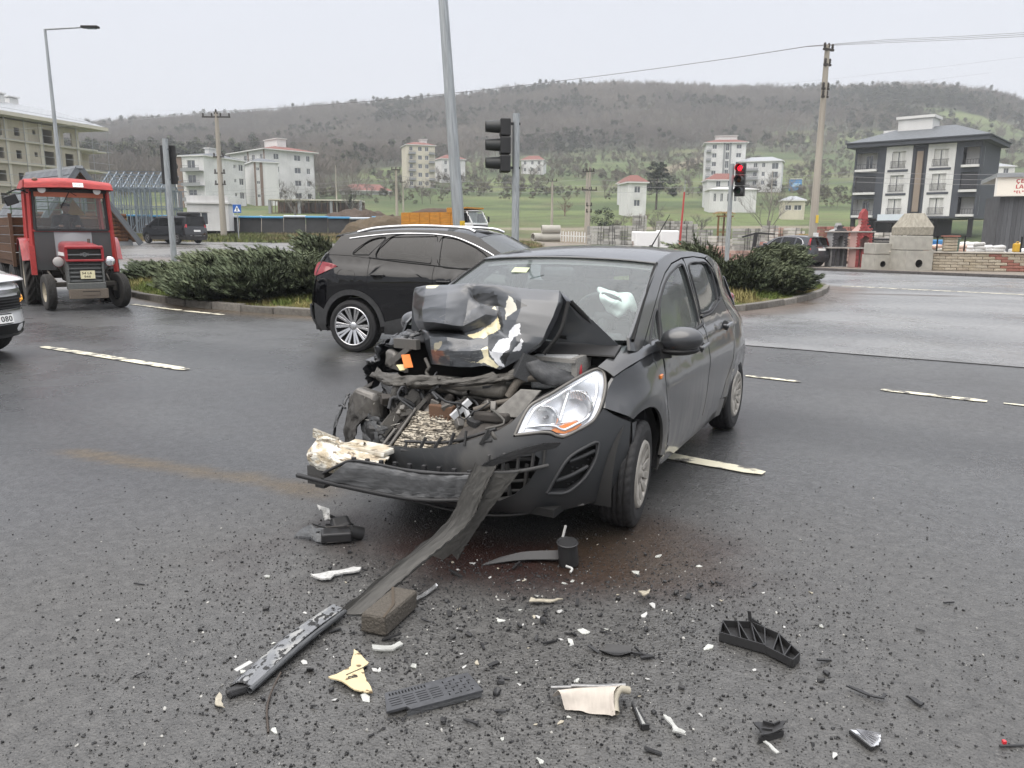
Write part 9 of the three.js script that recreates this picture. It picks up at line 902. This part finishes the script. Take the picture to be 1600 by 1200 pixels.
{ // the driver behind the windscreen
const t = thing('person', 'person in dark jacket and dark cap driving the red tractor', 'person', [TR[0], 0.21, TR[2]], TRY);
const J = { hip: [0, 1.20, -1.93], chest: [0, 1.55, -1.95], sh: [0, 1.70, -1.93], neck: [0, 1.80, -1.92], head: [0, 1.92, -1.89], crown: [0, 1.97, -1.90], chin: [0, 1.85, -1.84], sl: [0.2, 1.68, -1.93], sr: [-0.2, 1.68, -1.93], el: [0.30, 1.42, -1.72], er: [-0.30, 1.42, -1.72], hl: [0.17, 1.50, -1.47], hr: [-0.17, 1.50, -1.47], kl: [0.2, 1.17, -1.5], kr: [-0.2, 1.17, -1.5], fl: [0.2, 0.78, -1.38], fr: [-0.2, 0.78, -1.38], pl: [0.1, 1.19, -1.9], pr: [-0.1, 1.19, -1.9] };
part('jacket', body(J, [['hip', 'chest', 0.15, 0.165], ['chest', 'sh', 0.165, 0.11], ['sl', 'sr', 0.085, 0.085], ['sl', 'el', 0.07, 0.055], ['sr', 'er', 0.07, 0.055], ['el', 'hl', 0.052, 0.04], ['er', 'hr', 0.052, 0.04], ['pl', 'kl', 0.095, 0.07], ['pr', 'kr', 0.095, 0.07], ['kl', 'fl', 0.068, 0.05], ['kr', 'fr', 0.068, 0.05]], 0.02), M([0.025, 0.026, 0.03], 0.9), t);
const HJ = { a: [0, 1.955, -1.91], b: [0, 1.91, -1.865], c: [0, 1.855, -1.845], n: [0, 1.90, -1.785], n2: [0, 1.92, -1.81], e1: [0.075, 1.90, -1.91], e2: [0.078, 1.925, -1.91], f1: [-0.075, 1.90, -1.91], f2: [-0.078, 1.925, -1.91], k: [0, 1.76, -1.93], k2: [0, 1.84, -1.90] }; part('face', body(HJ, [['a', 'b', 0.088, 0.08], ['b', 'c', 0.078, 0.052], ['n2', 'n', 0.01, 0.016], ['e1', 'e2', 0.014, 0.016], ['f1', 'f2', 0.014, 0.016], ['k', 'k2', 0.055, 0.05]], 0.008, 0.12), M([0.30, 0.19, 0.14], 0.7), t); part('cap', [tr(new THREE.SphereGeometry(0.098, 24, 12, 0, 6.283, 0, 1.5).scale(1, 0.8, 1.05), 0, 1.955, -1.91), rb(0.15, 0.014, 0.08, 0.006, 0, 1.965, -1.80, 0.15)], M([0.02, 0.02, 0.022], 0.9), t); part('eyes', [sph(0.011, 0.03, 1.925, -1.795), sph(0.011, -0.03, 1.925, -1.795)], mat.black, t); part('mouth', bx(0.045, 0.006, 0.006, 0, 1.862, -1.79), M([0.22, 0.10, 0.09], 0.7), t);
const hands = []; for (const s of [1, -1]) { hands.push(rb(0.075, 0.035, 0.085, 0.015, s * 0.17, 1.515, -1.44)); for (let i = 0; i < 4; i++) hands.push(tube([[s * 0.17 - 0.03 + i * 0.02, 1.525, -1.41], [s * 0.17 - 0.03 + i * 0.02, 1.53, -1.375], [s * 0.17 - 0.03 + i * 0.02, 1.505, -1.355], [s * 0.17 - 0.03 + i * 0.02, 1.485, -1.375]], 0.0085, 6, 8)); hands.push(tube([[s * 0.13, 1.51, -1.45], [s * 0.12, 1.515, -1.41], [s * 0.125, 1.50, -1.385]], 0.010, 6, 8)); } part('hands', hands, M([0.30, 0.19, 0.14], 0.7), t);
}
{ const d = V3(0, 0, -1).applyAxisAngle(V3(0, 1, 0), TRY), p = [TR[0] + d.x * 4.6 - 0.1, 0, TR[2] + d.z * 4.6 + 0.1], t = thing('farm_trailer', 'brown timber farm trailer hitched behind the red tractor', 'trailer', p, TRY + 0.08); const bd = [0.8, 1, 1.2].map((k) => M([0.20 * k, 0.135 * k, 0.095 * k], 0.9, 0, { map: woodTex })), pg = rb(2.1, 0.19, 0.04, 0.01), sg = rb(0.04, 0.19, 3.6, 0.01); for (let j = 0; j < 5; j++) { const a = part('front_board', pg, bd[j % 3], t); a.position.set(0, 1.02 + j * 0.2, 1.8); for (const s of [-1, 1]) { const b = part('side_board', sg, bd[(j + 1) % 3], t); b.position.set(s * 1.05, 1.02 + j * 0.2, 0); } } part('deck', bx(2.1, 0.1, 3.6, 0, 0.88, 0), bd[0], t); part('stake', [-1.05, 0, 1.05].map((x) => bx(0.07, 1.2, 0.07, x, 1.4, 1.84)), mat.rust, t); part('drawbar', [bar([-0.3, 0.75, 1.7], [0, 0.6, 2.5], 0.09, 0.09), bar([0.3, 0.75, 1.7], [0, 0.6, 2.5], 0.09, 0.09)], mat.rust, t); const w = wheelSet(0.42, 0.22, 0.22, 6, mat.rust); for (const s of [-1, 1]) { wheel(t, s * 0.95, 0.42, -0.6, w, s); wheel(t, s * 0.95, 0.42, 1.2, w, s); } part('mesh_guard', [...Array.from({ length: 9 }, (_, i) => rod([-1 + i * 0.25, 1.98, 1.8], [-1 + i * 0.25, 2.5, 1.8], 0.012, 0.012, 4)), ...Array.from({ length: 3 }, (_, i) => rod([-1.05, 2.1 + i * 0.18, 1.8], [1.05, 2.1 + i * 0.18, 1.8], 0.012, 0.012, 4))], M([0.07, 0.12, 0.07], 0.7), t); }

// -- wreckage on the road
{
const scrap = grime(M([0.030, 0.030, 0.031], 0.45), 6), scrapGrey = grime(M([0.10, 0.105, 0.11], 0.45, 0, { bumpMap: crumpleBump, bumpScale: 0.003 }), 3), clear = MP([0.85, 0.86, 0.82], 0.12, 0, { transmission: 0.6, thickness: 0 }), whiteP = grime(M([0.58, 0.58, 0.56], 0.5), 8), creamP = grime(M([0.46, 0.42, 0.33], 0.6), 5), chromeP = mat.reflector;
// a flat piece lying on the road: outline in metres (x, z), thickness and a little warp
const flat = (pts, h, warp = 0.006, seed = 1, y0 = 0.004) => { const r = []; for (let i = 0; i < pts.length; i++) { const a = pts[i], b = pts[(i + 1) % pts.length], n = 3; for (let k = 0; k < n; k++) r.push([lerp(a[0], b[0], k / n) + (k ? (hash(i, k, seed) - 0.5) * 0.006 : 0), -lerp(a[1], b[1], k / n) + (k ? (hash(i, k, seed + 5) - 0.5) * 0.006 : 0)]); } const m = (u, v, o) => [u, y0 + h + warp * (fbm(u * 14 + seed, v * 14, 3, 0, seed) * 1.6) + o, -v]; return surf(r, m, { edge: 0.03, thick: h }); };
const at = (o, x, z, ry = 0, y = 0) => { o.position.set(x, y, z); o.rotation.y = ry; return o; };
{ const g = net([[[-0.08, 0.03, 0.33], [0.02, 0.045, 0.03], [0.115, 0.03, -0.24]], [[-0.13, 0.045, 0.325], [-0.03, 0.055, 0.01], [0.075, 0.045, -0.25]], [[-0.175, 0.012, 0.30], [-0.08, 0.02, 0.02], [0.02, 0.012, -0.24]]], 40, 12, { thick: 0.012, warp: (p, u, v) => { p.y += 0.006 * (fbm(u * 9, v * 4, 3) - 0.5); } }); const t = thing('torn_trim_plank', 'long grey scuffed trim plank lying diagonally at lower left of the wreckage', 'car trim', [-0.83, 0, -2.79]); part('plank', g, M([1, 1, 1], 0.42, 0, { bumpMap: crumpleBump, bumpScale: 0.002, map: tex(256, 256, (u, v) => { const n = fbm(u * 34, v * 9, 4, 0, 33), k = fbm(u * 8, v * 3, 3, 0, 12); return mix3(mix3([0.46, 0.47, 0.48], [0.60, 0.60, 0.59], ss(0.4, 0.65, k)), [0.13, 0.13, 0.13], ss(0.57, 0.62, n)); }) }), t); part('lip', tube([[-0.085, 0.02, 0.345], [0.03, 0.03, 0.03], [0.125, 0.02, -0.235]], 0.012, 6, 24), scrapGrey, t); part('torn_end', jitterGeo(rb(0.09, 0.03, 0.04, 0.01, -0.125, 0.018, 0.33, 0, 0.6, 0), 0.012, 30, 4), scrap, t); part('white_scratch', bar([-0.16, 0.05, 0.27], [-0.12, 0.056, 0.22], 0.02, 0.003), whiteP, t); }
{ const t = thing('wooden_block', 'short weathered brown wooden block standing beside the hanging trim strip', 'wood block', [-0.507, 0, -2.985], -0.38); part('block', jitterGeo(boxUV(rb(0.115, 0.085, 0.27, 0.012, 0, 0.045, 0), 4), 0.008, 12, 6), grime(M([0.105, 0.092, 0.075], 0.85, 0, { bumpMap: fineBump, bumpScale: 0.006 }), 3), t); part('split_edge', [bar([-0.055, 0.088, -0.12], [0.03, 0.09, 0.02], 0.012, 0.004), bar([0.03, 0.09, 0.02], [0.05, 0.088, 0.13], 0.01, 0.004)], M([0.07, 0.055, 0.04], 0.9), t); }
tag(at(part(numbered('silver_strip'), flat([[-0.059, 0.081], [0.046, -0.096], [0.057, -0.08], [-0.044, 0.095]], 0.006, 0.02, 3), chromeP, scene), -0.389, -3.197), 'thin silver strip poking out behind the wooden block', 'trim strip');
{ const t = thing('cardboard_piece', 'cream star-shaped card shard with faint print near the grey grating', 'card piece', [-0.564, 0, -2.564]); const pts = [[-0.096, 0.032], [-0.06, -0.002], [-0.028, -0.041], [-0.041, -0.159], [0.0, -0.11], [0.033, -0.069], [0.018, -0.03], [0.033, 0.015], [0.082, 0.122], [0.018, 0.111], [-0.04, 0.06]]; part('card', flat(pts, 0.005, 0.01, 7, 0.006), M([1, 1, 1], 0.75, 0, { map: tex(128, 128, (u, v) => { const n = fbm(u * 10, v * 10, 4, 10, 3), s = ss(0.66, 0.72, n); return mix3([0.78, 0.72, 0.58], [0.42, 0.36, 0.27], s); }, { rep: 4 }) }), t); part('print', [bx(0.028, 0.002, 0.003, -0.008, 0.0225, 0.028, 0, 0.4), bx(0.028, 0.002, 0.003, -0.004, 0.0225, 0.038, 0, 0.4), bx(0.003, 0.002, 0.012, -0.02, 0.0225, 0.038, 0, 0.4), bx(0.003, 0.002, 0.012, 0.008, 0.0225, 0.028, 0, 0.4), bx(0.004, 0.002, 0.004, -0.006, 0.0226, 0.033, 0, 0.4), bx(0.09, 0.002, 0.002, 0.0, 0.0225, -0.01, 0, 0.75)], mat.trim, t); }
{ // slotted grating
const t = thing('slotted_grating', 'dark grey plastic grating with rows of slots at the bottom middle', 'grating', [-0.275, 0.018, -2.432], Math.atan2(0.165, 0.35) - 0.03); t.rotation.z = 0.02; const W = 0.34, H = 0.125, s = new THREE.Shape([[-W / 2, -H / 2 + 0.02], [-W / 2 + 0.07, -H / 2 + 0.02], [-W / 2 + 0.08, -H / 2], [W / 2, -H / 2], [W / 2 - 0.012, H / 2], [-W / 2 + 0.02, H / 2]].map((p) => new THREE.Vector2(...p))); const slot = (x0, y0, x1, y1) => s.holes.push(new THREE.Path([[x0, y0], [x0, y1], [x1, y1], [x1, y0]].map((p) => new THREE.Vector2(...p))));
for (let i = 0; i < 12; i++) slot(-0.14 + i * 0.0115, 0.035, -0.14 + i * 0.0115 + 0.006, 0.054); for (let c = 0; c < 4; c++) for (let j = 0; j < 5; j++) if (!(c === 0 && j < 1)) slot(-0.148 + c * 0.048, -0.036 + j * 0.0135, -0.148 + c * 0.048 + 0.04, -0.036 + j * 0.0135 + 0.006); for (let c = 0; c < 5; c++) for (let j = 0; j < 5; j++) { const x = 0.052 + c * 0.021, y = -0.045 + j * 0.0195; (c + j) % 2 ? slot(x, y, x + 0.015, y + 0.006) : slot(x, y, x + 0.006, y + 0.014); }
part('grating', new THREE.ExtrudeGeometry(s, { depth: 0.008, bevelEnabled: true, bevelSize: 0.0008, bevelThickness: 0.001, bevelSegments: 1 }).rotateX(-Math.PI / 2), grime(M([0.075, 0.078, 0.085], 0.42), 4), t); part('side_wall', [bx(0.27, 0.018, 0.004, 0.03, -0.007, 0.061), bx(0.004, 0.018, 0.11, 0.164, -0.007, 0)], scrapGrey, t); }
{ const t = thing('white_lamp_shell', 'torn beige and white lamp shell with a curled end at bottom centre', 'lamp housing', [0.315, 0, -2.40]); part('shell', net([[[-0.165, 0.02, -0.025], [-0.05, 0.032, -0.035], [0.05, 0.045, -0.03], [0.10, 0.05, -0.035]], [[-0.145, 0.05, -0.005], [-0.05, 0.062, 0.0], [0.03, 0.072, 0.01], [0.045, 0.07, 0.015]], [[-0.125, 0.006, 0.03], [-0.05, 0.008, 0.05], [0.02, 0.01, 0.07], [0.04, 0.02, 0.085]]], 30, 16, { thick: 0.004, warp: (p, u, v) => { p.y += 0.008 * (fbm(u * 8, v * 6, 3) - 0.5); } }), M([0.52, 0.47, 0.41], 0.6, 0, { map: softTex }), t); part('curled_end', tube([[0.10, 0.045, -0.022], [0.065, 0.055, -0.01], [0.045, 0.04, 0.02], [0.042, 0.02, 0.07]], 0.014, 8, 20), creamP, t); part('rim_rod', [rod([-0.17, 0.03, -0.06], [0.09, 0.055, -0.035], 0.006, 0.01, 8), rod([-0.1, 0.05, -0.04], [0.04, 0.06, -0.02], 0.007, 0.007, 8)], mat.steel, t); }
{ const t = thing('bent_black_clip', 'L-shaped black clip against the end of the beige lamp shell', 'clip', [0.438, 0, -2.326]); part('arm', [bar([-0.015, 0.012, -0.068], [-0.004, 0.012, 0.06], 0.006, 0.02), bar([-0.004, 0.012, 0.06], [0.022, 0.012, 0.057], 0.006, 0.02), bar([0.002, 0.006, -0.05], [0.020, 0.006, 0.055], 0.006, 0.008)], scrap, t); part('film', flat([[-0.009, -0.06], [0.004, -0.05], [0.018, 0.053], [0.0, 0.055]], 0.002, 0.004, 3, 0.004), clear, t); }
{ // ribbed bracket
const t = thing('ribbed_bracket', 'black ribbed plastic bracket with triangular webs right of the wreckage', 'bracket', [0.991, 0, -2.798]); const lo = [[-0.152, -0.033], [0.0, 0.062], [0.072, 0.159]], hi = [[-0.112, -0.138], [0.002, -0.131], [0.086, -0.037], [0.117, 0.11]]; const w = (a, b, y0 = 0.005, h = 0.034) => bar([a[0], y0 + h / 2, a[1]], [b[0], y0 + h / 2, b[1]], 0.004, h); part('front_web', [w(lo[0], lo[1], 0.008, 0.036), w(lo[1], lo[2], 0.008, 0.032)], scrap, t); part('back_web', [w(hi[0], hi[1]), w(hi[1], hi[2]), w(hi[2], hi[3])], scrap, t); part('rib', [w(lo[0], hi[0]), w([-0.11, -0.007], hi[0]), w([-0.08, 0.012], [-0.05, -0.135]), w([-0.05, 0.03], [-0.05, -0.135]), w([-0.03, 0.043], hi[1]), w(lo[1], hi[1]), w(lo[1], [0.045, -0.085]), w([0.02, 0.09], hi[2]), w([0.05, 0.13], hi[2]), w([0.05, 0.13], [0.105, 0.05]), w(lo[2], hi[3])], scrap, t); part('base_plate', flat([lo[0], lo[1], lo[2], hi[3], hi[2], hi[1], hi[0]], 0.003, 0.003, 4), scrap, t); part('torn_tip', [bar([0.002, 0.05, -0.131], [0.06, 0.012, -0.12], 0.006, 0.012), bar([0.002, 0.03, -0.131], [-0.004, 0.08, -0.14], 0.004, 0.016)], scrap, t); }
const pc = (name, label, cat, x, z, pts, m, h = 0.005, wp = 0.014, seed = 2) => { const o = at(part(numbered(name), flat(pts, h, wp, seed), m, scene), x, z); return tag(o, label, cat); };
{ const t = thing('bracket_scrap', 'squarish black bracket scrap at bottom right with a clear tongue below', 'bracket', [0.841, 0, -2.244]); part('plate', flat([[-0.04, -0.02], [-0.01, -0.03], [0.03, -0.022], [0.07, -0.032], [0.045, 0.01], [-0.036, 0.045], [-0.03, 0.01]], 0.006, 0.02, 6, 0.012), scrap, t); part('rib', [bar([-0.01, 0.035, -0.02], [0.02, 0.035, -0.005], 0.005, 0.014), bar([0.02, 0.035, -0.005], [0.045, 0.035, -0.02], 0.005, 0.014), bar([-0.02, 0.03, 0.01], [0.01, 0.03, 0.015], 0.005, 0.012), bar([-0.04, 0.012, 0.04], [0.05, 0.012, 0.005], 0.006, 0.02)], scrap, t); part('tongue', flat([[-0.03, 0.05], [-0.018, 0.05], [0.005, 0.10], [-0.005, 0.105]], 0.004, 0.01, 9), clear, t); }
{ const t = thing('black_tray', 'shallow black plastic tray fragment in the middle of the shards', 'tray', [0.411, 0, -2.74]); part('tray', net([[[-0.065, 0.02, 0.005], [0.0, 0.012, 0.03], [0.06, 0.02, 0.02]], [[-0.05, 0.004, -0.01], [0, 0.003, 0.0], [0.06, 0.004, -0.002]], [[-0.034, 0.024, -0.032], [0.02, 0.02, -0.03], [0.068, 0.02, -0.026]]], 20, 10, { thick: 0.004 }), scrap, t); part('broken_arm', [bar([0.06, 0.01, 0.01], [0.13, 0.008, 0.03], 0.008, 0.008), bar([0.08, 0.012, -0.03], [0.10, 0.01, 0.02], 0.006, 0.008), bar([0.09, 0.01, 0.045], [0.14, 0.01, 0.035], 0.014, 0.006)], scrap, t); }
pc('clear_curved_strip', 'curved clear plastic strip in front of the wooden block', 'plastic strip', -0.475, -2.754, [[-0.065, 0.002], [0.008, -0.007], [0.039, -0.037], [0.054, -0.015], [0.021, 0.027], [-0.056, 0.031]], clear, 0.007, 0.012, 8);
pc('pale_crescent', 'pale crescent of lens plastic below the grey trim plank', 'lens shard', -1.002, -2.395, [[-0.018, -0.048], [-0.020, -0.011], [-0.008, 0.022], [0.032, 0.04], [0.010, 0.010], [0.0, -0.02]], creamP, 0.004, 0.01, 9);
{ const t = tag(part(numbered('thin_cable'), tube([[-0.012, 0.03, -0.138], [-0.020, 0.012, -0.063], [-0.010, 0.006, 0.031], [0.037, 0.005, 0.17]], 0.004, 6, 24), grime(M([0.07, 0.055, 0.045], 0.7), 2), scene), 'thin dark cable curving down from the grey trim plank', 'cable'); at(t, -0.822, -2.405); }
pc('white_blade_shard', 'long white blade-shaped plastic shard left of the hanging strip', 'plastic shard', -0.825, -3.397, [[-0.119, 0.017], [-0.075, 0.012], [0.067, -0.069], [0.109, -0.052], [0.102, -0.03], [-0.008, 0.007], [-0.015, 0.058], [-0.06, 0.058]], whiteP, 0.008, 0.02, 3);
pc('beige_sliver', 'pointed beige plastic sliver under the front of the car', 'plastic shard', 0.145, -3.144, [[-0.063, 0.02], [-0.054, -0.018], [0.02, -0.014], [0.088, -0.011], [0.029, 0.009]], creamP, 0.005, 0.014, 5);
pc('clear_tongue', 'clear twisted lens tongue right of the beige lamp shell', 'lens shard', 0.536, -2.272, [[-0.021, -0.046], [0.001, -0.035], [0.012, 0.01], [0.036, 0.038], [0.03, 0.052], [-0.006, 0.033], [0.0, 0.01]], clear, 0.006, 0.02, 6);
pc('folded_clip', 'small folded grey clip right of the front wheel', 'clip', 0.598, -3.192, [[-0.024, -0.015], [0.031, -0.026], [0.018, 0.01], [-0.007, 0.041]], creamP, 0.006, 0.03, 7);
{ const t = thing('reflector_fan', 'fan-shaped chrome reflector shard with ribs at bottom right', 'reflector', [1.16, 0, -2.207]); part('fan', flat([[-0.045, -0.046], [0.043, -0.023], [0.034, 0.0], [0.013, 0.03], [-0.016, 0.039]], 0.004, 0.012, 5, 0.006), chromeP, t); part('rib', Array.from({ length: 6 }, (_, i) => bar([-0.03, 0.026, -0.035], [lerp(0.038, -0.01, i / 5), 0.024, lerp(-0.016, 0.034, i / 5)], 0.003, 0.005)), M([0.25, 0.25, 0.26], 0.3, 0.7), t); part('dark_edge', bar([-0.045, 0.01, -0.046], [-0.014, 0.012, 0.041], 0.01, 0.012), scrap, t); }
pc('bent_black_strip', 'bent thin black strip on the right asphalt', 'plastic strip', 1.272, -2.461, [[-0.065, -0.042], [-0.012, 0.01], [0.036, 0.037], [0.056, 0.009], [0.046, 0.005], [0.03, 0.025], [-0.005, -0.002], [-0.05, -0.045]], scrap, 0.005, 0.016, 8);
pc('short_black_stick', 'short flat black stick right of the bent black strip', 'plastic strip', 1.416, -2.419, [[-0.016, -0.033], [0.0, -0.028], [0.024, 0.011], [0.004, 0.022]], scrap, 0.008, 0.006, 8);
{ const t = thing('red_wire_stub', 'grey stick with a red plug at the lower right edge', 'wire', [1.61, 0, -2.195]); part('stick', rod([-0.042, 0.006, 0.003], [0.05, 0.006, -0.003], 0.004), mat.trim, t); part('plug', rb(0.012, 0.014, 0.012, 0.003, -0.022, 0.012, -0.008), mat.redBright, t); }
{ // dark heap left of the strip
const t = thing('black_wreck_heap', 'tangle of black plastic and sheet left of the hanging strip', 'wreckage', [-0.939, 0, -3.886]); part('sheet', net([[[-0.22, 0.01, 0.02], [-0.12, 0.03, 0.07], [-0.05, 0.01, 0.12]], [[-0.18, 0.05, -0.02], [-0.1, 0.07, 0.02], [-0.03, 0.05, 0.06]]], 20, 8, { thick: 0.004, warp: (p, u, v) => { p.y += 0.03 * (fbm(u * 6, v * 6, 3) - 0.4); } }), scrapGrey, t); part('box', [jitterGeo(rb(0.16, 0.055, 0.10, 0.012, 0.02, 0.035, 0.06, 0, 0.2, 0), 0.008, 16, 2), jitterGeo(rb(0.10, 0.05, 0.10, 0.02, 0.02, 0.06, -0.04, 0.3, 0.5, 0.2), 0.012, 16, 3)], scrap, t); part('motor', tr(cy(0.035, 0.035, 0.07, 18), 0.115, 0.04, 0.03, 0.3, 0.4, 1.2), scrap, t); part('light_edge', [bar([-0.05, 0.066, 0.02], [0.09, 0.066, 0.0], 0.006, 0.004), bar([-0.02, 0.02, 0.115], [0.09, 0.02, 0.09], 0.005, 0.005)], mat.alu, t); part('splinter', Array.from({ length: 9 }, (_, i) => bar([rr(-0.16, 0.1), 0.03, rr(-0.12, 0.08)], [rr(-0.2, 0.12), rr(0.03, 0.09), rr(-0.14, 0.06)], 0.006, 0.010)), scrap, t); }
pc('white_bent_bracket', 'white L-bent bracket leaning on the black wreckage heap', 'bracket', -1.022, -3.998, [[-0.076, -0.134], [-0.001, -0.104], [0.03, 0.02], [0.065, 0.143], [0.034, 0.138], [0.005, 0.03], [-0.022, -0.044]], whiteP, 0.006, 0.05, 4).position.y = 0.05;
{ const t = thing('bumper_bracket_bar', 'black bar with a blocky can-like end under the right front of the car', 'bracket', [0.146, 0, -3.567]); part('bar', net([[[-0.29, 0.006, 0.03], [-0.1, 0.02, 0.0], [0.10, 0.025, 0.0]], [[-0.20, 0.03, -0.01], [-0.08, 0.05, -0.03], [0.10, 0.06, -0.03]]], 20, 6, { thick: 0.02 }), scrap, t); part('can', [cy(0.05, 0.048, 0.12, 20, 0.135, 0.07, 0.02, 0.15, 0, 0.1), tr(new THREE.TorusGeometry(0.049, 0.006, 6, 20), 0.13, 0.125, 0.03, 1.7)], scrap, t); part('pale_tab', bar([0.11, 0.13, -0.02], [0.125, 0.19, -0.03], 0.012, 0.006), whiteP, t); part('tail_wire', tube([[0.12, 0.03, 0.09], [0.15, 0.02, 0.10], [0.14, 0.01, 0.12]], 0.006, 6), whiteP, t); }
// small shards, each its own object, scattered by kind
const kinds = [
['white_chip', 'small white plastic chip lying on the asphalt before the wreck', 'white plastic chips', 'plastic chip', whiteP, 46, 0.006, 0.022], ['clear_shard', 'small clear lens shard glinting on the asphalt before the wreck', 'clear lens shards', 'lens shard', clear, 30, 0.010, 0.034], ['cream_flake', 'small cream filler flake lying on the asphalt before the wreck', 'cream filler flakes', 'paint flake', creamP, 20, 0.008, 0.026], ['black_sliver', 'thin black plastic sliver lying on the asphalt before the wreck', 'black plastic slivers', 'plastic sliver', scrap, 60, 0.02, 0.055], ['black_fragment', 'chunky broken black plastic fragment lying on the asphalt before the wreck', 'black plastic fragments', 'plastic fragment', scrap, 44, 0.012, 0.028]];
for (const [name, label, group, cat, m, n, s0, s1] of kinds) {
const protos = []; for (let k = 0; k < 5; k++) { let g; if (name === 'black_fragment') g = jitterGeo(rb(1, 0.55, 0.7, 0.12), 0.3, 2.2, k + 60).translate(0, 0.3, 0); else if (name === 'black_sliver') g = jitterGeo(bar([-0.5, 0.1, 0], [0.5, 0.1 + 0.2 * (k % 2), 0.1 * k - 0.2], 0.12 + 0.05 * k, 0.1), 0.08, 2, k); else { const a = [], N = 4 + k % 3; for (let i = 0; i < N; i++) { const an = i / N * 6.283 + hash(i, k, 8) * 0.9, r = 0.35 + 0.4 * hash(i, k, 2); a.push([Math.cos(an) * r * 1.25, Math.sin(an) * r * 0.8]); } g = prism(a, 0.12, 0.02).rotateX(-Math.PI / 2); g = jitterGeo(g, 0.12, 1.5, k); } protos.push(g); }
for (let i = 0; i < n; i++) { const a = rr(0, 6.283), r = Math.pow(rnd(), 0.75), wide = i % 4 === 0; let x = 0.05 + Math.cos(a) * r * (wide ? 2.2 : 1.25), z = -2.95 + Math.sin(a) * r * (wide ? 0.9 : 0.85); if (z > -2.1) z = -2.1 - rr(0, 0.6); const o = part(numbered(name), protos[i % 5], m, scene), s = rr(s0, s1) * (rnd() < 0.12 ? 1.5 : 1); o.position.set(x, 0.002, z); o.rotation.set(rr(-0.25, 0.25), rr(0, 6.28), rr(-0.25, 0.25)); o.scale.setScalar(s); tag(o, label, cat, group); }
}
// crumbs too small and too many to count
const cr = [0, 1, 2].map((k) => jitterGeo(new THREE.IcosahedronGeometry(0.5, 0), 0.35, 3, k + 5).scale(1, 0.6, 0.8)); const lists = [[], [], []], pale = [];
const dens = (x, z) => Math.exp(-(((x - 0.0) / 1.25) ** 2 + ((z + 2.85) / 0.95) ** 2)) + 0.10 * Math.exp(-((x / 2.6) ** 2 + ((z + 3) / 1.6) ** 2));
let tries = 0, n = 0; while (n < 20000 && tries++ < 800000) { const x = rr(-3, 3), z = rr(-5, -1.7); if (rnd() > dens(x, z) * (0.4 + 1.2 * fbm(x * 2.3, z * 2.3, 3, 0, 66))) continue; const s = 0.004 + 0.013 * Math.pow(rnd(), 4); (rnd() < 0.03 ? pale : lists[n % 3]).push([x, 0.001, z, s, rr(0, 6.28), rr(0, 3), rr(0, 3)]); n++; }
lists.forEach((l, i) => { scatter('black_crumbs', cr[i], scrap, l, 'fine black plastic crumbs strewn over the asphalt before the wreck', scene, (p, k) => { const v = 0.3 + 0.9 * hash(k, i); return [v, v, v]; }).userData.category = 'debris'; }); scatter('pale_crumbs', cr[0], M([0.36, 0.355, 0.33], 0.5), pale, 'fine pale glass crumbs strewn over the asphalt before the wreck').userData.category = 'debris';
}

camera.far = 3500; camera.updateProjectionMatrix();
renderer.render(scene, camera);
